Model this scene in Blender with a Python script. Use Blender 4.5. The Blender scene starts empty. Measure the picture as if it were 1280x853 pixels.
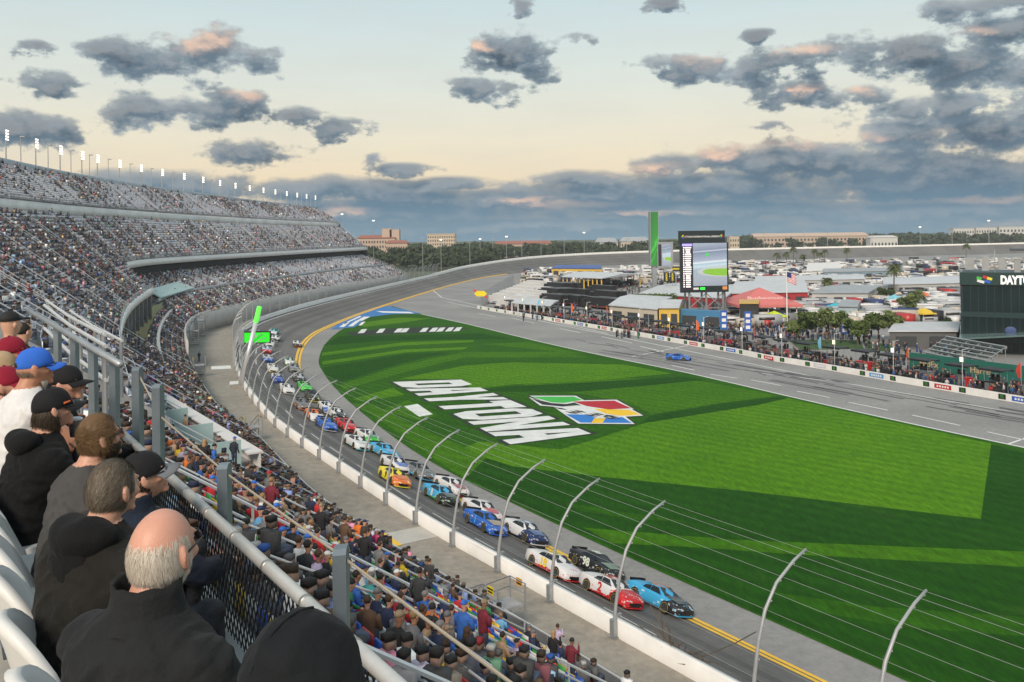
import bpy, bmesh, math, random
import numpy as np
from mathutils import Vector, Matrix, Quaternion
from mathutils.bvhtree import BVHTree
random.seed(7); rng = np.random.default_rng(7)
S = bpy.context.scene
COL = S.collection
PI = math.pi
# ------------------------------------------------------------------ camera
H = 24.0; FPX = 1100.0; PY0 = 296.0; ROLL = 0.0125
cr_, sr_ = math.cos(ROLL), math.sin(ROLL)
cam = bpy.data.cameras.new('camera'); co = bpy.data.objects.new('camera', cam); COL.objects.link(co)
cam.sensor_fit = 'HORIZONTAL'; cam.sensor_width = 36; cam.lens = 36*FPX/1280
cam.shift_y = -(426.5-PY0)/1280; cam.clip_start = 0.05; cam.clip_end = 12000
rt, up, bk = Vector((cr_, 0, -sr_)), Vector((sr_, 0, cr_)), Vector((0, -1, 0))
co.matrix_world = Matrix(((rt.x, up.x, bk.x, 0), (rt.y, up.y, bk.y, 0), (rt.z, up.z, bk.z, H), (0, 0, 0, 1)))
S.camera = co
S.view_settings.view_transform = 'Standard'; S.view_settings.look = 'None'
S.view_settings.exposure = EXPOSURE = 0.58; S.view_settings.gamma = 1
S.cycles.max_bounces = 5; S.cycles.diffuse_bounces = 2; S.cycles.glossy_bounces = 2
S.cycles.transmission_bounces = 3; S.cycles.transparent_max_bounces = 12
S.cycles.use_adaptive_sampling = True; S.cycles.adaptive_threshold = 0.02
S.cycles.caustics_reflective = False; S.cycles.caustics_refractive = False
try:
    S.cycles.use_denoising = True
except Exception: pass
def U(px, py, z=0.0):
    'a point of the photograph on the level z, used while laying the place out'
    a = (px-640)/FPX; b = (PY0-py)/FPX
    Y = (z-H)/(-a*sr_+b*cr_)
    return Vector(((a*cr_+b*sr_)*Y, Y, z))
def proj(p):
    X, Y, Z = p[0], p[1], p[2]-H
    return 640+FPX*(X*cr_-Z*sr_)/Y, PY0-FPX*(X*sr_+Z*cr_)/Y
# ------------------------------------------------------------------ node helper
class NT:
    def __init__(s, tree): s.t = tree; s.n = tree.nodes; s.l = tree.links
    def new(s, typ, **kw):
        n = s.n.new(typ)
        for k, v in kw.items(): setattr(n, k, v)
        return n
    def put(s, sock, v):
        if isinstance(v, bpy.types.NodeSocket): s.l.new(v, sock)
        elif v is not None:
            if sock.type == 'RGBA' and len(v) == 3: v = (*v, 1)
            sock.default_value = v
    def math(s, op, a, b=None, c=None, clamp=False):
        n = s.new('ShaderNodeMath', operation=op, use_clamp=clamp)
        for i, v in enumerate((a, b, c)):
            if v is not None: s.put(n.inputs[i], v)
        return n.outputs[0]
    def vm(s, op, a, b=None):
        n = s.new('ShaderNodeVectorMath', operation=op)
        s.put(n.inputs[0], a)
        if b is not None: s.put(n.inputs[1], b)
        return n.outputs['Value'] if op in ('LENGTH', 'DOT_PRODUCT', 'DISTANCE') else n.outputs[0]
    def mix(s, f, a, b, typ='MIX'):
        n = s.new('ShaderNodeMix', data_type='RGBA', blend_type=typ)
        s.put(n.inputs[0], f); s.put(n.inputs[6], a); s.put(n.inputs[7], b)
        return n.outputs[2]
    def noise(s, vec, scale, detail=4, rough=0.55):
        n = s.new('ShaderNodeTexNoise'); s.put(n.inputs['Vector'], vec)
        n.inputs['Scale'].default_value = scale; n.inputs['Detail'].default_value = detail; n.inputs['Roughness'].default_value = rough
        return n.outputs['Fac']
    def ramp(s, f, stops, interp='LINEAR'):
        n = s.new('ShaderNodeValToRGB'); cr = n.color_ramp; cr.interpolation = interp
        while len(cr.elements) > 1: cr.elements.remove(cr.elements[-1])
        for i, (p, c) in enumerate(stops):
            e = cr.elements[0] if i == 0 else cr.elements.new(p)
            e.position = p; e.color = (*c, 1) if len(c) == 3 else c
        s.put(n.inputs[0], f)
        return n.outputs[0]
    def sep(s, v):
        n = s.new('ShaderNodeSeparateXYZ'); s.put(n.inputs[0], v); return n.outputs
    def comb(s, x, y, z=0.0):
        n = s.new('ShaderNodeCombineXYZ'); s.put(n.inputs[0], x); s.put(n.inputs[1], y); s.put(n.inputs[2], z); return n.outputs[0]
def lin(r, g, b):
    f = lambda c: (c/255/12.92) if c <= 10 else ((c/255+0.055)/1.055)**2.4
    return (f(r), f(g), f(b))
# ------------------------------------------------------------------ sun and sky
SUN_EL, SUN_AZ = math.radians(36), math.radians(-162)      # low evening light from behind the stands, softened by cloud
sl = bpy.data.lights.new('sun', 'SUN'); so = bpy.data.objects.new('sun', sl); COL.objects.link(so)
sl.energy = 2.5; sl.angle = math.radians(16); sl.color = (1.0, 0.86, 0.72)
sd = Vector((math.sin(SUN_AZ)*math.cos(SUN_EL), math.cos(SUN_AZ)*math.cos(SUN_EL), math.sin(SUN_EL)))
so.rotation_euler = sd.to_track_quat('Z', 'Y').to_euler()
W = bpy.data.worlds.new('World'); S.world = W; W.use_nodes = True
nt = NT(W.node_tree); nt.n.clear()
out = nt.new('ShaderNodeOutputWorld'); bg = nt.new('ShaderNodeBackground'); bg.inputs[1].default_value = 0.1
nt.l.new(bg.outputs[0], out.inputs[0])
sky = nt.new('ShaderNodeTexSky', sky_type='NISHITA'); sky.sun_disc = False
sky.sun_elevation = math.radians(8); sky.sun_rotation = SUN_AZ; sky.air_density = 1.2; sky.dust_density = 1.5
tc = nt.new('ShaderNodeTexCoord'); d = tc.outputs['Generated']
x, y, z = nt.sep(d)
el = nt.math('MULTIPLY', nt.math('ARCSINE', z), 180/PI)
az = nt.math('MULTIPLY', nt.math('ARCTAN2', x, y), 180/PI)
eln = nt.math('DIVIDE', el, 40, clamp=True)
k10 = lambda r, g, b: tuple(10*c for c in lin(r, g, b))
clear = nt.ramp(eln, [(0.0, k10(220, 196, 172)), (0.085, k10(232, 212, 182)), (0.16, k10(228, 219, 198)), (0.24, k10(216, 220, 210)), (0.36, k10(198, 214, 216)), (0.6, k10(180, 202, 210)), (1, k10(178, 196, 206))])
clear = nt.mix(0.85, sky.outputs[0], clear)
clear = nt.mix(1.0, clear, (0.80, 0.80, 0.81), 'MULTIPLY')
def px2dir(px, py):
    v = rt*((px-640)/FPX)+up*((PY0-py)/FPX)+Vector((0, 1, 0)); v.normalize()
    return math.degrees(math.atan2(v.x, v.y)), math.degrees(math.asin(v.z))
P2 = nt.comb(az, el, 0.0)
n1 = nt.noise(nt.vm('MULTIPLY', P2, (1, 1.55, 1)), 0.36, 10, 0.60)                      # ragged outlines
n2 = nt.noise(nt.vm('MULTIPLY', nt.vm('ADD', P2, (31, 7, 0)), (1, 1.6, 1)), 0.16, 4, 0.5)    # soft inner shading
n3 = nt.noise(nt.vm('MULTIPLY', nt.vm('ADD', P2, (-13, 3, 0)), (1, 2.2, 1)), 0.55, 6, 0.55)
wv = nt.vm('ADD', P2, nt.comb(nt.math('MULTIPLY', nt.math('SUBTRACT', n3, 0.5), 3.2), nt.math('MULTIPLY', nt.math('SUBTRACT', n1, 0.5), 1.8), 0.0))
def blob_field(lst, vec=None):
    acc = None
    for px, py, w, h in lst:
        a, e = px2dir(px, py)
        q = nt.vm('MULTIPLY', nt.vm('SUBTRACT', vec or wv, (a, e, 0)), (FPX*PI/180/w, FPX*PI/180/h, 0))
        v = nt.math('SUBTRACT', 1.0, nt.vm('LENGTH', q))
        acc = v if acc is None else nt.math('MAXIMUM', acc, v)
    return acc
clouds = [(262, 74, 74, 38), (200, 78, 50, 24), (140, 70, 42, 22), (65, 110, 42, 24), (215, 140, 84, 26), (300, 128, 46, 24), (312, 192, 68, 22), (370, 146, 46, 15), (430, 158, 52, 15), (500, 212, 56, 11), (465, 200, 24, 11),
          (30, 160, 100, 24), (640, 72, 70, 34), (610, 112, 66, 19), (860, 84, 66, 22), (985, 80, 90, 25), (1000, 118, 62, 22), (1078, 122, 42, 18), (1130, 66, 90, 30), (1240, 88, 110, 46), (1265, 40, 80, 32), (1260, 4, 110, 16), (965, 160, 34, 10),
          (560, 232, 80, 14), (420, 240, 150, 24), (200, 232, 150, 22), (730, 226, 90, 16), (850, 208, 80, 20), (960, 200, 110, 30), (1060, 205, 190, 40), (1230, 172, 230, 46), (1200, 130, 130, 20), (1140, 232, 280, 36),
          (760, 244, 220, 32), (640, 252, 160, 24), (900, 238, 200, 40), (1150, 215, 200, 60), (520, 252, 160, 26), (500, 268, 300, 34), (860, 264, 320, 30), (1180, 268, 320, 30), (300, 272, 340, 24), (640, 284, 800, 20), (640, 300, 1200, 30), (640, 318, 1400, 50), (645, 5, 22, 10), (725, 48, 26, 8), (945, 43, 26, 9), (40, 58, 30, 10), (832, 3, 34, 10),
          (-200, 240, 260, 50), (1500, 120, 250, 110), (-260, 60, 160, 60)]
amp = nt.math('MULTIPLY', nt.ramp(eln, [(0.04, (0.35,)*3), (0.15, (1.0,)*3)]), 3.6)
dens = nt.math('ADD', blob_field(clouds), nt.math('MULTIPLY', nt.math('SUBTRACT', n1, 0.515), amp))
# the same field a little towards the light: where it thins out, the edge of the cloud is lit
LO = (-0.35, 0.62, 0.0); wv2 = nt.vm('ADD', wv, LO); n1b = nt.noise(nt.vm('MULTIPLY', nt.vm('ADD', P2, LO), (1, 1.55, 1)), 0.36, 10, 0.60)
dens_b = nt.math('ADD', blob_field(clouds, wv2), nt.math('MULTIPLY', nt.math('SUBTRACT', n1b, 0.515), amp))
edge = nt.math('MULTIPLY', nt.math('SUBTRACT', dens, nt.math('MAXIMUM', dens_b, -0.4)), 1.5, clamp=True)
away = nt.math('GREATER_THAN', nt.math('ABSOLUTE', az), 50)
far_n = nt.math('MULTIPLY', nt.math('SUBTRACT', nt.noise(d, 2.2, 5), 0.55), 3.0)
dens = nt.math('MAXIMUM', dens, nt.math('MULTIPLY', away, far_n))
mask = nt.ramp(dens, [(0.0, (0, 0, 0)), (0.14, (0.32, 0.32, 0.32)), (0.32, (0.82, 0.82, 0.82)), (0.62, (1, 1, 1))])
tone = nt.math('ADD', nt.math('ADD', nt.math('MULTIPLY', dens, -0.22), nt.math('MULTIPLY', n2, 0.75)), nt.math('MULTIPLY', n3, 0.35))
body = nt.ramp(tone, [(0.22, k10(70, 84, 96)), (0.42, k10(90, 106, 118)), (0.62, k10(126, 138, 146))], 'EASE')
low = nt.ramp(eln, [(0.0, k10(98, 124, 140)), (0.05, k10(80, 106, 124)), (0.10, k10(80, 99, 114))])
low = nt.mix(nt.math('MULTIPLY', n3, 0.4), low, k10(104, 126, 142))
body = nt.mix(nt.ramp(eln, [(0.05, (1, 1, 1)), (0.17, (0, 0, 0))]), body, low)
pinks = [(258, 48, 62, 26), (305, 116, 30, 11), (878, 70, 44, 12), (1000, 62, 64, 11), (1075, 112, 24, 11), (1010, 110, 26, 8), (900, 186, 80, 16), (990, 172, 80, 15), (1060, 172, 50, 11), (1205, 38, 34, 9), (700, 256, 110, 7), (790, 266, 90, 5), (1240, 250, 70, 8), (420, 262, 60, 7), (660, 250, 60, 6), (1170, 168, 30, 8), (810, 212, 90, 12), (598, 54, 20, 9)]
pk = nt.ramp(nt.math('ADD', blob_field(pinks), nt.math('MULTIPLY', nt.math('SUBTRACT', n1, 0.5), 1.3)), [(0.0, (0, 0, 0)), (0.9, (0.85, 0.85, 0.85))], 'EASE')
pk = nt.mix(0.55, pk, nt.mix(1.0, pk, nt.ramp(n3, [(0.35, (0.2,)*3), (0.65, (1.1,)*3)]), 'MULTIPLY'))
pk = nt.math('MULTIPLY', pk, nt.math('ADD', nt.math('MULTIPLY', edge, 0.9), 0.30), clamp=True)
body = nt.mix(nt.math('MULTIPLY', edge, 0.42), body, k10(158, 160, 160))
body = nt.mix(pk, body, k10(202, 172, 152))
# thin veils of high cloud in the clear part
veil = nt.ramp(nt.noise(nt.vm('MULTIPLY', P2, (0.35, 1.6, 1)), 0.22, 5, 0.6), [(0.42, (0, 0, 0)), (0.75, (0.35, 0.35, 0.35))])
clear = nt.mix(veil, clear, k10(176, 176, 170))
nt.l.new(nt.mix(mask, clear, body), bg.inputs[0])
W.cycles.sampling_method = 'MANUAL'; W.cycles.sample_map_resolution = 512
# ------------------------------------------------------------------ materials
MATS = {}
def M(name, col, rough=0.65, metal=0.0, var=0.12, scale=3.0, bump=0.0, bscale=30.0, emit=0.0, spec=0.4, coat=0.0):
    if name in MATS: return MATS[name]
    m = bpy.data.materials.new(name); m.use_nodes = True; n = NT(m.node_tree)
    b = n.n['Principled BSDF']; MATS[name] = m
    tcn = n.new('ShaderNodeTexCoord')
    if var:
        f = n.noise(tcn.outputs['Object'], scale, 5, 0.6)
        c = n.mix(f, tuple(v*(1-var*1.6) for v in col), tuple(min(1, v*(1+var*1.6)) for v in col))
        n.put(b.inputs['Base Color'], c)
    else: b.inputs['Base Color'].default_value = (*col, 1)
    b.inputs['Roughness'].default_value = rough; b.inputs['Metallic'].default_value = metal
    b.inputs['Specular IOR Level'].default_value = spec; b.inputs['Coat Weight'].default_value = coat
    if bump:
        bn = n.new('ShaderNodeBump'); bn.inputs['Strength'].default_value = bump; bn.inputs['Distance'].default_value = 0.02
        n.put(bn.inputs['Height'], n.noise(tcn.outputs['Object'], bscale, 4)); n.l.new(bn.outputs[0], b.inputs['Normal'])
    if emit:
        b.inputs['Emission Color'].default_value = (*col, 1); b.inputs['Emission Strength'].default_value = emit
    return m
def Mattr(name, rough=0.7, mode='attr', skin=False):
    'colour taken from the colour attribute of the mesh or from the object colour'
    if name in MATS: return MATS[name]
    m = bpy.data.materials.new(name); m.use_nodes = True; n = NT(m.node_tree); b = n.n['Principled BSDF']; MATS[name] = m
    if mode == 'attr':
        a = n.new('ShaderNodeAttribute', attribute_name='Col'); src = a.outputs['Color']
    else:
        a = n.new('ShaderNodeObjectInfo'); src = a.outputs['Color']
        tcn = n.new('ShaderNodeTexCoord'); f = n.noise(tcn.outputs['Object'], 9, 4)
        src = n.mix(1.0, src, n.ramp(f, [(0.3, (0.75,)*3), (0.7, (1.2,)*3)]), 'MULTIPLY')
    if skin:
        a = n.new('ShaderNodeObjectInfo')
        src = n.ramp(a.outputs['Random'], [(0, (0.50, 0.27, 0.18)), (0.6, (0.58, 0.33, 0.23)), (0.85, (0.40, 0.2, 0.12)), (1, (0.16, 0.08, 0.05))])
    n.put(b.inputs['Base Color'], src); b.inputs['Roughness'].default_value = rough
    return m
# ------------------------------------------------------------------ mesh helper
def rotz(v, a):
    c, s = math.cos(a), math.sin(a); return Vector((v[0]*c-v[1]*s, v[0]*s+v[1]*c, v[2]))
class MB:
    def __init__(s): s.v = []; s.f = []; s.m = []; s.mi = 0
    def add(s, vs, fs, mi=None):
        o = len(s.v); s.v += [tuple(v) for v in vs]; s.f += [tuple(i+o for i in f) for f in fs]
        s.m += [s.mi if mi is None else mi]*len(fs); return s
    def box(s, c, d, rz=0.0, mi=None, taper=1.0, mat=None):
        x, y, z = d[0]/2, d[1]/2, d[2]/2
        p = [Vector((sx*x*(taper if sz > 0 else 1), sy*y*(taper if sz > 0 else 1), sz*z)) for sz in (-1, 1) for sy in (-1, 1) for sx in (-1, 1)]
        p = [(mat @ q if mat else rotz(q, rz))+Vector(c) for q in p]
        return s.add(p, [(0, 2, 3, 1), (4, 5, 7, 6), (0, 1, 5, 4), (2, 6, 7, 3), (0, 4, 6, 2), (1, 3, 7, 5)], mi)
    def bar(s, a, b, w, h=None, mi=None):
        'box beam from a to b'
        a, b = Vector(a), Vector(b); h = h or w; q = (b-a).to_track_quat('Z', 'Y').to_matrix()
        return s.box((a+b)/2, (w, h, (b-a).length), mat=q, mi=mi)
    def tube(s, pts, r, n=8, mi=None, cap=True, flat=1.0):
        pts = [Vector(p) for p in pts]; rs = r if isinstance(r, (list, tuple)) else [r]*len(pts); rings = []; ref = None
        for i, p in enumerate(pts):
            t = (pts[min(i+1, len(pts)-1)]-pts[max(i-1, 0)]).normalized()
            if ref is None: ref = Vector((0, 0, 1)) if abs(t.z) < 0.9 else Vector((1, 0, 0))
            u = (ref-t*ref.dot(t)).normalized(); w = t.cross(u); ref = u
            rings.append([p+(u*math.cos(2*PI*k/n)+w*math.sin(2*PI*k/n)*flat)*rs[i] for k in range(n)])
        return s.loft(rings, mi, cap)
    def loft(s, rings, mi=None, cap=True, closed=True):
        n = len(rings[0]); vs = [p for r in rings for p in r]; fs = []
        for i in range(len(rings)-1):
            for k in range(n if closed else n-1):
                k2 = (k+1) % n; fs.append((i*n+k, i*n+k2, (i+1)*n+k2, (i+1)*n+k))
        if cap and closed: fs += [tuple(range(n))[::-1], tuple((len(rings)-1)*n+k for k in range(n))]
        return s.add(vs, fs, mi)
    def ell(s, c, r, nu=14, nv=9, mi=None, mat=None, fn=None):
        rings = []
        for j in range(nv+1):
            ph = -PI/2+PI*j/nv; cz = math.cos(ph) if 0 < j < nv else 0.02
            ring = []
            for k in range(nu):
                a = 2*PI*k/nu; q = Vector((cz*math.cos(a), cz*math.sin(a), math.sin(ph)))
                if fn: q = fn(q)
                q = Vector((q.x*r[0], q.y*r[1], q.z*r[2])); ring.append((mat @ q if mat else q)+Vector(c))
            rings.append(ring)
        return s.loft(rings, mi)
    def prism(s, poly, z0, z1, mi=None):
        n = len(poly); vs = [(p[0], p[1], z0) for p in poly]+[(p[0], p[1], z1) for p in poly]
        return s.add(vs, [tuple(range(n))[::-1], tuple(range(n, 2*n))]+[(i, (i+1) % n, n+(i+1) % n, n+i) for i in range(n)], mi)
    def lathe(s, prof, c=(0, 0, 0), n=16, mi=None, cap=True):
        return s.loft([[(c[0]+r*math.cos(2*PI*k/n), c[1]+r*math.sin(2*PI*k/n), c[2]+z) for k in range(n)] for r, z in prof], mi, cap)
    def xf(s, mat, a=0):
        for i in range(a, len(s.v)): s.v[i] = tuple(mat @ Vector(s.v[i]))
        return s
    def mesh(s, name, mats, smooth=False):
        me = bpy.data.meshes.new(name); me.from_pydata(s.v, [], s.f); mats = mats if isinstance(mats, (list, tuple)) else [mats]
        for m in mats: me.materials.append(m)
        me.polygons.foreach_set('material_index', s.m)
        if smooth: me.polygons.foreach_set('use_smooth', [True]*len(s.f))
        me.update(); return me
    def build(s, name, mats, parent=None, smooth=False, loc=None, rz=0.0):
        return link(name, s.mesh(name, mats, smooth), parent, loc, rz)
def link(name, data, parent=None, loc=None, rz=0.0):
    o = bpy.data.objects.new(name, data); COL.objects.link(o)
    if parent is not None: o.parent = parent
    if loc is not None: o.location = loc
    if rz: o.rotation_euler = (0, 0, rz)
    return o
def tag(o, label=None, cat=None, group=None, kind=None):
    if label: o['label'] = label
    if cat: o['category'] = cat
    if group: o['group'] = group
    if kind: o['kind'] = kind
    return o
def thing(name, label, cat, loc=(0, 0, 0), rz=0.0, group=None):
    return tag(link(name, None, None, loc, rz), label, cat, group)
def struct(o, kind='structure'): o['kind'] = kind; return o
KIDS = {}
def dup(root, loc=None, rz=None, label=None, group=None, color=None):
    ch = [c for c in root.children]
    r = root.copy(); COL.objects.link(r)
    if loc is not None: r.location = loc
    if rz is not None: r.rotation_euler = (0, 0, rz)
    if label: r['label'] = label
    if group: r['group'] = group
    for c in ch:
        k = c.copy(); COL.objects.link(k); k.parent = r
        for g in c.children:
            q = g.copy(); COL.objects.link(q); q.parent = k
    return r
def npmesh(name, V, F, mats, colors=None, mi=None, smooth=False):
    me = bpy.data.meshes.new(name); V = np.asarray(V, np.float32); F = np.asarray(F, np.int32); k = F.shape[1]
    me.vertices.add(len(V)); me.vertices.foreach_set('co', V.ravel())
    me.loops.add(F.size); me.loops.foreach_set('vertex_index', F.ravel())
    me.polygons.add(len(F)); me.polygons.foreach_set('loop_start', np.arange(0, F.size, k, dtype=np.int32))
    for m in (mats if isinstance(mats, (list, tuple)) else [mats]): me.materials.append(m)
    if mi is not None: me.polygons.foreach_set('material_index', np.asarray(mi, np.int32))
    me.update(calc_edges=True)
    if smooth: me.polygons.foreach_set('use_smooth', np.ones(len(F), bool))
    if colors is not None:
        at = me.color_attributes.new('Col', 'FLOAT_COLOR', 'CORNER')
        c = np.ones((len(F), k, 4), np.float32); c[:, :, :3] = np.asarray(colors, np.float32)[:, None, :]; at.data.foreach_set('color', c.ravel())
    return me
BOXF = np.array([(0, 2, 3, 1), (4, 5, 7, 6), (0, 1, 5, 4), (2, 6, 7, 3), (0, 4, 6, 2), (1, 3, 7, 5)])
def npinst(bv, bf, pos, yaw, scale=None):
    'many placed copies of one small shape, as arrays'
    bv = np.asarray(bv, float); bf = np.asarray(bf); pos = np.asarray(pos, float); yaw = np.asarray(yaw, float); n = len(pos)
    c, s = np.cos(yaw)[:, None], np.sin(yaw)[:, None]; sc = np.ones(n) if scale is None else np.asarray(scale)
    x = bv[None, :, 0]*sc[:, None]; y = bv[None, :, 1]*sc[:, None]; z = bv[None, :, 2]*sc[:, None]
    V = np.stack([x*c-y*s+pos[:, 0:1], x*s+y*c+pos[:, 1:2], np.broadcast_to(z, x.shape)+pos[:, 2:3]], 2).reshape(-1, 3)
    F = (bf[None]+(np.arange(n)*len(bv))[:, None, None]).reshape(-1, bf.shape[1])
    return V, F
def npboxes(lst):
    V = []; F = []
    for i, (cx, cy, cz, dx, dy, dz) in enumerate(lst):
        V += [(cx+sx*dx/2, cy+sy*dy/2, cz+sz*dz/2) for sz in (-1, 1) for sy in (-1, 1) for sx in (-1, 1)]; F.append(BOXF+8*i)
    return np.array(V), np.concatenate(F)
def text_mesh(body, size, mat, bold=0.02, ext=0.0, align='CENTER'):
    cu = bpy.data.curves.new('lettering', 'FONT'); cu.body = body; cu.size = size; cu.offset = bold*size; cu.extrude = ext; cu.align_x = align; cu.align_y = 'CENTER'; cu.resolution_u = 3
    o = bpy.data.objects.new('lettering', cu); COL.objects.link(o); bpy.context.view_layer.update()
    me = bpy.data.meshes.new_from_object(o.evaluated_get(bpy.context.evaluated_depsgraph_get()))
    bpy.data.objects.remove(o); me.materials.clear(); me.materials.append(mat); return me
def catmull(P, t):
    P = np.asarray(P, float); n = len(P); i = min(max(int(math.floor(t)), 0), n-2); f = t-i
    p0 = P[max(i-1, 0)] if i > 0 else 2*P[0]-P[1]; p1 = P[i]; p2 = P[i+1]; p3 = P[i+2] if i+2 < n else 2*P[-1]-P[-2]
    return 0.5*((2*p1)+(-p0+p2)*f+(2*p0-5*p1+4*p2-p3)*f*f+(-p0+3*p1-3*p2+p3)*f**3)
TD = Vector((-0.561, 0.828, 0)); ND = Vector((0.828, 0.561, 0))       # along the near stand, and from it to the track
def TN(t, n, z=0.0): return Vector((TD.x*t+ND.x*n, TD.y*t+ND.y*n, z))
# ------------------------------------------------------------------ ground, track, lawn
def mat_asphalt(name, base, patch, stain=0.25, streak=None):
    m = bpy.data.materials.new(name); m.use_nodes = True; n = NT(m.node_tree); b = n.n['Principled BSDF']
    g = n.new('ShaderNodeTexCoord').outputs['Object']
    f = n.noise(g, 0.06, 6, 0.6); f2 = n.noise(g, 1.5, 6, 0.7)
    c = n.mix(n.ramp(f, [(0.35, (0,)*3), (0.65, (1,)*3)]), base, patch)
    c = n.mix(stain, c, n.ramp(f2, [(0.3, (0.02,)*3), (0.75, (0.45, 0.43, 0.4))]), 'OVERLAY')
    n.put(b.inputs['Base Color'], c); b.inputs['Roughness'].default_value = 0.75; b.inputs['Specular IOR Level'].default_value = 0.3
    bn = n.new('ShaderNodeBump'); bn.inputs['Strength'].default_value = 0.25; bn.inputs['Distance'].default_value = 0.02
    n.put(bn.inputs['Height'], n.noise(g, 14, 3)); n.l.new(bn.outputs[0], b.inputs['Normal'])
    return m
WI = [((44.9,-10.5,2.6),(52,-5.6)),((25,19,2.6),(32,24)),((5.6,47.5,2.6),(12.7,52.6)),((-.9,57.2,2.6),(6.2,62.4)),((-7,66.4,2.6),(.5,71.6)),((-15.8,81.4,2.6),(-8.2,87)),((-24.1,95.9,2.6),(-16.5,103)),((-30.2,107.9,2.6),(-22,115)),((-40.1,130.9,2.6),(-31,137)),((-49.6,157.3,2.6),(-38.5,159.5)),((-58.5,187,2.6),(-45,188)),((-64.5,215,2.6),(-49,215)),((-66.3,240,2.7),(-49.6,240)),((-63,287,3),(-47,290)),((-54,368,3.2),(-39,368)),((-40,461,4),(-27,461)),((-25,545,5.5),(-10,540)),((10,640,7.5),(26,628)),((60,710,8.5),(73,696)),((140,770,9),(150,754)),((270,835,9),(276,818)),((430,900,9),(436,882)),((650,985,9.5),(656,967)),((950,1100,9.5),(956,1082))]
WP = np.array([w for w, i in WI], float); IP = np.array([(*i, 0.06) for w, i in WI], float)
TS = [k*0.125 for k in range(0, (len(WI)-1)*8+1)]
WS = np.array([catmull(WP, t) for t in TS]); IS = np.array([catmull(IP, t) for t in TS])
def trk(k, f, dz=0.0):
    'point on the banked track: f=0 at the wall, 1 at the inner yellow line'
    p = WS[k]*(1-f)+IS[k]*f; p = p.copy(); p[2] = IS[k][2]+(WS[k][2]-IS[k][2])*(1-f)**1.25+dz; return p
def track_z(x, y):
    dw = np.hypot(WS[:, 0]-x, WS[:, 1]-y); di = np.hypot(IS[:, 0]-x, IS[:, 1]-y); k = int(di.argmin()); a, b = dw.min(), di.min()
    f = a/(a+b+1e-6); return float(trk(k, f)[2]), k
g = MB(); g.add([(-3000, -1500, -0.4), (4000, -1500, -0.4), (4000, 5000, -0.4), (-3000, 5000, -0.4)], [(0, 1, 2, 3)])
m_scrub = M('scrub_ground', (0.07, 0.085, 0.04), 0.95, var=0.5, scale=0.02)
struct(g.build('ground', m_scrub))
m_track = mat_asphalt('track_asphalt', (0.140, 0.137, 0.132), (0.195, 0.19, 0.183), 0.35)
m_pit = mat_asphalt('pit_asphalt', (0.26, 0.258, 0.255), (0.34, 0.337, 0.33), 0.35)
m_conc = mat_asphalt('walk_concrete', (0.30, 0.275, 0.235), (0.40, 0.37, 0.315), 0.45)
NF = 41; V = []; Fq = []
for k in range(len(TS)):
    for j in range(NF): V.append(trk(k, j/(NF-1)))
for k in range(len(TS)-1):
    for j in range(NF-1):
        a = k*NF+j; Fq.append((a, a+NF, a+NF+1, a+1))
o = struct(link('race_track', npmesh('race_track', V, Fq, m_track, smooth=True)))
# infield sheet (apron, pit road and paddock)
poly = [tuple(p) for p in IS[::2]]+[(1500, 700, 0), (1500, -60, 0), (120, -60, 0)]
g = MB(); g.add([(p[0], p[1], 0.0) for p in poly], [tuple(range(len(poly)))[::-1]])
struct(g.build('infield_asphalt', m_pit))
# spectator walkway between the stand and the wall
def strip(name, fa, fb, k0, k1, mat, dz=0.012, dash=None):
    V = []; Fq = []
    for k in range(k0, k1):
        if dash and (k // dash) % 2: continue
        b = len(V); V += [trk(k, fa, dz), trk(k+1, fa, dz), trk(k+1, fb, dz), trk(k, fb, dz)]; Fq.append((b, b+1, b+2, b+3))
    return struct(link(name, npmesh(name, V, Fq, mat)))
m_yel = M('yellow_paint', (0.78, 0.46, 0.03), 0.6, var=0.15, scale=1.5); m_white = M('white_paint', (0.72, 0.72, 0.70), 0.6, var=0.12, scale=1.2)
strip('yellow_line', 0.912, 0.948, 0, 130, m_yel); strip('yellow_line', 0.964, 1.0, 0, 130, m_yel)
m_groove = mat_asphalt('rubber_groove', (0.105, 0.103, 0.10), (0.145, 0.142, 0.138), 0.35)
strip('rubber_groove', 0.18, 0.27, 0, 150, m_groove, .005); strip('rubber_groove', 0.36, 0.47, 0, 150, m_groove, .005); strip('rubber_groove', 0.56, 0.66, 0, 150, m_groove, .005)
m_seam = mat_asphalt('track_seam', (0.20, 0.198, 0.19), (0.25, 0.245, 0.235), 0.3)
strip('track_seam', 0.500, 0.506, 0, 150, m_seam, .007); strip('track_seam', 0.745, 0.752, 0, 150, m_seam, .007); strip('white_line', 0.055, 0.07, 0, 120, m_white, .009)
strip('white_line', 0.30, 0.313, 0, 90, m_white, dash=2)
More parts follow.
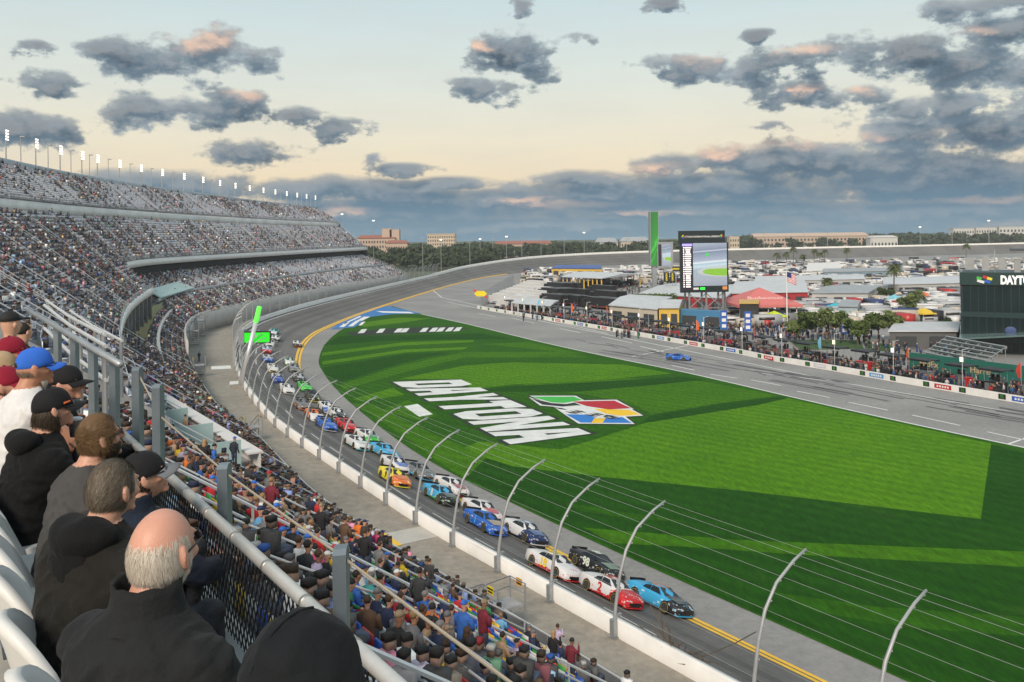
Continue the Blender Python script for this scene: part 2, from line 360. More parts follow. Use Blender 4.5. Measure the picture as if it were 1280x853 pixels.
# grass tri-oval
GR = [(34,27),(20.2,47.8),(9.1,64.4),(2.4,74.9),(-7.5,91.4),(-15.9,109.1),(-27,136.6),(-35.1,161),(-38.9,176),(-43,201.4),(-45.2,231.1),(-44.6,262.4),(-42.5,310.3),(-28.9,276.2),(-12.2,241.5),(5.5,200.9),(18.4,174.3),(30.1,152),(42.8,123.5),(51.9,104.8),(62,86),(78,55),(70,20)]
left = [catmull(np.array(GR[:13]), t/4) for t in range(0, 49)]
right = [catmull(np.array(GR[13:]), t/3) for t in range(0, 28)]
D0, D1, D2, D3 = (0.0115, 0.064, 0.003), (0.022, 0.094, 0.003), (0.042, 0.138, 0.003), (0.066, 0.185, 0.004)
def grass_mat(nm, c):
    'turf of one mowing direction, with blades, worn patches and fine mower lines'
    m = bpy.data.materials.new(nm); m.use_nodes = True; n = NT(m.node_tree); b = n.n['Principled BSDF']; gc = n.new('ShaderNodeTexCoord').outputs['Object']
    fine = n.noise(n.vm('MULTIPLY', gc, (1, 0.25, 1)), 2.4, 6, 0.75)
    col = n.mix(0.6, c, n.mix(1.0, c, n.ramp(fine, [(0.3, (0.4,)*3), (0.7, (1.6,)*3)]), 'MULTIPLY'))
    big = n.noise(gc, 0.07, 6, 0.65); col = n.mix(1.0, col, n.ramp(big, [(0.3, (0.76, 0.86, 0.8)), (0.7, (1.24, 1.12, 1.1))]), 'MULTIPLY')
    worn = n.ramp(n.noise(n.vm('ADD', gc, (40, 9, 0)), 0.16, 7, 0.7), [(0.60, (0,)*3), (0.74, (0.22,)*3)]); col = n.mix(worn, col, (0.10, 0.135, 0.03))
    w = n.new('ShaderNodeTexWave', bands_direction='DIAGONAL'); n.put(w.inputs['Vector'], gc); w.inputs['Scale'].default_value = 0.22; w.inputs['Distortion'].default_value = 0.6; w.inputs['Detail'].default_value = 2
    col = n.mix(0.10, col, n.ramp(w.outputs['Fac'], [(0.35, (0.1,)*3), (0.65, (0.9,)*3)]), 'OVERLAY')
    n.put(b.inputs['Base Color'], col); b.inputs['Roughness'].default_value = 0.9; b.inputs['Specular IOR Level'].default_value = 0.1
    bn = n.new('ShaderNodeBump'); bn.inputs['Strength'].default_value = 0.6; bn.inputs['Distance'].default_value = 0.06
    n.put(bn.inputs['Height'], n.noise(gc, 9, 4, 0.7)); n.l.new(bn.outputs[0], b.inputs['Normal']); return m
mg = grass_mat('mown_grass', D1)
g = MB(); pl = [(p[0], p[1], 0.03) for p in left]+[(p[0], p[1], 0.03) for p in right]
g.add(pl, [tuple(range(len(pl)))[::-1]]); struct(g.build('lawn', mg))
g = MB()
for a_, b_ in zip(right[:-1], right[1:]):
    a_, b_ = Vector((*a_, 0)), Vector((*b_, 0)); nn = (b_-a_).normalized(); nn = Vector((nn.y, -nn.x, 0))*-1
    g.add([a_+Vector((0, 0, .04)), b_+Vector((0, 0, .04)), b_+nn*0.35+Vector((0, 0, .04)), a_+nn*0.35+Vector((0, 0, .04))], [(0, 1, 2, 3)])
struct(g.build('white_edge_line', m_white))
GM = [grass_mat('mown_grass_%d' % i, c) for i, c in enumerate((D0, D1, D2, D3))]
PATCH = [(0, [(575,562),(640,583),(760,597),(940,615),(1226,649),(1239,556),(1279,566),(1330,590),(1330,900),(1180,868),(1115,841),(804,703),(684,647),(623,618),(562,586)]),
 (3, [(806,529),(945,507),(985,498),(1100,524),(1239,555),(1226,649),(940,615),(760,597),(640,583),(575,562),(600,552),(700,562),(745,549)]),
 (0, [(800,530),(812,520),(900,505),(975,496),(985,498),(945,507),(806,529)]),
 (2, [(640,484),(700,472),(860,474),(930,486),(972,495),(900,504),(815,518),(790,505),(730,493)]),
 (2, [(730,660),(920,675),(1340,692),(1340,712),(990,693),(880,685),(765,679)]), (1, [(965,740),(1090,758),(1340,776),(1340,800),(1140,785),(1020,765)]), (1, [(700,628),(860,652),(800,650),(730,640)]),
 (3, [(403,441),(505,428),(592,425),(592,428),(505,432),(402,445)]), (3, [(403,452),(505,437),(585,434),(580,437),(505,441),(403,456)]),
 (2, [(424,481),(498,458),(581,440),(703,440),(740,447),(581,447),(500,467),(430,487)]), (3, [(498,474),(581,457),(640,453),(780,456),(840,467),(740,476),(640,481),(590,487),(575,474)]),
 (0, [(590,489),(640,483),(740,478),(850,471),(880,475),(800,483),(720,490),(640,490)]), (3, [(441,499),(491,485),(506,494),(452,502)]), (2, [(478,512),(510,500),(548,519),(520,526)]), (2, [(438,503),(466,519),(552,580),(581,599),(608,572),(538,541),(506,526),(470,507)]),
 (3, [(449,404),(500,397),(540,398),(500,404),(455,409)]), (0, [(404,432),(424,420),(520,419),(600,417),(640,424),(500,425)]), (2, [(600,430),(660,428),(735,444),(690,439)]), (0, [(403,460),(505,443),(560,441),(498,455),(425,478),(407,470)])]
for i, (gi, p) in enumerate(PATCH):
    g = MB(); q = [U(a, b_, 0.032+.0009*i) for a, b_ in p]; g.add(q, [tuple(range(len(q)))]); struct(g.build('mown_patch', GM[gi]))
# painted lettering on the lawn
def sheet(name, polys, mat, z, warp=None):
    g = MB()
    for p in polys:
        q = [(*(warp(*v) if warp else v), z) for v in p]; g.add([(v[0], v[1], z) for v in q], [tuple(range(len(q)))])
    return struct(g.build(name, mat))
LET = {'D': (1.1, [[(0,0),(.42,0),(.42,1),(0,1)],[(.42,0),(.86,0),(.70,.25),(.42,.25)],[(.42,.75),(.70,.75),(.86,1),(.42,1)],[(.86,0),(1.1,.2),(1.1,.8),(.86,1),(.70,.75),(.70,.25)]]),
 'A': (1.08, [[(0,0),(.37,0),(.56,.9),(.56,1),(.26,1)],[(.82,1),(.56,1),(.56,.9),(.71,0),(1.08,0)],[(.4245,.26),(.6667,.26),(.62,.54),(.484,.54)]]),
 'Y': (1.0, [[(.30,0),(.70,0),(.70,.42),(.30,.42)],[(.30,.42),(.5,.42),(.5,.66),(.36,1),(0,1)],[(.70,.42),(1,1),(.64,1),(.5,.66),(.5,.42)]]),
 'T': (.95, [[(.27,0),(.68,0),(.68,.72),(.27,.72)],[(0,.72),(.95,.72),(.95,1),(0,1)]]),
 'O': (1.0, [[(0,.2),(.22,0),(.34,.24),(.34,.76),(.22,1),(0,.8)],[(.22,0),(.78,0),(.66,.24),(.34,.24)],[(.34,.76),(.66,.76),(.78,1),(.22,1)],[(.78,0),(1,.2),(1,.8),(.78,1),(.66,.76),(.66,.24)]]),
 'N': (1.02, [[(0,0),(.34,0),(.34,1),(0,1)],[(.68,0),(1.02,0),(1.02,1),(.68,1)],[(.34,.55),(.68,0),(.68,.45),(.34,1)]])}
c0, c1, c2 = U(493, 478), U(644, 556), U(574, 474)
ex, ey = c1-c0, c2-c0
Q00, Q10, Q01, Q11 = U(491, 478), U(638, 556), U(576, 475), U(747, 546)
def wtext(u, v, tot): u = u/tot; p = Q00*(1-u)*(1-v)+Q10*u*(1-v)+Q01*(1-u)*v+Q11*u*v; return (p.x, p.y)
x0 = 0; polys = []; tot = sum(LET[ch][0]+0.07 for ch in 'DAYTONA')-0.07
for ch in 'DAYTONA':
    w_, ps = LET[ch]
    polys += [[(x0+px_, py_) for px_, py_ in p] for p in ps]; x0 += w_+0.07
m_lawnw = M('lawn_white_paint', (0.62, 0.64, 0.62), 0.85, var=0.2, scale=0.6, bump=0.3); m_lawnk = M('lawn_black_paint', (0.012, 0.02, 0.012), 0.9, var=0.3, scale=0.6)
def grow(p, e):
    cx = sum(a for a, b in p)/len(p); cy = sum(b for a, b in p)/len(p)
    return [(a+e*(1 if a > cx else -1), b+e*(1 if b > cy else -1)*0.8) for a, b in p]
sheet('painted_lettering', polys, m_lawnw, 0.05, lambda u, v: wtext(u, v, tot))
g = MB()
for i, p in enumerate(polys):
    q = [wtext(a-0.0, b, tot) for a, b in grow(p, 0.075)]; g.add([(v[0], v[1], 0.036+0.0006*(i % 12)) for v in q], [tuple(range(len(q)))])
struct(g.build('lettering_outline', m_lawnk))
# coloured emblem on the lawn
wht, blk_ = (0.62, 0.64, 0.62), (0.014, 0.016, 0.014)
px_polys = [(wht, [(690,507),(734,507),(745,512),(760,517),(750,524),(735,519),(706,518.5)], .0545),
 ((0.045, 0.40, 0.06), [(665,496),(717,496),(728,500),(705,504),(689,503)], .056), ((0.40, 0.012, 0.025), [(716,502),(768,501),(789,510.5),(761,512),(734,508)], .056), (blk_, [(664,498),(689,504),(725,506.5),(703,508.5),(678,506)], .056),
 ((0.75, 0.47, 0.02), [(742,511),(786,512.5),(801,518.5),(775,520),(757,517)], .056), ((0.02, 0.17, 0.52), [(707,518),(735,518.5),(746,523),(778,521.5),(790,529),(726,528.5)], .056), ((0.75, 0.47, 0.02), [(743,523),(757,523),(753,529),(739,529)], .058)]
for r_ in range(3):
    for c_ in range(6):
        if (r_+c_) % 2 == 0:
            a = 692+c_*12+r_*7; b_ = 509+c_*1.7+r_*2.6; px_polys.append((blk_, [(a, b_), (a+11, b_+1.4), (a+18, b_+3.9), (a+7, b_+2.5)], .059))
main_ = [q for q in px_polys if q[2] in (.056,)]
for k_i, (cc, p, zz) in enumerate(main_):
    cx = sum(a for a, b in p)/len(p); cy = sum(b for a, b in p)/len(p); ex2 = lambda f, e: [(a+(a-cx)*f+math.copysign(e, a-cx), b+(b-cy)*f+math.copysign(e*.42, b-cy)) for a, b in p]
    px_polys = [(blk_, ex2(.03, 4.6), .0505+.0002*k_i), (wht, ex2(.02, 2.6), .0525+.0002*k_i)]+px_polys
for i, (cc, p, zz) in enumerate(px_polys):
    g = MB(); q = [U(a, b_, zz) for a, b_ in p]; g.add(q, [tuple(range(len(q)))]); struct(g.build('painted_emblem', M('lawn_paint_%s' % str(cc), cc, 0.85, var=0.15, scale=0.6)))
for i, p in enumerate([[(505,508),(522,505),(541,518),(524,521)]]):
    g = MB(); g.add([U(a, b_, 0.05) for a, b_ in p], [(0, 1, 2, 3)]); struct(g.build('painted_mark', m_lawnw))
# blue painted corner of the apron and black band on the lawn
m_blue = M('apron_blue_paint', (0.03, 0.16, 0.42), 0.7, var=0.15, scale=0.5)
g = MB(); q = [U(a, b_, 0.045) for a, b_ in [(414,412),(424,404),(440,397),(473,385),(486,383),(526,392),(489,393),(458,397),(444,409)]]; g.add(q, [tuple(range(len(q)))]); struct(g.build('painted_corner', m_blue))
for i, p in enumerate([[(424,409),(432,403),(437,403),(430,409)],[(435,408),(445,401),(450,401),(441,408)],[(446,401),(455,396),(463,396),(453,401)],[(448,407),(452,403),(457,402),(452,407)],[(470,389),(512,390),(518,392),(478,391)],[(428,405),(450,395),(452,396),(431,405)]]):
    g = MB(); g.add([U(a, b_, 0.055) for a, b_ in p], [(0, 1, 2, 3)]); struct(g.build('painted_mark', m_white))
g = MB(); q = [U(a, b_, 0.045) for a, b_ in [(433,416),(480,411),(560,408),(588,411),(540,416),(440,420)]]; g.add(q, [tuple(range(len(q)))]); struct(g.build('painted_band', m_lawnk))
g = MB()
for a in (447, 470, 492, 500, 524, 536, 545, 556, 566):
    g.add([U(a, 417-(a-440)*.02, .055), U(a+8, 416.5-(a-440)*.02, .055), U(a+12, 411.5-(a-440)*.02, .055), U(a+5, 412-(a-440)*.02, .055)], [(0, 1, 2, 3)])
struct(g.build('painted_mark', m_lawnw))
# pit road lines
g = MB()
def line(a, b, w=0.16):
    a, b = U(*a, 0.02), U(*b, 0.02); t = (b-a).normalized(); q = Vector((-t.y, t.x, 0))*w/2
    g.add([a+q, b+q, b-q, a-q], [(0, 1, 2, 3)])
for a, b in [((560,378),(880,443)),((880,443),(1057,479)),((1057,479),(1280,518)),((945,466-0),(1052,478)),((888,468),(921,473)),((939,475),(976,482)),((996,489),(1037,497)),((1061,503),(1110,513)),((1140,519),(1200,532)),((1234,540),(1290,552)),((840,457),(868,463)),((640,398),(668,404)),((700,411),(725,416)),((752,421),(790,429)),((800,433),(830,440)),((790,446),(860,432)),((598,392),(620,396)),((1258,556),(1290,545)),((540,362),(552,372)),((552,372),(640,391)),((640,391),(760,417))]:
    line(a, b, 0.28 if b[1] > 470 else 0.34)
struct(g.build('pit_road_line', m_white))
g = MB()
for i in range(46):
    a = random.uniform(0, 1); p = U(720+a*540, 421+a*88+random.uniform(1, 16), 0.024); dr = Vector((0.5, -0.87, 0)); L = random.uniform(5, 16); ww = random.uniform(.12, .3); q = Vector((.87, .5, 0))*ww; cv = Vector((.87, .5, 0))*random.uniform(-1.6, 1.6)
    pts = [p+dr*L*k/5+cv*(k/5)**2 for k in range(6)]
    for u_, v_ in zip(pts[:-1], pts[1:]): g.add([u_+q, v_+q, v_-q, u_-q], [(0, 1, 2, 3)])
struct(g.build('tyre_mark', M('tyre_rubber_mark', (0.10, 0.10, 0.10), 0.7, var=0.3, scale=1)))
# strips of paddock grass
m_pgrass = M('paddock_grass', (0.04, 0.085, 0.02), 0.95, var=0.35, scale=0.4)
for p in [[(985,425),(1075,425),(1080,436),(1000,438)],[(930,402),(975,402),(978,407),(932,407)],[(618,340),(676,333),(680,337),(622,343)],[(655,343),(674,344),(668,349),(650,348)],[(1085,428),(1130,432),(1120,440),(1080,438)]]:
    g = MB(); g.add([U(a, b_, 0.02) for a, b_ in p], [(0, 1, 2, 3)]); struct(g.build('grass_strip', m_pgrass))
# outer bank behind the turn
V = []; Fq = []
ks = list(range(108, len(TS), 2))
for k in ks:
    t = WS[min(k+1, len(TS)-1)]-WS[k-1]; nn = np.array([-t[1], t[0], 0]); nn /= np.linalg.norm(nn)
    V += [WS[k]+np.array([0, 0, .1])+nn*0.35, WS[k]+nn*4, WS[k]*np.array([1, 1, 0])+nn*26+np.array([0, 0, -.3])]
for i in range(len(ks)-1):
    for j in range(2): a = i*3+j; Fq.append((a, a+1, a+4, a+3))
struct(link('track_bank', npmesh('track_bank', V, Fq, m_scrub)))
# ------------------------------------------------------------------ grandstand
FS = np.array([(37,-10,3.8),(20.5,14.5,3.8),(3.7,39.3,3.8),(-13.5,64,3.8),(-26.2,88.3,3.8),(-36,105.5,3.8),(-54,146,4.2),(-66,178,5.2),(-72.7,205,6.3),(-72.5,230,6.5),(-71,262,6.5),(-67.5,292,6.5),(-60.5,345,6.5),(-48.5,408,6.5)], float)
RS = np.array([(-4.6,-38),(-21,-13.5),(-37.7,11.3),(-55,36),(-67,62),(-77,82),(-94,130),(-101,168),(-107,205),(-110,235),(-112,272),(-112,310),(-111,380),(-104,472)], float)
RIMZ = 40.0
def SP(sf, u, z=None, w=None):
    f = catmull(FS, sf); r = catmull(RS, sf); q = f[:2]*(1-u)+r*u
    return Vector((q[0], q[1], z if z is not None else f[2]+w*(RIMZ-f[2])))
def SN(sf, u=0.3):
    a, b = SP(sf-.02, u, 0), SP(sf+.02, u, 0); t = (b-a).normalized(); return Vector((t.y, -t.x, 0))      # towards the track
m_sconc = mat_asphalt('stand_concrete', (0.32, 0.325, 0.34), (0.42, 0.425, 0.44), 0.4)
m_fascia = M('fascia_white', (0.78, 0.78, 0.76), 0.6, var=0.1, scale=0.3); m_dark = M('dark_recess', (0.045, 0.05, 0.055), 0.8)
m_galv = M('galvanised_steel', (0.34, 0.36, 0.38), 0.45, 0.55, var=0.15, scale=2); m_alu = M('aluminium_rail', (0.66, 0.67, 0.68), 0.4, 0.5, var=0.08, scale=3)
m_teal = M('teal_panel', (0.30, 0.42, 0.42), 0.6, var=0.1, scale=0.5)
stand = thing('grandstand', 'long curving multi-tier grandstand with a white fascia, filled with spectators along the outside wall', 'grandstand')
DT = 0.85
class Tier:
    def __init__(s, s0, s1, u0, u1, w0, w1, name='terrace'):
        s.s0, s.s1, s.u0, s.u1, s.w0, s.w1 = s0, s1, u0, u1, w0, w1
        L = np.mean([ (SP(q, u1, 0)-SP(q, u0, 0)).length for q in np.linspace(s0, s1, 5)]); s.n = max(2, int(round(L/DT)))
        s.name = name
    def row(s, j): f = j/s.n; return s.u0+(s.u1-s.u0)*f, s.w0+(s.w1-s.w0)*(f)
    def build(s):
        sfs = np.linspace(s.s0, s.s1, max(4, int((s.s1-s.s0)*5))); V = []; Fq = []; m = 2*s.n
        for q in sfs:
            for j in range(s.n):
                u, w = s.row(j); u2, w2 = s.row(j+1)
                V += [SP(q, u, w=w), SP(q, u2, w=w)]
        for i in range(len(sfs)-1):
            for j in range(m-1): a = i*m+j; Fq.append((a, a+m, a+m+1, a+1))
        link(s.name, npmesh(s.name, V, Fq, m_sconc), stand)
def ribbon(name, s0, s1, a, b, mat, parent=stand, n=None, th=0.25, kind=None):
    'vertical or sloping band along the stand between (u,w/z) a and b, with thickness'
    n = n or max(4, int((s1-s0)*5)); V = []; Fq = []
    for q in np.linspace(s0, s1, n):
        pa = SP(q, a[0], z=a[1]); pb = SP(q, b[0], z=b[1]); nn = SN(q, a[0])*th
        if abs(a[1]-b[1]) < 0.05: nn = Vector((0, 0, th))
        V += [pa, pb, pb-nn, pa-nn]
    for i in range(n-1):
        for j in range(4): c, e = i*4+j, i*4+(j+1) % 4; Fq.append((c, c+4, e+4, e))
    Fq += [(0, 1, 2, 3), ((n-1)*4+3, (n-1)*4+2, (n-1)*4+1, (n-1)*4)]
    return link(name, npmesh(name, V, Fq, mat), parent)
zf = lambda sf: float(catmull(FS, sf)[2])
def W2Z(sf, w): return zf(sf)+w*(RIMZ-zf(sf))
tiers = []
T_low = Tier(0.3, 5.6, 0.0, 0.425, 0.0, 0.40); T_low2 = Tier(5.6, 7.4, 0.0, 0.15, 0.0, 0.11)
T_deckA = Tier(3.0, 7.4, 0.22, 0.70, 0.235, 0.70); T_D = Tier(7.4, 13, 0.0, 0.17, 0.0, 0.13); T_C = Tier(7.4, 13, 0.20, 0.45, 0.135, 0.27)
T_B = Tier(7.4, 13, 0.425, 0.70, 0.39, 0.69); T_A = Tier(3.0, 13, 0.735, 1.0, 0.765, 1.0)
tiers = [T_low, T_low2, T_deckA, T_D, T_C, T_B, T_A]
# the deck only starts past the cross aisle at its near end
for t in tiers: t.build()
def cap(sf, pts):
    g = MB(); g.add([SP(sf, u, z=z) for u, z in pts], [tuple(range(len(pts)))]); g.build('end_wall', m_sconc, stand)
cap(7.4, [(0.22, 10), (0.22, W2Z(7.4, .235)), (0.45, W2Z(7.4, .46)), (0.70, W2Z(7.4, .7)), (0.70, 10)])
cap(3.0, [(0.22, 9), (0.22, W2Z(3.0, .235)), (0.45, W2Z(3.0, .46)), (0.70, W2Z(3.0, .7)), (0.75, W2Z(3.0, .765)), (1, 40), (1, 0), (.4, 0)])
cap(13, [(0, 0), (0, W2Z(13, 0)), (0.17, W2Z(13, .13)), (0.20, W2Z(13, .135)), (0.40, W2Z(13, .25)), (0.425, W2Z(13, .39)), (0.70, W2Z(13, .69)), (0.735, W2Z(13, .765)), (1, 40), (1, 0)])
ribbon('front_wall', 0.3, 13, (0.0, 2.2), (0.0, 3.9), m_sconc, n=60); ribbon('front_wall', 6.0, 13, (-0.003, 2.2), (-0.003, 7.2), M('retaining_wall', (0.42, 0.42, 0.41), 0.7, var=0.2, scale=0.4), n=40)
ribbon('cross_aisle', 0.3, 5.6, (0.425, 0), (0.475, 0), m_sconc) if False else None
V = []; Fq = []
for i, q in enumerate(np.linspace(0.3, 4.4, 24)):
    a = SP(q, .424, w=.398); b = SP(q, .476, w=.398); V += [a, b, b+Vector((0, 0, -14)), a+Vector((0, 0, -.4))]
    if i:
        c = 4*i-4
        for j in range(4): Fq.append((c+j, c+4+j, c+4+(j+1) % 4, c+(j+1) % 4))
link('cross_aisle', npmesh('cross_aisle', V, Fq, m_sconc), stand)
# deck fascia with columns below (near part) and the far overhang
def zfac(sf): return 18.9-0.16*max(0, sf-9)
def deckband(s0, s1, u, zfun, h, mat, name, n=24, off=0.0):
    V = []; Fq = []
    for q in np.linspace(s0, s1, n):
        z = zfun(q); nn = SN(q, u); p = SP(q, u, z=z)+nn*off
        V += [p, p-Vector((0, 0, h)), p-Vector((0, 0, h))-nn*0.5, p-nn*0.5]
    for i in range(n-1):
        for j in range(4): c, e = i*4+j, i*4+(j+1) % 4; Fq.append((c, c+4, e+4, e))
    Fq += [(0, 1, 2, 3), ((n-1)*4+3, (n-1)*4+2, (n-1)*4+1, (n-1)*4)]
    return link(name, npmesh(name, V, Fq, mat), stand)
zA = lambda q: W2Z(q, .245)
deckband(4.6, 7.4, 0.217, zA, 1.3, m_fascia, 'fascia', off=.25)
zB = lambda q: W2Z(q, .395)
deckband(7.4, 13, 0.418, zB, 1.5, m_fascia, 'fascia', n=40, off=.3)
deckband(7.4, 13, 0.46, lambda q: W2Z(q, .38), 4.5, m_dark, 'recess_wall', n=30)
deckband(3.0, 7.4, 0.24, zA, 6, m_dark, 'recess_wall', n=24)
for q in np.linspace(4.8, 7.3, 14):
    g = MB(); p = SP(q, .222, z=zA(q)-1.3); g.box((p.x, p.y, p.z-2.6), (.6, .6, 5.2), math.atan2(SN(q).y, SN(q).x)); g.build('column', m_sconc, stand)
# teal deck behind the lower tier and pale concourse wall between the upper tiers
m_conwall = M('concourse_wall', (0.70, 0.71, 0.70), 0.6, var=0.25, scale=0.15)
deckband(3.0, 13, 0.732, lambda q: W2Z(q, .765), 2.3, m_conwall, 'concourse_wall', n=50)
ribbon('concourse', 3.9, 13, (0.70, 0), (0.735, 0), m_sconc) if False else None
V = []; Fq = []
for i, q in enumerate(np.linspace(3.0, 13, 50)):
    V += [SP(q, .70, w=.69), SP(q, .735, w=.69)]
    if i: a = 2*i-2; Fq.append((a, a+2, a+3, a+1))
link('concourse', npmesh('concourse', V, Fq, m_sconc), stand)
deckband(7.5, 13, 0.193, lambda q: W2Z(q, .165), 1.1, m_galv, 'cross_aisle_rail', n=40)
deckband(5.0, 7.4, 0.10, lambda q: W2Z(q, .11), 0.9, M('pale_parapet', (0.48, 0.5, 0.5), .6), 'parapet', n=20)
deckband(3.0, 13, 1.0, lambda q: RIMZ+1.2, 1.6, M('rim_panel', (0.36, 0.42, 0.46), 0.6), 'rim_parapet', n=50)
g = MB(); p = [SP(7.55, .19, z=W2Z(7.55, .15)+.7), SP(8.6, .19, z=W2Z(8.6, .15)+.7), SP(8.6, .30, z=W2Z(8.6, .2)+.7), SP(7.55, .27, z=W2Z(7.55, .2)+.7)]
g.add(p+[v-Vector((0, 0, .3)) for v in p], [(0, 1, 2, 3), (7, 6, 5, 4), (0, 4, 5, 1), (1, 5, 6, 2), (2, 6, 7, 3), (3, 7, 4, 0)]); g.build('teal_deck', m_teal, stand)
# railings with posts along deck edges
def rail_run(name, pf, s0, s1, n, h=1.0, bars=3, r=.035, mat=m_galv, parent=stand, posts=2):
    g = MB(); P = [pf(q) for q in np.linspace(s0, s1, n)]
    for b in range(bars): g.tube([p+Vector((0, 0, h*(b+1)/bars)) for p in P], r, 5)
    for p in P[::posts]: g.tube([p, p+Vector((0, 0, h))], r, 5)
    return g.build(name, mat, parent)
rail_run('deck_rail', lambda q: SP(q, .215, z=zA(q)), 4.6, 7.4, 40, 1.1, 5)
rail_run('deck_rail', lambda q: SP(q, .415, z=zB(q)), 7.4, 13, 90, 1.1, 5, .05)
rail_run('deck_rail', lambda q: SP(q, .73, z=W2Z(q, .765)), 3.0, 13, 120, 1.1, 4, .05)
# handrails down the stair aisles
AIS = {}
nrail = 0
for t in tiers:
    step = 0.42 if t.s0 < 5 else 0.36
    AIS[id(t)] = list(np.arange(t.s0+step/2, t.s1, step))
    for q in AIS[id(t)]:
        if t in (T_low,) and q > 99: continue
        g = MB(); P = []
        for j in range(0, t.n+1, 2):
            u, w = t.row(min(j, t.n)); P.append(SP(q, u, w=w)+Vector((0, 0, .95)))
        g.tube(P, .045, 5); g.tube([p-Vector((0, 0, .42)) for p in P], .04, 5)
        for p in P[::2]: g.tube([p-Vector((0, 0, .95)), p], .04, 4)
        if nrail < 96: g.build('aisle_handrail', m_alu, stand); nrail += 1
# ------------------------------------------------------------------ walkway, wall and catch fence
sf_list = np.linspace(0.3, 11.6, 80); wk = [k for k in range(2, 105)]
pl = [(*SP(q, -0.002, 0)[:2], 2.4) for q in sf_list]+[(WS[k][0], WS[k][1], 2.4) for k in wk[::-1]]
g = MB(); g.add(pl, [tuple(range(len(pl)))]); struct(g.build('walkway', m_conc))
g = MB(); g.add([U(475, 668, 2.42), U(543, 655, 2.42), U(560, 668, 2.42), U(493, 683, 2.42)], [(0, 1, 2, 3)]); struct(g.build('walkway_slab', M('pale_slab', (0.42, 0.41, 0.37), .7, var=.2, scale=.6)))
g = MB(); g.add([U(472, 668, 2.43), U(480, 666, 2.43), U(503, 681, 2.43), U(492, 684, 2.43)], [(0, 1, 2, 3)]); struct(g.build('yellow_edge_line', m_yel))
for a in ((264, 458), (287, 477), (330, 590)):
    g = MB(); g.add([U(a[0], a[1], 2.42), U(a[0]+24, a[1]-1, 2.42), U(a[0]+25, a[1]+3, 2.42), U(a[0], a[1]+4, 2.42)], [(0, 1, 2, 3)]); struct(g.build('walkway_joint', m_lawnw))
def wall_normal(k):
    t = WS[min(k+1, len(TS)-1)]-WS[max(k-1, 0)]; nn = np.array([t[1], -t[0], 0]); return Vector(nn/np.linalg.norm(nn))   # towards the track
m_wall = M('wall_white', (0.74, 0.73, 0.70), 0.6, var=0.14, scale=0.5)
V = []; Fq = []
for k in range(len(TS)):
    p = Vector(WS[k]); nn = wall_normal(k); h = .72 if k < 80 else (.72+.4*(k-80)/20 if k < 100 else (1.25 if k < 120 else 1.6))
    V += [p+nn*.02-Vector((0, 0, .3)), p+nn*.02+Vector((0, 0, h)), p-nn*.34+Vector((0, 0, h)), p-nn*.34-Vector((0, 0, .3))]
for k in range(len(TS)-1):
    for j in range(3): c = k*4+j; Fq.append((c, c+4, c+5, c+1))
wall = tag(link('safety_wall', npmesh('safety_wall', V, Fq, m_wall)), 'white concrete wall following the outside edge of the track round the bend', 'wall')
fence = thing('catch_fence', 'tall steel catch fence whose curved posts and cables lean over the track wall', 'fence')
def at_len(L0):
    'positions at equal steps along the wall'
    d = np.r_[0, np.cumsum(np.linalg.norm(np.diff(WS, axis=0), axis=1))]; i = np.searchsorted(d, L0)-1; i = max(0, min(i, len(WS)-2)); f = (L0-d[i])/(d[i+1]-d[i]); return Vector(WS[i]*(1-f)+WS[i+1]*f), wall_normal(i)
PROF = [(-.55, -.3), (-.45, .5), (-.30, 1.6), (-.02, 3.0), (.45, 4.3), (1.25, 5.35), (2.5, 6.1), (3.4, 6.45)]
dL = np.r_[0, np.cumsum(np.linalg.norm(np.diff(WS, axis=0), axis=1))]
kk = int(np.argmin(np.hypot(WS[:, 0]-5.75, WS[:, 1]-47.6))); L_ref = dL[kk]
Ls = [L_ref+5.75*i for i in (-4.72, -3.7, -2.68, -1.64, *range(0, 24))]
m_post = M('fence_post_grey', (0.36, 0.37, 0.38), 0.5, 0.3, var=0.1)
posts = []
for L in Ls:
    p, nn = at_len(L); posts.append((p, nn))
    g = MB(); g.tube([p+nn*a+Vector((0, 0, b)) for a, b in PROF], [.1, .1, .095, .09, .085, .075, .07, .06], 10)
    po = g.build('post', m_post, fence, smooth=True)
    g = MB(); t = Vector((-nn.y, nn.x, 0)); c = p-nn*.5+Vector((0, 0, .35)); rz = math.atan2(nn.y, nn.x)
    g.box(c, (.26, .34, .9), rz); g.box(c+nn*.28+Vector((0, 0, .62)), (.5, .16, .1), rz); g.box(c-Vector((0, 0, .5)), (.4, .5, .06), rz)
    g.build('bracket', m_galv, po)
    g = MB()
    for f in (0.35, .5, .62, .73, .84, .95):
        q = f*(len(PROF)-1); i = int(q); r = q-i; a = PROF[i][0]*(1-r)+PROF[i+1][0]*r; b = PROF[i][1]*(1-r)+PROF[i+1][1]*r
        g.box(p+nn*(a+.13)+Vector((0, 0, b-.04)), (.12, .06, .06), rz)
    g.build('cable_clamp', m_alu, po)
for f in (0.16, .26, .36, .47, .57, .66, .75, .83, .91, .98):
    q = f*(len(PROF)-1); i = int(q); r = q-i; a = PROF[i][0]*(1-r)+PROF[i+1][0]*r; b = PROF[i][1]*(1-r)+PROF[i+1][1]*r
    g = MB(); g.tube([p+nn*(a+.1)+Vector((0, 0, b)) for p, nn in posts], .010, 4); g.build('cable', M('steel_cable', (0.34, 0.34, 0.32), 0.4, 0.4, var=0), fence)
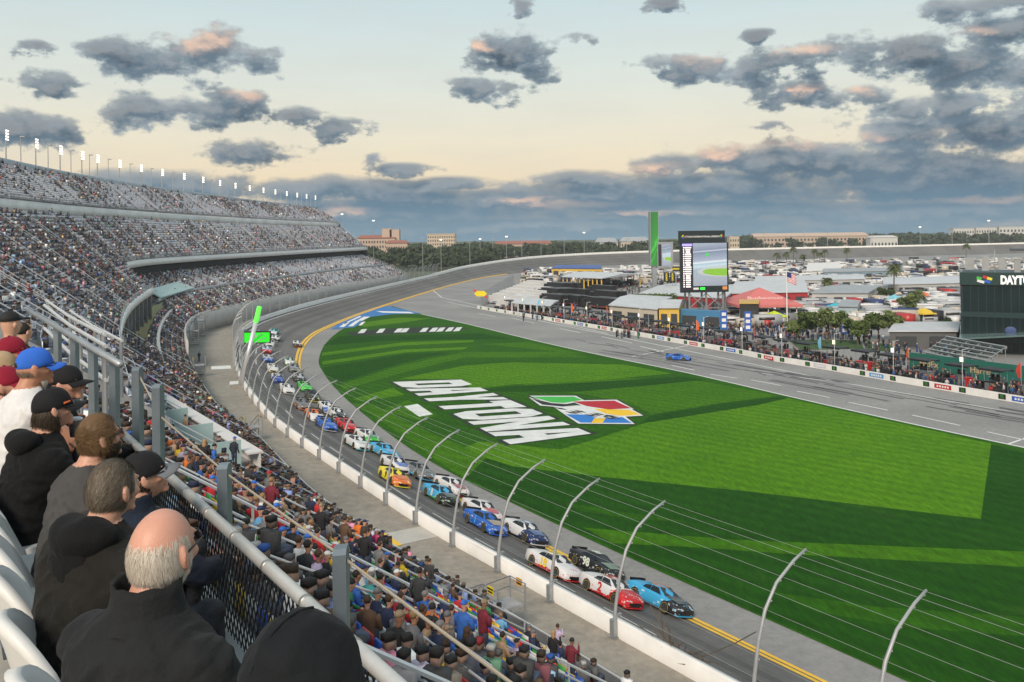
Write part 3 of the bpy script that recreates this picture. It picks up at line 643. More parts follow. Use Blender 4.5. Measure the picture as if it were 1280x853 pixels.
# the fence further round the bend, with fine mesh panels of real wire
farL = [L_ref+5.75*24+9*i for i in range(0, 34)]; pr = None
g = MB(); gm = MB(); allp = []
for L in farL:
    p, nn = at_len(L); p = p-nn*.5; allp.append((p, nn))
    gp = MB(); gp.tube([p, p+Vector((0, 0, 4.8)), p+nn*.6+Vector((0, 0, 5.9)), p+nn*1.6+Vector((0, 0, 6.5))], .09, 6); gp.build('post', m_post, fence)
for h in np.arange(1.2, 6.2, 0.42): gm.tube([p+nn*(0 if h < 4.8 else (h-4.8)*.7)+Vector((0, 0, h)) for p, nn in allp], .028, 4)
for (p, nn), (p2, n2_) in zip(allp[:-1], allp[1:]):
    for j in range(1, 12):
        q = p.lerp(p2, j/12); gm.tube([q+Vector((0, 0, .8)), q+Vector((0, 0, 5))], .02, 3)
gm.build('wire_mesh', m_galv, fence)
# barrier modules and cable tangle at the wall foot
g = MB()
cc = U(842, 822, 2.6)
for i in range(44):
    a = random.uniform(0, 2*PI); L = random.uniform(.8, 3.2); hz = random.uniform(.2, 2.0)
    pts = [cc+Vector((random.uniform(-.5, .5), random.uniform(-.5, .5), .2))]
    e = pts[0]+TD*L*math.cos(a)*.9+ND*.35*math.sin(a)+Vector((0, 0, hz*(1 if math.cos(a) > -.2 else .4)))
    pts += [pts[0].lerp(e, .5)+Vector((0, 0, random.uniform(-.2, .3))), e]; g.tube(pts, .026, 4)
e = U(945, 790, 5.0); g.tube([cc+Vector((0, 0, .4)), cc.lerp(e, .4)-Vector((0, 0, .4)), cc.lerp(e, .75)-Vector((0, 0, .25)), e], .03, 5)
tag(g.build('cable_bundle', M('rusty_cable', (0.10, 0.08, 0.065), .8)), 'tangle of loose brown cables at the foot of a fence post by the white wall', 'cables')
# front fence of the stand
ff = thing('stand_fence', 'low dark mesh fence with a bright top rail between the front row and the walkway', 'fence')
sfs = np.linspace(0.6, 6.3, 90)
V = []; Fq = []
for i, q in enumerate(sfs):
    p = SP(q, -.004, z=2.4); V += [p+Vector((0, 0, .05)), p+Vector((0, 0, 2.15))]
    if i: a = 2*i-2; Fq.append((a, a+2, a+3, a+1))
o = link('mesh_panel', npmesh('mesh_panel', V, Fq, M('dark_mesh', (0.10, 0.105, 0.11), .6, var=.3, scale=1.5)), ff)
md = o.modifiers.new('thick', 'SOLIDIFY'); md.thickness = .03
g = MB(); g.tube([SP(q, -.004, z=4.62) for q in sfs], .035, 6); g.build('top_rail', m_alu, ff)
for q in sfs[::3]:
    g = MB(); p = SP(q, -.004, z=2.4); g.tube([p, p+Vector((0, 0, 2.2))], .05, 6); g.build('post', m_galv, ff)
# ------------------------------------------------------------------ seats and people in the stand
m_seatcol = Mattr('seat_plastic', 0.5); m_crowd = Mattr('crowd_clothes', 0.8)
m_cloth = Mattr('clothing', 0.85, 'obj'); m_skin = Mattr('skin', 0.55, skin=True)
m_jean = M('dark_trousers', (0.035, 0.045, 0.075), .85, var=.3); m_tan = M('shoe_dark', (0.03, 0.03, 0.03), .7); m_hairm = Mattr('hair', 0.8, 'obj')
BR = [(.55,.02,.02),(.02,.10,.48),(.70,.45,.02),(.03,.28,.06),(.62,.62,.6),(.02,.10,.48)]
BRN = ['red', 'blue', 'yellow', 'green', 'white', 'blue']
GREYS = [(.58,.59,.63),(.66,.66,.70),(.50,.51,.56),(.74,.74,.77),(.62,.61,.67),(.42,.43,.48)]
TOPS = [('black', (.012,.012,.014)), ('navy', (.018,.028,.07)), ('grey', (.14,.14,.15)), ('charcoal', (.035,.036,.04)), ('red', (.42,.02,.025)), ('blue', (.03,.12,.42)), ('white', (.6,.6,.6)), ('tan', (.36,.24,.15)), ('yellow', (.62,.42,.02)), ('orange', (.65,.16,.02)), ('pink', (.62,.06,.20)), ('green', (.04,.22,.09)), ('light blue', (.14,.36,.6)), ('maroon', (.16,.015,.03)), ('brown', (.10,.055,.03)), ('teal', (.06,.34,.33)), ('lavender', (.42,.36,.52))]
TW = np.array([24, 14, 11, 15, 3.6, 3.2, 5, 3.2, 1.0, 1.0, 1.2, 1.2, 1.2, 2.6, 4, .7, 1.2]); TWI = np.array([15, 11, 8, 9, 8, 8, 7, 5, 1.8, 2.2, 2.4, 3, 4, 3, 4, 2, 2.]); TWI = TWI/TWI.sum(); TW = TW/TW.sum()
HAIRS = [('brown hair', (.045,.026,.014)), ('dark hair', (.015,.012,.01)), ('blond hair', (.24,.145,.065)), ('grey hair', (.17,.165,.16)), ('black cap', (.012,.012,.014)), ('white cap', (.6,.6,.58)), ('red cap', (.45,.02,.03)), ('blue cap', (.03,.13,.5)), ('navy cap', (.015,.025,.08)), ('grey knit hat', (.13,.13,.14)), ('black knit hat', (.014,.014,.016)), ('tan cap', (.26,.19,.12)), ('orange knit hat', (.6,.15,.02)), ('long brown hair', (.055,.028,.014)), ('long blond hair', (.36,.22,.1))]
HW = np.array([20, 18, 3, 3.5, 16, 4, 3, 2.5, 7, 5, 9, 2, .8, 6, 1.6]); HW = HW/HW.sum()
def person_mesh(pose):
    'a small whole figure, facing +y, seated (hips at z 0.45) or standing'
    g = MB(); st = pose.startswith('stand'); hz = 0.93 if st else 0.47; lean = 0.12 if pose == 'seat_fwd' else (0.03 if not st else 0.02)
    R = lambda z, ax, ay, y=0.0, n=10: [Vector((ax*math.cos(2*PI*k/n), y+ay*math.sin(2*PI*k/n), z)) for k in range(n)]
    L = lambda h: lean*h/.5
    rings = [R(hz-.10, .10, .09, -.0), R(hz-.04, .175, .13), R(hz+.08, .17, .125, L(.08)), R(hz+.25, .185, .125, L(.25)), R(hz+.40, .215, .125, L(.4)), R(hz+.50, .19, .10, L(.5)), R(hz+.545, .09, .075, L(.54)), R(hz+.565, .056, .06, L(.56)+.01)]
    g.loft(rings, 0); hy = L(.6)+.03
    g.loft([R(hz+.55, .052, .055, L(.56)+.01), R(hz+.61, .052, .058, hy), R(hz+.64, .062, .078, hy+.01), R(hz+.70, .075, .094, hy+.008), R(hz+.76, .077, .096, hy), R(hz+.81, .062, .08, hy-.005), R(hz+.84, .03, .04, hy-.005)], 1)
    g.ell((0, hy+.10, hz+.70), (.016, .022, .025), 6, 4, 1)
    for sx in (-1, 1):
        sh = Vector((sx*.205, L(.46), hz+.45)); g.ell((sx*.078, hy, hz+.71), (.014, .022, .032), 6, 4, 1)
        if st:
            if pose == 'stand_phone' and sx > 0: e, h = Vector((.24, .16, hz+.25)), Vector((.10, .30, hz+.52))
            elif pose == 'stand_fold': e, h = Vector((sx*.27, .05, hz+.18)), Vector((sx*.06, .22, hz+.22))
            else: e, h = Vector((sx*.27, -.02, hz+.16)), Vector((sx*.26, .10, hz-.06))
            kn, an = Vector((sx*.10, .02, .50)), Vector((sx*.11, 0, .07)); hip = Vector((sx*.09, 0, hz-.04))
        else:
            if pose == 'seat_phone' and sx > 0: e, h = Vector((.27, .18, hz+.25)), Vector((.12, .34, hz+.5))
            else: e, h = Vector((sx*.27, .10+L(.2), hz+.17)), Vector((sx*.13, .36, hz+.14))
            kn, an = Vector((sx*.12, .43, .50)), Vector((sx*.11, .40, .07)); hip = Vector((sx*.09, .02, hz-.02))
        g.tube([sh, sh.lerp(e, .5), e, e.lerp(h, .5), h], [.072, .062, .052, .046, .036], 7, 0)
        d = (h-e).normalized(); g.ell(h+d*.06, (.036, .03, .05), 7, 5, 1, d.to_track_quat('Z', 'Y').to_matrix())
        g.tube([hip, hip.lerp(kn, .5), kn, kn.lerp(an, .5), an], [.098, .086, .066, .062, .045], 7, 2)
        g.box(an+Vector((0, .07, -.03)), (.09, .26, .075), mi=3)
    return g.mesh('person', [m_cloth, m_skin, m_jean, m_tan], True), hz, hy
POSES = {p: person_mesh(p) for p in ('seat', 'seat_fwd', 'seat_phone', 'stand', 'stand_fold', 'stand_phone')}
def hair_mesh(kind, hz, hy):
    g = MB(); c = (0, hy-.006, hz+.755)
    up_ = lambda q: Vector((q.x, q.y, max(q.z, -.25)))
    if 'cap' in kind:
        g.ell(c, (.086, .106, .098), 10, 6, fn=lambda q: Vector((q.x, q.y, max(q.z, -.05)))); g.ell((0, hy+.12, hz+.765), (.07, .085, .014), 10, 4)
    elif 'knit' in kind: g.ell((0, hy-.008, hz+.75), (.09, .108, .115), 10, 6, fn=lambda q: Vector((q.x, q.y, max(q.z, -.1)))); g.ell((0, hy-.008, hz+.745), (.096, .112, .03), 10, 4)
    elif 'long' in kind:
        g.ell((0, hy-.016, hz+.75), (.088, .10, .105), 10, 6); g.ell((0, hy-.065, hz+.60), (.095, .06, .17), 10, 6)
    else: g.ell((0, hy-.018, hz+.755), (.086, .098, .098), 10, 7, fn=lambda q: Vector((q.x*(1+.08*math.sin(9*q.z)), q.y, max(q.z, -.55))))
    return g.mesh(kind.split()[-1], [m_hairm], True)
HM = {}
def hair_for(hn, pose):
    k = ('cap' if 'cap' in hn else 'knit hat' if 'knit' in hn else 'long hair' if 'long' in hn else 'hair', POSES[pose][1], POSES[pose][2])
    if k not in HM: HM[k] = hair_mesh(*k)
    return HM[k]
USED = {}
def ulabel(base, extra):
    'make a label that no other thing carries'
    l = base
    for e in ['']+extra:
        l2 = (base+' '+e).strip()
        if l2 not in USED: l = l2; break
    else:
        return None
    USED[l] = 1; return l
def person(pose, top, hairn, pos, yaw, label, group, cat='person', s=1.0):
    me = POSES[pose][0]; o = link('person', me, None, pos, yaw); o.color = (*top, 1); tag(o, label, cat, group); o.scale = (s, s, s)
    h = link('cap' if 'cap' in hairn[0] else 'knit_hat' if 'knit' in hairn[0] else 'hair', hair_for(hairn[0], pose), o); h.color = (*hairn[1], 1)
    return o
# seat places
seat_v, seat_f = npboxes([(0, .0, .42, .46, .42, .05), (0, -.2, .66, .46, .05, .46)])
places = []           # x, y, z, yaw, tier index, sf, row u
for ti, t in enumerate(tiers):
    if t.s1 <= t.s0: continue
    for j in range(t.n):
        u, w = t.row(j); um = u+(t.u1-t.u0)/t.n*0.45
        sfs_ = np.linspace(t.s0, t.s1, 160); P = np.array([SP(q, um, w=w) for q in sfs_]); d = np.r_[0, np.cumsum(np.linalg.norm(np.diff(P, axis=0), axis=1))]
        for L in np.arange(.4, d[-1]-.3, .56):
            q = np.interp(L, d, sfs_)
            if min((abs(q-a) for a in AIS[id(t)]), default=9)*d[-1]/(t.s1-t.s0) < .85: continue
            p = np.array([np.interp(L, d, P[:, i]) for i in range(3)]); places.append((p[0], p[1], p[2], q, ti, u, j))
PL = np.array(places)
nrm = np.array([SN(q, .3)[:2] for q in np.linspace(0, 13.1, 300)]); qi = np.clip((PL[:, 3]/13.1*299).astype(int), 0, 299)
yaw = np.arctan2(nrm[qi, 1], nrm[qi, 0])-PI/2            # figure faces +y
vis = np.array([(-60 < a < 1340 and -60 < b < 930) if y_ > 1 else False for (a, b), y_ in ((proj(p[:3]) if p[1] > 1 else (0, 0), p[1]) for p in places)])
PL, yaw = PL[vis], yaw[vis]
# stairwell and seating boxes keep some places free
tt = PL[:, 0]*TD.x+PL[:, 1]*TD.y; nn_ = PL[:, 0]*ND.x+PL[:, 1]*ND.y
BOXZ = (tt > 50) & (tt < 110) & (nn_ < 19.2) & (PL[:, 4] == 0) & ((nn_ > 11.5) | (tt < 96))
RAMPZ = (PL[:, 4] == 0) & (nn_ < 9.5) & (tt < 60) & (rng.random(len(PL)) < .5)
keep = ~BOXZ; PL, yaw, tt, nn_ = PL[keep], yaw[keep], tt[keep], nn_[keep]
dist = np.hypot(PL[:, 0], PL[:, 1])
far = PL[:, 3] > 9.5
pocc = np.where(PL[:, 4] == 6, .11, np.where(PL[:, 4] == 5, .22, np.where(PL[:, 4] == 2, .34, np.where(PL[:, 4] == 4, .36, np.where(PL[:, 4] >= 3, .48, .80)))))
pocc = np.where((PL[:, 4] == 6) & (PL[:, 3] > 9), .07, pocc); pocc = np.where((PL[:, 3] > 11.2) & (PL[:, 4] >= 3), .14, pocc)
clump = np.sin(PL[:, 0]*.13+PL[:, 4])*np.sin(PL[:, 1]*.11)+.6*np.sin(PL[:, 0]*.05-PL[:, 2]*.31)
pocc = np.clip(pocc+.14*clump, .03, .97)
pocc = np.where((tt < 36) & (PL[:, 4] == 0), np.where(nn_ > 13.5, .11, np.where(nn_ > 11, .35, .66)), pocc)
pocc = np.where((tt >= 36) & (tt < 58) & (PL[:, 4] == 0) & (nn_ > 22), .55, pocc)
occ = rng.random(len(PL)) < pocc
# seats: the nearest bright ones are single objects, the rest one mass
scol = np.array(GREYS)[rng.integers(0, len(GREYS), len(PL))]
near = (PL[:, 4] == 0)
bi = (np.arange(len(PL))*7+PL[:, 6].astype(int)*3+rng.integers(0, 6, len(PL))) % 6
scol[near] = np.array(BR)[bi[near]]
order = np.argsort(dist)
cand = [i for i in order if PL[i, 4] == 0 and nn_[i] > 14 and -5 < proj(PL[i, :3])[0] < 1280 and proj(PL[i, :3])[1] < 870 and (not occ[i])]
indiv = cand[:260]; iset = set(indiv)
MSEAT = {}
def seat_mesh(ci):
    if ci in MSEAT: return MSEAT[ci]
    mm = M('seat_'+BRN[ci], BR[ci], .45, var=.08)
    g = MB(); V = []
    prof = [(-.16, .42), (-.19, .55), (-.23, .72), (-.25, .86)]
    def shell(x, k): return Vector((x, prof[k][0]+.09*(abs(x)/.24)**2, prof[k][1]-(.05*(abs(x)/.24)**2 if k == 3 else 0)))
    xs = [-.24, -.16, 0, .16, .24]
    a = [[shell(x, k) for x in xs] for k in range(4)]; b_ = [[v+Vector((0, -.03, 0)) for v in r] for r in a]
    vs = [v for r in a for v in r]+[v for r in b_ for v in r]; fs = []
    for k in range(3):
        for i in range(4): c = k*5+i; fs.append((c, c+1, c+6, c+5)); fs.append((20+c, 20+c+5, 20+c+6, 20+c+1))
    for i in range(4): fs.append((15+i, 16+i, 36+i, 35+i)); fs.append((i, 20+i, 21+i, i+1))
    for k in range(3): fs.append((k*5, k*5+5, 25+k*5, 20+k*5)); fs.append((4+k*5, 24+k*5, 29+k*5, 9+k*5))
    g.add(vs, fs, 0)
    g.ell((0, -.253, .70), (.075, .012, .055), 10, 4, 1); g.ell((0, -.20, .70), (.075, .012, .055), 10, 4, 1)
    g2 = MB(); g2.box((0, .0, .42), (.46, .42, .045), taper=.92); g2.box((0, .19, .395), (.42, .05, .05)); g2.box((0, -.1, .2), (.06, .3, .4))
    MSEAT[ci] = (g.mesh('stadium_seat', [mm, M('hand_hole_dark', (.015,.015,.018), .8, var=0)], True), g2.mesh('seat_pan', [mm]))
    return MSEAT[ci]
for i in indiv:
    ci = int(bi[i]); a, b_ = seat_mesh(ci)
    o = link('stadium_seat', a, None, PL[i, :3], yaw[i]); nm = BRN[ci]
    tag(o, 'empty %s plastic seat with a round hand hole in the lower rows' % nm, 'seat', nm+' empty seats in the lower rows')
    link('seat_pan', b_, o)
rest = np.array([i for i in range(len(PL)) if i not in iset])
V, Fq = npinst(seat_v, seat_f, PL[rest, :3], yaw[rest])
o = link('stadium_seats', npmesh('stadium_seats', V, Fq, m_seatcol, np.repeat(scol[rest], len(seat_f), 0))); tag(o, 'rows of plastic seats covering all tiers of the curving stand', 'seats', kind='stuff')
# people
occ_i = [i for i in order if occ[i]]
def seen(i):
    a, b_ = proj(PL[i, :3]); return -10 < a < 1285 and 100 < b_ < 868 and not (PL[i, 4] == 0 and nn_[i] < 7.0 and tt[i] < 40)
ind = [i for i in occ_i if seen(i) and PL[i, 4] == 0][:212]; pset = set(ind)
heads = []
def zone(t, n):
    if n > 22.3: r = 'front row'
    elif n > 19.5: r = 'third row up'
    elif n > 16.5: r = 'middle rows'
    elif n > 12.5: r = 'upper rows'
    else: r = 'topmost rows'
    if t < 28: q = 'among the bright seats'
    elif t < 38: q = 'near the stair gate'
    elif t < 48: q = 'beyond the stair gate'
    elif t < 58: q = 'across from the pale slab'
    elif t < 70: q = 'by the white counter end'
    else: q = 'past the white counter'
    return r, q
vb = ['seated', 'sitting upright', 'sitting turned sideways', 'leaning forward', 'sitting low', 'sitting with knees together']
for c, i in enumerate(ind):
    ta = int(rng.choice(len(TOPS), p=TWI)); ha = int(rng.choice(len(HAIRS), p=HW)); pose = str(rng.choice(['seat', 'seat_fwd', 'seat_phone', 'stand', 'stand_fold', 'stand_phone'], p=[.5, .26, .04, .08, .08, .04]))
    if nn_[i] < 9.5 and tt[i] < 40: pose = 'seat_fwd'
    lab = None
    for tries in range(60):
        r, q = zone(tt[i], nn_[i]); hp = HAIRS[ha][0]; act = {'seat': 'seated', 'seat_fwd': 'leaning forward', 'seat_phone': 'seated filming', 'stand': 'standing', 'stand_fold': 'arms folded,', 'stand_phone': 'upright filming'}[pose]
        lab = ulabel('%s person, %s top, %s, %s %s' % (act, TOPS[ta][0], hp, r, q), [])
        if lab: break
        ta = int(rng.choice(len(TOPS), p=TWI)); ha = int(rng.choice(len(HAIRS), p=HW))
    lab = lab[0].upper()+lab[1:] if lab else 'person'
    p = Vector(PL[i, :3]); f = Vector((math.cos(yaw[i]+PI/2), math.sin(yaw[i]+PI/2), 0))
    if pose.startswith('stand'): p += f*.28
    elif True: p += f*.02
    person(pose, TOPS[ta][1], HAIRS[ha], p, yaw[i]+rng.normal(.25, .35), lab, 'spectators in the lower tier of the near stand', s=float(rng.uniform(.94, 1.06)))
cr = np.array([i for i in occ_i if i not in pset])
pv = np.array([(-.17,-.11,.40),(.17,-.11,.40),(-.17,.12,.40),(.17,.12,.40),(-.23,-.08,.95),(.23,-.08,.95),(-.21,.15,.95),(.21,.15,.95)])
lv, lf = npboxes([(0, .28, .48, .34, .38, .15)]); 
hv, hf = npboxes([(0, .05, 1.10, .155, .18, .16)]); tv, tf = npboxes([(0, .035, 1.215, .17, .20, .10)])
BV = np.concatenate([pv, lv, hv, tv]); BF = np.concatenate([BOXF, lf+8, hf+16, tf+24])
stand_up = rng.random(len(cr)) < .12
pos = PL[cr, :3].copy(); pos[:, 2] += np.where(stand_up, .45, 0)+rng.normal(0, .04, len(cr)); jit = yaw[cr]+rng.normal(.2, .5, len(cr))
V, Fq = npinst(BV, BF, pos, jit, rng.uniform(.9, 1.1, len(cr)))
TC = np.array([c for _, c in TOPS]); HC = np.array([c for _, c in HAIRS])
ctop = TC[rng.choice(len(TOPS), len(cr), p=TW)]*rng.uniform(.9, 2.2, (len(cr), 1))+rng.uniform(0, .07, (len(cr), 1)); ctop_ = 0; chair = .6*HC[rng.choice(len(HAIRS), len(cr), p=HW)]; ctop = ctop*.55+.45*ctop.mean(1, keepdims=True); csk = np.array([(.30,.20,.155)])*rng.uniform(.4, 1.1, (len(cr), 1)); cleg = np.array([(.04,.05,.08)])*rng.uniform(.5, 2.5, (len(cr), 1))
C = np.concatenate([np.repeat(ctop[:, None], 6, 1), np.repeat(cleg[:, None], 6, 1), np.repeat(csk[:, None], 6, 1), np.repeat(chair[:, None], 6, 1)], 1).reshape(-1, 3)
o = link('crowd', npmesh('crowd', V, Fq, m_crowd, C)); tag(o, 'dense crowd of spectators filling the tiers of the grandstand', 'crowd', kind='stuff')
print('seats', len(PL), 'crowd', len(cr), 'indiv', len(ind))
# ------------------------------------------------------------------ race cars
m_glass = M('car_glass', (0.012, 0.016, 0.022), 0.15, var=0, spec=0.35); m_tyre = M('tyre_black', (0.014, 0.014, 0.014), .7, var=.2)
m_rim = M('rim_metal', (0.10, 0.10, 0.10), .4, .6); m_blk = M('black_trim', (0.012, 0.012, 0.013), .5, var=0); m_tlet = M('tyre_yellow_ring', (0.5, 0.36, 0.03), .6, var=0)
def livery(name, a, b, c, th=.6, dz=.55, decal=(.7, .7, .7), front=None):
    'paint in three colours split along the car, with sponsor sticker patches'
    m = bpy.data.materials.new(name); m.use_nodes = True; n = NT(m.node_tree); p = n.n['Principled BSDF']
    g = n.new('ShaderNodeTexCoord').outputs['Object']; x, y, z = n.sep(g)
    wob = n.math('MULTIPLY', n.math('SUBTRACT', n.noise(g, 1.6, 3), .5), .5)
    f = n.math('GREATER_THAN', n.math('ADD', n.math('ADD', y, n.math('MULTIPLY', z, -.9)), wob), th)
    col = n.mix(f, a, b)
    lo = n.math('LESS_THAN', n.math('ADD', z, n.math('MULTIPLY', n.math('ABSOLUTE', n.math('SUBTRACT', y, .2)), .10)), dz-.08)
    col = n.mix(lo, col, c)
    v = n.new('ShaderNodeTexVoronoi', feature='F1', distance='CHEBYCHEV'); n.put(v.inputs['Vector'], n.vm('MULTIPLY', g, (1, .55, 1.2))); v.inputs['Scale'].default_value = 4.2
    dm0 = n.math('LESS_THAN', z, .80); dm = n.math('MULTIPLY', dm0, n.math('GREATER_THAN', n.math('ABSOLUTE', n.math('ADD', y, .12)), .48)); st = n.math('MULTIPLY', n.math('MULTIPLY', n.math('LESS_THAN', v.outputs['Distance'], .33), dm), n.math('GREATER_THAN', n.noise(g, 2.3, 2), .44))
    col = n.mix(n.math('MULTIPLY', st, .7), col, n.mix(n.math('GREATER_THAN', n.noise(g, 5, 1), .5), decal, tuple(min(.8, 1.4*q) for q in c)))
    n.put(p.inputs['Base Color'], col); p.inputs['Roughness'].default_value = .45; p.inputs['Specular IOR Level'].default_value = .3; p.inputs['Coat Weight'].default_value = .15; p.inputs['Coat Roughness'].default_value = .08
    return m
CW, CL = 0.95, 2.42
def car_body():
    g = MB()
    st = [(-2.42, .42, .80, .80, .74), (-2.30, .24, .96, .91, .86), (-1.9, .16, 1.02, .96, .92), (-1.35, .14, .97, .97, .92), (-.6, .13, .93, .95, .91), (.3, .13, .91, .94, .90), (.95, .13, .88, .96, .90), (1.45, .13, .83, .97, .88), (1.95, .13, .74, .95, .82), (2.25, .13, .64, .88, .72), (2.42, .16, .50, .74, .55)]
    rings = []
    for y, zb, zt, hw, ht in st:
        zm = zb+(zt-zb)*.55
        half = [(hw*.93, zb), (hw, zb+.10), (hw*1.0, zm), (hw*.985, zt-.10), (ht, zt-.01), (ht*.5, zt+.035), (0, zt+.045)]
        ring = [Vector((a, y, z)) for a, z in half]+[Vector((-a, y, z)) for a, z in half[-2::-1]]
        rings.append(ring)
    g.loft(rings, 0)
    # roof and pillars
    ro = [(-1.32, .985, .80, .70), (-.95, 1.14, .70, .60), (-.55, 1.265, .64, .52), (-.1, 1.31, .62, .52), (.28, 1.285, .63, .52), (.70, 1.10, .71, .62), (1.08, .895, .80, .72)]
    rr = [[Vector((a, y, .86)), Vector((a*.985+.0, y, .9+(z-.9)*.45)), Vector((b, y, z-.02)), Vector((0, y, z+.02)), Vector((-b, y, z-.02)), Vector((-a*.985, y, .9+(z-.9)*.45)), Vector((-a, y, .86))] for y, z, a, b in ro]
    g.loft(rr, 0, True)
    return g
def car_parts():
    P = {}
    b = car_body(); me = b.mesh('race_car', [MATS['black_trim']], True); P['body'] = me
    def glass(quads, name):
        g = MB()
        for q in quads:
            c = [Vector(v) for v in q]; nn = (c[1]-c[0]).cross(c[2]-c[0]).normalized()
            g.add([v+nn*.012 for v in c]+[v-nn*.01 for v in c], [(0, 1, 2, 3), (7, 6, 5, 4), (0, 4, 5, 1), (1, 5, 6, 2), (2, 6, 7, 3), (3, 7, 4, 0)])
        P[name] = g.mesh(name, m_glass)
    glass([[(-.66, 1.03, .925), (.66, 1.03, .925), (.50, .32, 1.275), (-.50, .32, 1.275)]], 'windshield')
    glass([[(.62, -1.26, 1.0), (-.62, -1.26, 1.0), (-.48, -.60, 1.245), (.48, -.60, 1.245)]], 'rear_window')
    for s, nm in ((1, 'side_window'), (-1, 'side_window')):
        q = [(s*.775, .72, .93), (s*.755, -.28, .93), (s*.575, -.28, 1.245), (s*.57, .30, 1.24)]; q2 = [(s*.765, -.36, .93), (s*.79, -.98, .95), (s*.66, -.82, 1.13), (s*.58, -.36, 1.235)]
        if s > 0: q, q2 = q[::-1], q2[::-1]
        q = [(a*1.005+s*.006, b_, c) for a, b_, c in q]; q2 = [(a*1.005+s*.006, b_, c) for a, b_, c in q2]
        g = MB()
        for qq in (q[::-1], q2[::-1]):
            c = [Vector(v) for v in qq]; o_ = Vector((s*.012, 0, .006)); g.add([v+o_ for v in c]+[v-o_ for v in c], [(0, 1, 2, 3), (7, 6, 5, 4), (0, 4, 5, 1), (1, 5, 6, 2), (2, 6, 7, 3), (3, 7, 4, 0)])
        P.setdefault('sides', []).append(g.mesh(nm, m_glass))
    g = MB(); g.box((0, -2.30, 1.07), (1.5, .03, .17)); g.box((-.6, -2.27, .99), (.03, .08, .16)); g.box((.6, -2.27, .99), (.03, .08, .16)); P['spoiler'] = g.mesh('spoiler', m_blk)
    g = MB(); g.prism([(-.86, 2.2), (.86, 2.2), (.72, 2.46), (.4, 2.53), (-.4, 2.53), (-.72, 2.46)], .09, .135); P['splitter'] = g.mesh('splitter', [m_blk])
    g = MB(); g.box((0, 2.405, .335), (1.05, .05, .16)); g.box((0, 2.44, .22), (.8, .03, .07)); P['grille'] = g.mesh('grille', m_blk)
    g = MB()
    for s in (-1, 1): g.ell((s*.62, 2.24, .50), (.17, .16, .075), 8, 5)
    P['lamps'] = g.mesh('headlight_decal', M('lamp_pale', (.5, .5, .5), .2, var=0))
    g = MB()
    prof = [(.22, -.12), (.335, -.12), (.35, -.08), (.35, .08), (.335, .12), (.22, .12)]
    g.loft([[Vector((z, r*math.cos(2*PI*k/18), r*math.sin(2*PI*k/18))) for k in range(18)] for r, z in prof], 0); P['wheel'] = g.mesh('wheel', m_tyre, True)
    g = MB()
    for z in (-.126, .126):
        g.loft([[Vector((z, r*math.cos(2*PI*k/14), r*math.sin(2*PI*k/14))) for k in range(14)] for r in (.21, .05)], 0, False)
        g.loft([[Vector((z, r*math.cos(2*PI*k/18), r*math.sin(2*PI*k/18))) for k in range(18)] for r in (.305, .285)], 1, False)
    P['rim'] = g.mesh('rim', [m_rim, m_tlet])
    g = MB()
    for s in (-1, 1):
        for y in (-1.42, 1.40):
            g.loft([[Vector((s*.965, y+r*math.cos(2*PI*k/18), .36+r*math.sin(2*PI*k/18))) for k in range(18)] for r in (.40, .02)], 0, False)
    P['arch'] = g.mesh('wheel_arch', m_blk)
    return P
CP = car_parts()
WMAT = {}
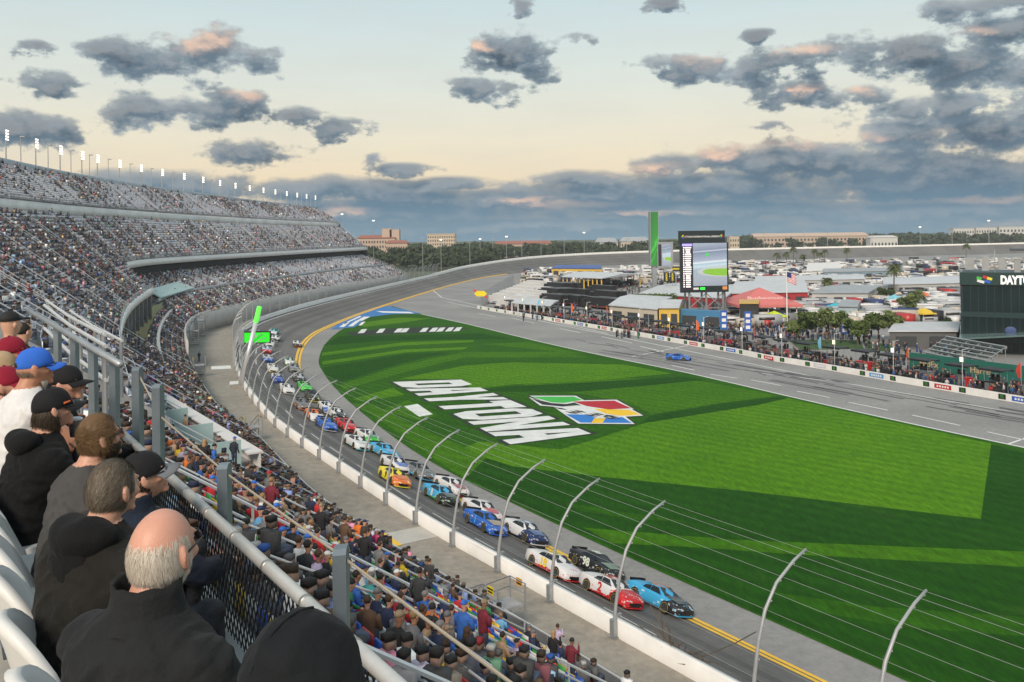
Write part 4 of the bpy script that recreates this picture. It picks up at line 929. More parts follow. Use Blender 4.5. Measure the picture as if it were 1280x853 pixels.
def race_car(pos, yaw, pitch, roll, label, a, b, c, roof=None, hood=None, split=None, number=None, numcol=(.8, .8, .8), th=.6, dz=.5, group='race cars running in the pack', nearc=True, deck=None):
    o = link('race_car', CP['body'].copy(), None); tag(o, label, 'race car', group)
    mt = livery('paint', a, b, c, th, dz); o.data.materials.clear(); o.data.materials.append(mt)
    o.matrix_world = Matrix.Translation(pos) @ Matrix.Rotation(yaw, 4, 'Z') @ Matrix.Rotation(-roll, 4, 'Y') @ Matrix.Scale(.96, 4)
    for k in ('windshield', 'rear_window', 'spoiler', 'grille'): link(k, CP[k], o)
    for q in CP['sides']: link('side_window', q, o)
    sp = link('splitter', CP['splitter'].copy(), o)
    sm = M('splitter_%s' % str(split or c), split or c, .5, var=0); sp.data.materials.clear(); sp.data.materials.append(sm)
    if nearc: link('headlight_decal', CP['lamps'], o)
    link('wheel_arch', CP['arch'], o)
    for s in (-1, 1):
        for y in (-1.42, 1.40):
            w = link('wheel', CP['wheel'], o, (s*.86, y, .345))
            link('rim', CP['rim'], w)
    def panel(name, quad, col):
        g = MB(); c4 = [Vector(v) for v in quad]; g.add(c4+[v-Vector((0, 0, .02)) for v in c4], [(0, 1, 2, 3), (7, 6, 5, 4), (0, 4, 5, 1), (1, 5, 6, 2), (2, 6, 7, 3), (3, 7, 4, 0)])
        g.build(name, M('panel_%s' % str(col), col, .3, var=.1, scale=2, coat=.15), o)
    if roof: panel('roof_panel', [(-.48, .26, 1.305), (.48, .26, 1.305), (.46, -.50, 1.30), (-.46, -.50, 1.30)][::-1], roof)
    if hood:
        g = MB(); ys = [1.12, 1.45, 1.8, 2.1]; zs = [.935, .895, .83, .76]; g.add([(sx*(.66-.06*i), y, z+.012+.02*(sx == 0)) for i, (y, z) in enumerate(zip(ys, zs)) for sx in (-1, 0, 1)], [(i*3+j, i*3+j+1, i*3+j+4, i*3+j+3) for i in range(3) for j in range(2)])
        g.build('hood_panel', M('panel_%s' % str(hood), hood, .3, var=.1, scale=2, coat=.5), o)
    if number:
        nm = M('number_%s' % str(numcol), numcol, .5, var=0); tm = text_mesh(number, .80, nm, .04)
        for s in (1, -1):
            q = link('number', tm, o); q.matrix_local = Matrix.Translation((s*.968, -.12, .60)) @ Matrix.Rotation(s*PI/2, 4, 'Z') @ Matrix.Rotation(PI/2-.0, 4, 'X') @ Matrix.Shear('XY', 4, (0, 0))
        q = link('number', tm, o); q.matrix_local = Matrix.Translation((0, -.12, 1.345)) @ Matrix.Rotation(-PI/2, 4, 'Z') @ Matrix.Scale(1.1, 4)
    return o
def on_track(px, py, up_=.55):
    z = 1.2
    for _ in range(8): p = U(px, py, z+up_); zt, k = track_z(p.x, p.y); z = .5*z+.5*zt
    i = max(1, min(len(TS)-2, k)); t = WS[i-1]-WS[i+1]; yaw = math.atan2(t[1], t[0])-PI/2
    w = math.hypot(*(WS[i][:2]-IS[i][:2])); bank = math.atan2(WS[i][2]-.06, w)*1.0
    return Vector((p.x, p.y, z)), yaw, bank
k_ = dict
Wt, Bk, Nv, Bl, Rd, Yl, Og, Gn, Lb, Gy, Tl, Mr = (.62,.62,.62), (.02,.021,.024), (.015,.03,.10), (.02,.11,.45), (.48,.02,.025), (.75,.62,.03), (.62,.15,.03), (.05,.40,.05), (.05,.35,.62), (.16,.165,.17), (.05,.42,.42), (.2,.02,.03)
CARS = [(823,747,'black and sky blue race car with an orange roof leading the pack',Lb,Bk,Lb,k_(roof=Og,hood=Bk,th=.75,dz=.35,split=Lb)),
 (762,737,'white and red race car with a red number two on its door near the wall',Wt,Rd,Rd,k_(number='2',numcol=(.5,.02,.03),th=.35,dz=.42,roof=(.45,.12,.10))),
 (691,706,'white and red race car with a yellow door number behind the number two car',Wt,Wt,Rd,k_(number='18',numcol=(.75,.55,.02),roof=(.7,.6,.12),dz=.5,split=Rd)),
 (744,705,'black race car with green trim and a white door number',Bk,Bk,Bk,k_(number='98',numcol=(.65,.7,.6),hood=(.10,.16,.10),split=(.1,.3,.05))),
 (655,664,'navy race car with a white nose edge beside the bright blue one',Wt,Nv,Nv,k_(th=.15,dz=.3,split=Wt,roof=(.05,.14,.35),hood=(.02,.06,.2))),
 (605,652,'bright blue race car with a pale gold patch on its hood',Bl,Bl,Bl,k_(hood=(.30,.22,.14),split=(.03,.14,.6),number='1',numcol=(.1,.4,.7))),
 (601,637,'white and red race car with a dark windshield tucked behind the blue one',Wt,Wt,Rd,k_(roof=Wt,split=(.03,.05,.15),th=.9,hood=(.45,.03,.04))),
 (550,618,'black race car with sky blue sides and lime wheel flares',Lb,Bk,Gn,k_(th=.35,dz=.38,hood=(.06,.065,.06),number='8',numcol=(.7,.7,.7),roof=(.25,.4,.4),split=Bk)),
 (563,607,'white race car with a dark red nose next to the black and sky blue one',Wt,Wt,Mr,k_(th=1.5,dz=.4,split=Mr,hood=(.30,.02,.04))),
 (492,596,'neon yellow and orange race car with a black nine on its door',Yl,Og,Yl,k_(number='9',numcol=(.02,.02,.02),th=.45,dz=.35,split=(.75,.7,.05),roof=(.7,.6,.05),hood=Og)),
 (493,580,'white and blue race car running right behind the neon yellow one',Wt,Wt,Bl,k_(roof=(.06,.15,.5),split=Wt,dz=.35,hood=(.05,.14,.48))),
 (522,588,'gunmetal race car with a light blue lower edge',Gy,Gy,Lb,k_(hood=(.09,.095,.1),split=Lb,dz=.45)),
 (445,553,'white race car with a teal nose edge close to the wall',Wt,Wt,Tl,k_(split=Tl,hood=(.55,.6,.6),dz=.32)),
 (458,545,'white and green race car beside the teal trimmed one',Wt,Gn,Gn,k_(th=1.2,dz=.4,hood=(.05,.25,.12),roof=Wt)),
 (479,563,'light blue race car with a yellow front lip',Lb,Lb,Yl,k_(split=Yl,hood=(.12,.35,.6),dz=.3,roof=(.3,.45,.55))),
 (407,530,'royal blue race car with a white nose edge near the fence posts',Bl,Bl,Bl,k_(split=Wt,hood=(.03,.12,.5))),
 (432,531,'bright red race car in the middle of the pack',Rd,Rd,Rd,k_(hood=(.55,.03,.03),split=Rd,roof=(.45,.03,.03))),
 (392,519,'white race car with bright orange rear sides',Og,Wt,Og,k_(th=.1,dz=.4,split=Wt)),
 (408,509,'white and blue race car ahead of the black and yellow one',Wt,Bl,Wt,k_(th=1.0,roof=(.06,.15,.45))),
 (420,517,'white race car with a black hood behind the red one',Wt,Bk,Wt,k_(th=1.1,hood=Bk)),
 (376,505,'dark grey race car with rusty orange lower sides',Gy,Gy,Og,k_(dz=.5,split=Og,hood=(.14,.12,.11))),
 (390,495,'black race car with a thin yellow front lip',Bk,Bk,Yl,k_(split=Yl,dz=.22,hood=(.04,.04,.045))),
 (380,483,'vivid green race car on the inside line',(.06,.5,.06),(.06,.5,.06),Gn,k_(hood=(.08,.5,.08),split=Gn)),
 (358,486,'plain white race car low against the fence posts',Wt,Wt,Wt,k_(split=Wt)),
 (346,473,'dark blue race car with a white rear behind the plain white one',Wt,(.03,.06,.3),Bl,k_(th=-.3,hood=(.04,.09,.4))),
 (340,460,'white race car with yellow nose corners',Wt,Wt,Yl,k_(dz=.28,split=Yl)),
 (334,448,'silver and blue race car deep in the pack',(.4,.42,.45),Bl,Bl,k_(th=.9,hood=(.4,.42,.48))),
 (333,437,'pale race car with a red front and blue windshield band',(.4,.5,.65),Rd,Rd,k_(th=1.2,hood=(.35,.4,.5),split=Rd)),
 (337,429,'white race car second from the far green board',Wt,Wt,Gy,k_(hood=Wt)),
 (344,423,'white and black race car directly under the green board',Wt,Bk,Wt,k_(th=1.4)),
 (342,415,'teal and white race car at the tail of the pack',Tl,Wt,Tl,k_(th=.4,hood=(.5,.55,.55))),
 (371,430,'lone white and black race car with an orange lip running wide of the pack',Wt,Bk,Og,k_(th=1.0,split=Og,dz=.3)),
 (367,460,'dull silver race car on the inside line behind the pale striped one',(.22,.23,.25),Gy,Gy,k_(hood=(.2,.21,.23))),
 (361,452,'pale green and white race car on the inside line',(.35,.5,.42),Wt,Gn,k_(th=.3)),
 (373,472,'silver race car with black sides just behind the green one',(.4,.4,.42),Bk,Bk,k_(th=.2,hood=(.4,.4,.42)))]
for i, (px_, py_, lab, a, b, c, kw) in enumerate(CARS):
    pos, yw, bk_ = on_track(px_, py_)
    race_car(pos+Vector((0, 0, .03)), yw+random.uniform(-.03, .03), 0, bk_, lab, a, b, c, nearc=i < 20, **kw)
p = U(848, 447, .5); p.z = .03
race_car(p, math.atan2(-.48, .87)+PI/2+PI, 0, 0, 'bright blue race car alone on pit road', Bl, Bl, Bl, group='race cars on pit road', hood=(.05, .2, .6), roof=(.02, .06, .25))
# ------------------------------------------------------------------ pit wall and pit stalls
PWpx = [(597,386),(639,393),(681,400),(757,413),(841,428),(920,442),(958,450),(1031,462),(1122,478),(1221,495),(1280,505)]
PW = [U(a, b, 0) for a, b in PWpx]; PW.append(PW[-1]+(PW[-1]-PW[-2]).normalized()*25)
def along(P, step, off0=0):
    out = []; acc = off0
    for a, b in zip(P[:-1], P[1:]):
        L = (b-a).length; t = (b-a)/L
        while acc < L: out.append((a+t*acc, t)); acc += step
        acc -= L
    return out
pwl = thing('pit_wall', 'low white concrete wall with sponsor stickers between pit road and the pit stalls', 'wall')
g = MB()
for a, b in zip(PW[:-1], PW[1:]):
    rz = math.atan2((b-a).y, (b-a).x); g.box(((a+b)/2+Vector((0, 0, .5))), ((b-a).length+.05, .35, 1.0), rz)
g.build('wall_body', m_wall, pwl)
bc = [('black', Bk), ('white', Wt), ('blue', Bl), ('red', Rd), ('green', (.05,.3,.05))]
for i, (p, t) in enumerate(along(PW, 6.2, 3)):
    nn = Vector((t.y, -t.x, 0)); 
    if nn.x > 0: nn = -nn
    rz = math.atan2(t.y, t.x); g = MB()
    g.box(p+nn*.182+Vector((0, 0, .52)), (1.1, .02, .72), rz); q = g.build('sticker', M('sticker_black', (.015, .02, .015), .5, var=0), pwl)
    g = MB()
    for dx in (-.18, .0, .18): g.bar(p+nn*.197+t*(dx-.05)+Vector((0, 0, .78)), p+nn*.197+t*(dx+.04)+Vector((0, 0, .28)), .07, .012)
    g.build('claw_mark', M('sticker_green', (.10, .55, .05), .5, var=0), q)
    if i % 2 == 0 and i > 3:
        cc = [Bl, Rd, (.5, .5, .55), (.1, .3, .6), Rd][(i//2) % 5]
        g = MB(); g.box(p+t*2.9+nn*.182+Vector((0, 0, .52)), (2.9, .02, .66), rz); q = g.build('banner', M('banner_%d' % ((i//2) % 5), cc, .5, var=.1), pwl)
        g = MB()
        for k in range(5): g.box(p+t*(2.0+.45*k)+nn*.197+Vector((0, 0, .52)), (.28, .012, .3), rz)
        g.build('banner_lettering', m_white, q)
back = None
def inward(t):
    n = Vector((-t.y, t.x, 0)); return n if n.x > 0 else -n
m_canopy = M('canopy_black', (.02, .021, .024), .6); m_lit = M('lit_panel', (1.0, .80, .55), emit=.7, var=0); m_litw = M('lit_panel_white', (.95, .92, 1.0), emit=.6, var=0)
CCOL = [('black', Bk), ('white', Wt), ('red', Rd), ('navy', Nv), ('blue', Bl), ('grey', Gy), ('dark green', (.02,.09,.04)), ('orange', Og)]
prm = {}
def war_wagon(cn, cc, pos, rz, label):
    key = cn
    if key in prm: return dup(prm[key], pos, rz, label)
    o = thing('pit_cart', label, 'pit cart', pos, rz, 'pit carts behind the pit wall'); prm[key] = o
    mm = M('cart_'+cn, cc, .4, var=.1)
    g = MB(); g.box((0, 0, .85), (2.7, 1.5, 1.5)); g.box((0, 0, 1.64), (2.8, 1.6, .08)); g.build('cabinet', mm, o)
    for k in range(3):
        g = MB(); g.box((-.85+.85*k, -.77, .85), (.75, .04, 1.2)); g.box((-.85+.85*k, -.80, 1.2), (.3, .03, .05)); g.build('drawer', M('cart_drawer', (.22, .22, .23), .4, .3), o)
    for sx in (-1, 1):
        for sy in (-1, 1):
            g = MB(); g.tube([(sx*1.3, sy*.7, 1.65), (sx*1.35, sy*.75, 3.4)], .035, 5); g.build('post', m_galv, o)
    g = MB(); g.box((0, 0, 3.5), (4.0, 2.6, .12)); g.box((0, -1.2, 3.36), (4.0, .06, .22)); g.box((0, 1.2, 3.36), (4.0, .06, .22)); g.build('canopy', m_canopy, o)
    g = MB(); g.box((.5, -.5, 2.15), (1.1, .08, .6)); g.build('screen', m_blk, o)
    for k in range(2):
        g = MB(); g.box((-.7+.8*k, .2, 2.1), (.5, .5, .08)); g.box((-.7+.8*k, .42, 2.4), (.5, .07, .6)); g.box((-.7+.8*k, .2, 1.87), (.08, .08, .4)); g.build('stool', m_blk, o)
    for sx in (-1, 1):
        g = MB(); g.loft([[Vector((sx*1.0+z, -.55+.3*math.cos(2*PI*k/12), .3+.3*math.sin(2*PI*k/12))) for k in range(12)] for z in (-.09, .09)]); g.build('wheel', m_tyre, o)
    return o
st_px = along(PW, 6.3, 15)
def lightpanel(pos, rz, label, mat):
    key = 'lp'+mat.name
    if key in prm: return dup(prm[key], pos, rz, label)
    o = thing('stall_light', label, 'light', pos, rz, 'lit panels on poles over the pit stalls'); prm[key] = o
    g = MB(); g.tube([(0, 0, 0), (0, 0, 6.2)], .06, 6); g.box((0, 0, .05), (.7, .7, .1)); g.build('pole', m_alu, o)
    g = MB(); g.tube([(0, 0, 6.1), (0, 1.3, 6.25)], .05, 5); g.build('arm', m_alu, o)
    g = MB(); g.box((0, -.12, 4.7), (.66, .12, .8)); q = g.build('panel_frame', m_galv, o); g = MB(); g.box((0, -.20, 4.7), (.56, .02, .7)); g.build('lit_face', mat, q)
    return o
def flag(pos, cn, cc, label, h=5.2):
    o = thing('feather_flag', label, 'flag', pos, random.uniform(0, 3), 'flags over the pit stalls')
    g = MB(); g.tube([(0, 0, 0), (0, 0, h)], .03, 5); g.build('pole', m_alu, o)
    g = MB(); V = []
    for i in range(6):
        f = i/5; V += [(0.02, 0, h-2.2*f), (.25+.5*math.sin(f*2.6), .10*math.sin(5*f), h-.15-2.2*f)]
    g.add(V, [(2*i, 2*i+1, 2*i+3, 2*i+2) for i in range(5)]); q = g.build('cloth', M('flag_'+cn, cc, .7), o); md = q.modifiers.new('t', 'SOLIDIFY'); md.thickness = .01
pit_crew_pl = []
pos_words = ['at the far end of the pit wall', 'near the far end of the pit wall', 'across from the painted emblem', 'below the big screen', 'below the red canopy', 'in front of the paddock trees', 'in front of the glass building', 'by the near pit wall']
def pw(p):
    x = proj(p)[0]; lim = [660, 720, 800, 880, 960, 1110, 1220, 9999]
    return pos_words[[i for i, v in enumerate(lim) if x < v][0]]
NTH = {}
ORD = ['first', 'second', 'third', 'fourth', 'fifth', 'sixth', 'seventh', 'eighth', 'ninth', 'tenth', 'eleventh', 'twelfth']
def nth(base, p):
    k = (base, pw(p)); i = NTH.get(k, 0); NTH[k] = i+1
    return '%s %s, %s one' % (base, pw(p), ORD[min(i, 11)])
for i, (p, t) in enumerate(st_px):
    n_ = inward(t); rz = math.atan2(t.y, t.x)
    if n_.x*t.y-n_.y*t.x > 0: pass
    cn, cc = CCOL[(i*5+i//3) % len(CCOL)]
    q = p+n_*random.uniform(4.2, 5.0)+t*random.uniform(-.6, .6)
    war_wagon(cn, cc, q, rz, nth('%s pit cart' % cn, q))
    if i % 2 == 0:
        q = p+n_*2.0+t*2.4; m_ = m_lit if i % 3 else m_litw; lightpanel(q, rz, nth('%s lit panel' % ('warm' if i % 3 else 'cool white'), q), m_)
    if i % 3 == 1:
        cn2, cc2 = [('red', (.6, .05, .03)), ('light blue', (.15, .45, .65)), ('orange red', (.7, .12, .02))][(i//3) % 3]
        q = p+n_*3.2-t*1.8; flag(q, cn2, cc2, nth('%s feather flag' % cn2, q))
    # tyre stacks and a fuel rack
    for k in range(2):
        q = p+n_*(1.3+.6*k)+t*(-2.2+1.1*k); o = thing('tyre_stack', nth('black tyre stack', q), 'tyres', q, 0, 'tyre stacks behind the pit wall')
        for h in range(3+k):
            if 'tyre' not in prm: g = MB(); g.lathe([(.2, .0), (.33, .0), (.35, .05), (.35, .23), (.33, .28), (.2, .28)], n=14); prm['tyre'] = g.mesh('tyre', m_tyre, True)
            link('tyre', prm['tyre'], o, (0, 0, .285*h))
    for k in range(26):
        pit_crew_pl.append((p+n_*(random.choice([.9, 1.2, 2.4, 3.2, 3.6, 6.4, 7.5, 9])+random.uniform(-.2, .2))+t*random.uniform(-3.1, 3.1), n_))
# crew and guests: nearest as single figures
CREWT = [(.36,.02,.025),(.018,.028,.07),(.012,.012,.014),(.45,.45,.46),(.025,.07,.22),(.10,.10,.11),(.40,.10,.02),(.03,.14,.06),(.02,.02,.022)]; CREWP = np.array([1.3, 3, 6, 2, 1.5, 3.5, .35, .5, 5]); CREWP = CREWP/CREWP.sum()
CREWN = ['red', 'navy', 'black', 'white', 'blue', 'grey', 'orange', 'green', 'black']
pit_crew_pl.sort(key=lambda q: q[0].length); cnt = 0; restp = []
for p, n_ in pit_crew_pl:
    x, y_ = proj(p)
    if 600 < x < 1276 and cnt < 60:
        k = int(rng.choice(9, p=CREWP)); ha = random.randrange(len(HAIRS)); pose = random.choice(['stand', 'stand_fold', 'stand'])
        lab = None
        for _ in range(80):
            lab = ulabel('crew member in %s suit and %s standing %s' % (CREWN[k], HAIRS[ha][0], pw(p)), [])
            if lab: break
            k = random.randrange(9); ha = random.randrange(len(HAIRS))
        if lab:
            person(pose, CREWT[k], HAIRS[ha], p, random.uniform(0, 6.28), lab, 'crew members standing in the pit stalls', 'person'); cnt += 1; continue
    restp.append((p.x, p.y, 0, random.uniform(0, 6.28)))
# toolboxes, racks and generators between the carts
BXT = {}
for i, (p, t) in enumerate(along(PW, 2.1, 9)):
    n_ = inward(t)
    for r_ in range(2):
        q = p+n_*(random.choice([2.6, 3.0, 6.3, 7.2, 8.4])+random.uniform(-.3, .3))+t*random.uniform(-.8, .8); kx = random.randrange(6)
        if kx not in BXT:
            cc = [(.02,.02,.022), (.03,.03,.035), (.25,.02,.02), (.02,.03,.08), (.12,.12,.125), (.02,.02,.02)][kx]; g = MB(); w_, d_, h_ = [(1.5, .8, 1.1), (1.1, .9, 1.5), (1.3, .7, 1.0), (1.6, .8, 1.25), (.9, .9, 1.9), (2.0, .7, .8)][kx]
            g.box((0, 0, h_/2+.12), (w_, d_, h_)); g.box((0, 0, h_+.15), (w_+.06, d_+.06, .06)); g.box((0, -d_/2-.02, h_*.6), (w_*.86, .03, .05)); g.box((0, -d_/2-.02, h_*.35), (w_*.86, .03, .05))
            for sx in (-1, 1):
                for sy in (-1, 1): g.ell((sx*w_*.38, sy*d_*.36, .09), (.05, .09, .09), 8, 5)
            g.bar((w_/2+.06, -d_*.3, h_*.95), (w_/2+.06, d_*.3, h_*.95), .04); BXT[kx] = g.mesh('tool_chest', M('chest_%d' % kx, cc, .5, var=.1))
        nmx = ['black', 'charcoal', 'red', 'navy', 'grey', 'low black'][kx]
        tag(link('tool_chest', BXT[kx], None, q, random.uniform(0, 3.1)), '%s wheeled tool chest in the pit stalls' % nmx, 'tool chest', '%s tool chests in the pit stalls' % nmx)
# paddock visitors
for (x0, x1, y0, y1, n_) in [(745, 800, 348, 368, 160), (640, 790, 378, 402, 120), (905, 1000, 385, 428, 330), (985, 1090, 395, 430, 150), (1095, 1195, 375, 400, 260), (1030, 1070, 372, 385, 80), (770, 900, 402, 424, 130), (1080, 1200, 425, 470, 120), (700, 725, 360, 395, 6)]:
    for _ in range(n_):
        p = U(random.uniform(x0, x1), random.uniform(y0, y1)); restp.append((p.x, p.y, 0, random.uniform(0, 6.28)))
RP = np.array(restp)
clutter = 0
sv, sf_ = npboxes([(0, 0, .45, .32, .26, .9), (0, 0, 1.15, .46, .28, .56), (0, .02, 1.56, .17, .19, .18), (0, .01, 1.68, .18, .2, .1)])
V, Fq = npinst(sv, sf_, RP[:, :3], RP[:, 3])
kk = rng.choice(9, len(RP), p=CREWP); ct = np.array(CREWT)[kk]; cl = np.where(rng.random((len(RP), 1)) < .5, ct, np.array([[.04, .05, .08]]))
C = np.concatenate([np.repeat(cl[:, None], 6, 1), np.repeat(ct[:, None], 6, 1), np.repeat(np.array([[[.36, .21, .15]]]), len(RP), 0).repeat(6, 1), np.repeat(HC[rng.integers(0, len(HC), len(RP))][:, None], 6, 1)], 1).reshape(-1, 3)
o = link('paddock_crowd', npmesh('paddock_crowd', V, Fq, m_crowd, C)); tag(o, 'crews and visitors milling about behind the pit stalls', 'crowd', kind='stuff')
# pit fence behind the stalls at the far end, and the end sign
pf = thing('mesh_fence', 'grey mesh fence at the far end of pit road behind the sign', 'fence'); g = MB(); gp = MB()
A, B = U(601, 384), U(642, 356); gA = [A.lerp(B, i/16) for i in range(17)]
for p in gA:
    gq = MB(); gq.tube([p, p+Vector((0, 0, 5.2))], .07, 5); gq.build('post', m_galv, pf)
for h in np.arange(.4, 5.2, .3): g.tube([p+Vector((0, 0, h)) for p in gA], .035, 4)
for i in range(160): p = A.lerp(B, i/160); g.tube([p, p+Vector((0, 0, 5.1))], .02, 3)
g.build('wire_mesh', m_galv, pf)
sgn = thing('pole_sign', 'yellow diamond sign with red arrow points at the far end of the pit wall', 'sign', U(601, 386))
g = MB(); g.tube([(0, 0, 0), (0, 0, 4.2)], .12, 6); g.build('pole', m_galv, sgn)
g = MB(); g.v = []; g.add([(x, y, z) for y in (-.12, .12) for x, z in [(-2.2, 5), (-1.2, 5.9), (1.2, 5.9), (2.2, 5), (1.2, 4.1), (-1.2, 4.1)]], [(0, 1, 2, 3, 4, 5), (11, 10, 9, 8, 7, 6)]+[(i, 6+i, 6+(i+1) % 6, (i+1) % 6) for i in range(6)]); g.build('yellow_face', M('sign_yellow', (.75, .6, .02), .5, var=0), sgn)
for s in (-1, 1):
    g = MB(); g.add([(x*s, y, z*s+5) for y in (-.1, .1) for x, z in [(-2.6, 1.7), (-1.1, .95), (-1.9, .55)]], [(0, 1, 2), (5, 4, 3), (0, 3, 4, 1), (1, 4, 5, 2), (2, 5, 3, 0)]); g.build('red_arrow', M('sign_red', (.6, .03, .02), .5, var=0), sgn)
# ------------------------------------------------------------------ screens and pylon
bs = U(884, 404); SCR = thing('big_screen', 'tall video screen on a steel lattice tower showing the race beside the red canopy', 'screen', bs, math.radians(8))
def quadbox(o, name, x0, x1, z0, z1, y, th, mat, par=None):
    g = MB(); g.box(((x0+x1)/2, y, (z0+z1)/2), (x1-x0, th, z1-z0)); return g.build(name, mat, par or o)
u = bs.y/FPX
def Z(py): return H-(py-292.5)*u
def Xs(px): return (px-884)*u
m_scrk = M('screen_frame', (.018, .028, .032), .4, var=0)
hd = quadbox(SCR, 'header', Xs(848), Xs(907), Z(303), Z(288), -.3, 1.0, m_scrk)
fr = quadbox(SCR, 'screen_frame', Xs(850), Xs(912), Z(365), Z(303.1), .1, .9, m_scrk)
tm = text_mesh('DAYTONA INTERNATIONAL SPEEDWAY', .62, M('screen_letter', (.75, .75, .75), .5, var=0), .02); q = link('lettering', tm, hd); q.matrix_local = Matrix.Translation((Xs(877.5), -.83, Z(295.5))) @ Matrix.Rotation(PI/2, 4, 'X')
for cx in (852.5, 902.5):
    for k, cc in enumerate([Rd, Yl, Gn, Bl]):
        g = MB(); a = PI/2*k; g.box((Xs(cx)+.28*math.cos(a), -.83, Z(295.5)+.28*math.sin(a)), (.42, .03, .42)); g.build('emblem', M('emblem_%d' % k, cc, .5, var=0), hd)
def scr_mat():
    m = bpy.data.materials.new('video_picture'); m.use_nodes = True; n = NT(m.node_tree); b = n.n['Principled BSDF']
    g = n.new('ShaderNodeTexCoord').outputs['Generated']; x, y, z = n.sep(g)
    nz = n.noise(g, 40, 3)
    col = n.ramp(n.math('ADD', z, n.math('MULTIPLY', n.math('SUBTRACT', x, .5), -.06)), [(0, (.26, .29, .34)), (.16, (.30, .33, .38)), (.40, (.28, .36, .42)), (.47, (.45, .55, .58)), (.53, (.3, .42, .48)), (.55, (.62, .66, .7)), (.6, (.3, .34, .42)), (.8, (.16, .2, .28)), (.82, (.5, .55, .6)), (.84, (.17, .2, .28)), (1, (.3, .34, .4))])
    e = n.vm('LENGTH', n.vm('MULTIPLY', n.vm('SUBTRACT', g, (1.0, 0, .33)), (1/.72, 0, 1/.10)))
    grass = n.math('MULTIPLY', n.math('LESS_THAN', e, 1.0), n.math('LESS_THAN', z, .40)); ring = n.math('LESS_THAN', e, 1.22)
    col = n.mix(n.math('MULTIPLY', ring, .5), col, (.55, .52, .42)); col = n.mix(grass, col, (.20, .42, .03))
    gs = n.math('LESS_THAN', n.vm('LENGTH', n.vm('MULTIPLY', n.vm('SUBTRACT', g, (.42, 0, .73)), (1/.05, 0, 1/.035))), 1.0); col = n.mix(gs, col, (.03, .6, .05))
    col = n.mix(.25, col, n.ramp(nz, [(.3, (.0,)*3), (.7, (1,)*3)]), 'OVERLAY')
    n.put(b.inputs['Emission Color'], col); b.inputs['Emission Strength'].default_value = .9; b.inputs['Base Color'].default_value = (.02, .02, .02, 1); b.inputs['Roughness'].default_value = .3
    return m
m_vid = scr_mat()
quadbox(SCR, 'video_picture', Xs(866), Xs(910), Z(357), Z(303.5), -.38, .06, m_vid, fr)
lb = quadbox(SCR, 'leaderboard', Xs(852), Xs(865), Z(362), Z(303.5), -.38, .04, M('board_dark', (.03, .02, .03), .5, var=0), fr)
g = MB()
for k in range(19):
    zz = Z(309+2.7*k); g.box((Xs(853.5)+.1, -.41, zz), (.3, .02, .34)); g.box((Xs(859.5), -.41, zz), (random.uniform(1.2, 1.9), .02, .34))
g.build('leaderboard_line', M('lit_text', (.85, .8, .8), emit=.7, var=0), lb)
quadbox(SCR, 'leaderboard_header', Xs(852), Xs(865), Z(307), Z(304), -.43, .03, M('lit_violet', (.3, .25, .9), emit=.8, var=0), lb)
quadbox(SCR, 'status_light', Xs(875), Xs(881), Z(361.5), Z(359), -.38, .05, M('lit_green', (.03, .9, .05), emit=1.0, var=0), fr)
quadbox(SCR, 'status_text', Xs(866), Xs(873), Z(361.5), Z(359), -.38, .05, m_white, fr); quadbox(SCR, 'status_logo', Xs(904), Xs(910), Z(362), Z(358), -.38, .05, M('logo_orange', (.7, .3, .1), .5, var=0), fr)
for px_ in (862, 884, 906):
    for yy in (.6, 4.0):
        g = MB(); g.box((Xs(px_), yy, Z(365)/2+.2), (.45, .45, Z(365)+.4)); g.build('leg', m_galv, SCR)
g = MB()
for a, b in ((862, 884), (884, 906)):
    for z0, z1 in ((0.3, 4), (4, 8)):
        g.bar((Xs(a), .6, z0), (Xs(b), .6, z1), .22); g.bar((Xs(b), .62, z0), (Xs(a), .62, z1), .2)
    g.bar((Xs(a), .6, 4), (Xs(b), .6, 4), .25)
g.build('brace', m_galv, SCR)
g = MB(); g.bar((Xs(915), 3.6, 0), (Xs(912), 3.6, Z(289)), .35); g.bar((Xs(915), 3.6, 9), (Xs(909), .6, 12), .2)
for k in range(6): g.bar((Xs(913), 3.6, 9+2.4*k), (Xs(908), .6, 10.2+2.4*k), .16)
g.build('rear_mast', m_post, SCR)
bp = U(818, 372); up_ = bp.y/FPX
PYL = thing('video_pylon', 'slim tall green video pylon rising left of the big screen', 'pylon', bp, math.radians(5))
zb, zt = H-(333-294)*up_, H-(265-294)*up_; wpy = 11*up_
g = MB(); g.box((0, 0, (zb+zt)/2), (wpy, wpy*.8, zt-zb)); g.build('shaft', m_galv, PYL)
def pyl_mat():
    m = bpy.data.materials.new('pylon_picture'); m.use_nodes = True; n = NT(m.node_tree); b = n.n['Principled BSDF']
    g = n.new('ShaderNodeTexCoord').outputs['Generated']
    x, y, z = n.sep(g); w_ = n.noise(n.vm('MULTIPLY', g, (1.2, 0, 5)), 1.4, 2)
    q = n.math('ADD', n.math('SUBTRACT', z, n.math('MULTIPLY', x, .34)), n.math('MULTIPLY', n.math('SUBTRACT', w_, .5), .25))
    col = n.ramp(q, [(0.0, (.012, .20, .02)), (.06, (.03, .42, .04)), (.13, (.008, .12, .012)), (.22, (.05, .55, .05)), (.30, (.012, .24, .02)), (.5, (.010, .20, .018)), (.8, (.008, .15, .014))])
    n.put(b.inputs['Emission Color'], col); b.inputs['Emission Strength'].default_value = .7; b.inputs['Base Color'].default_value = (.02, .05, .02, 1); return m
g = MB(); g.box((0, -wpy*.4-.03, (zb+zt)/2), (wpy*.86, .06, zt-zb-.3)); g.box((wpy*.5+.02, 0, (zb+zt)/2), (.05, wpy*.6, zt-zb-.3)); g.build('pylon_picture', pyl_mat(), PYL)
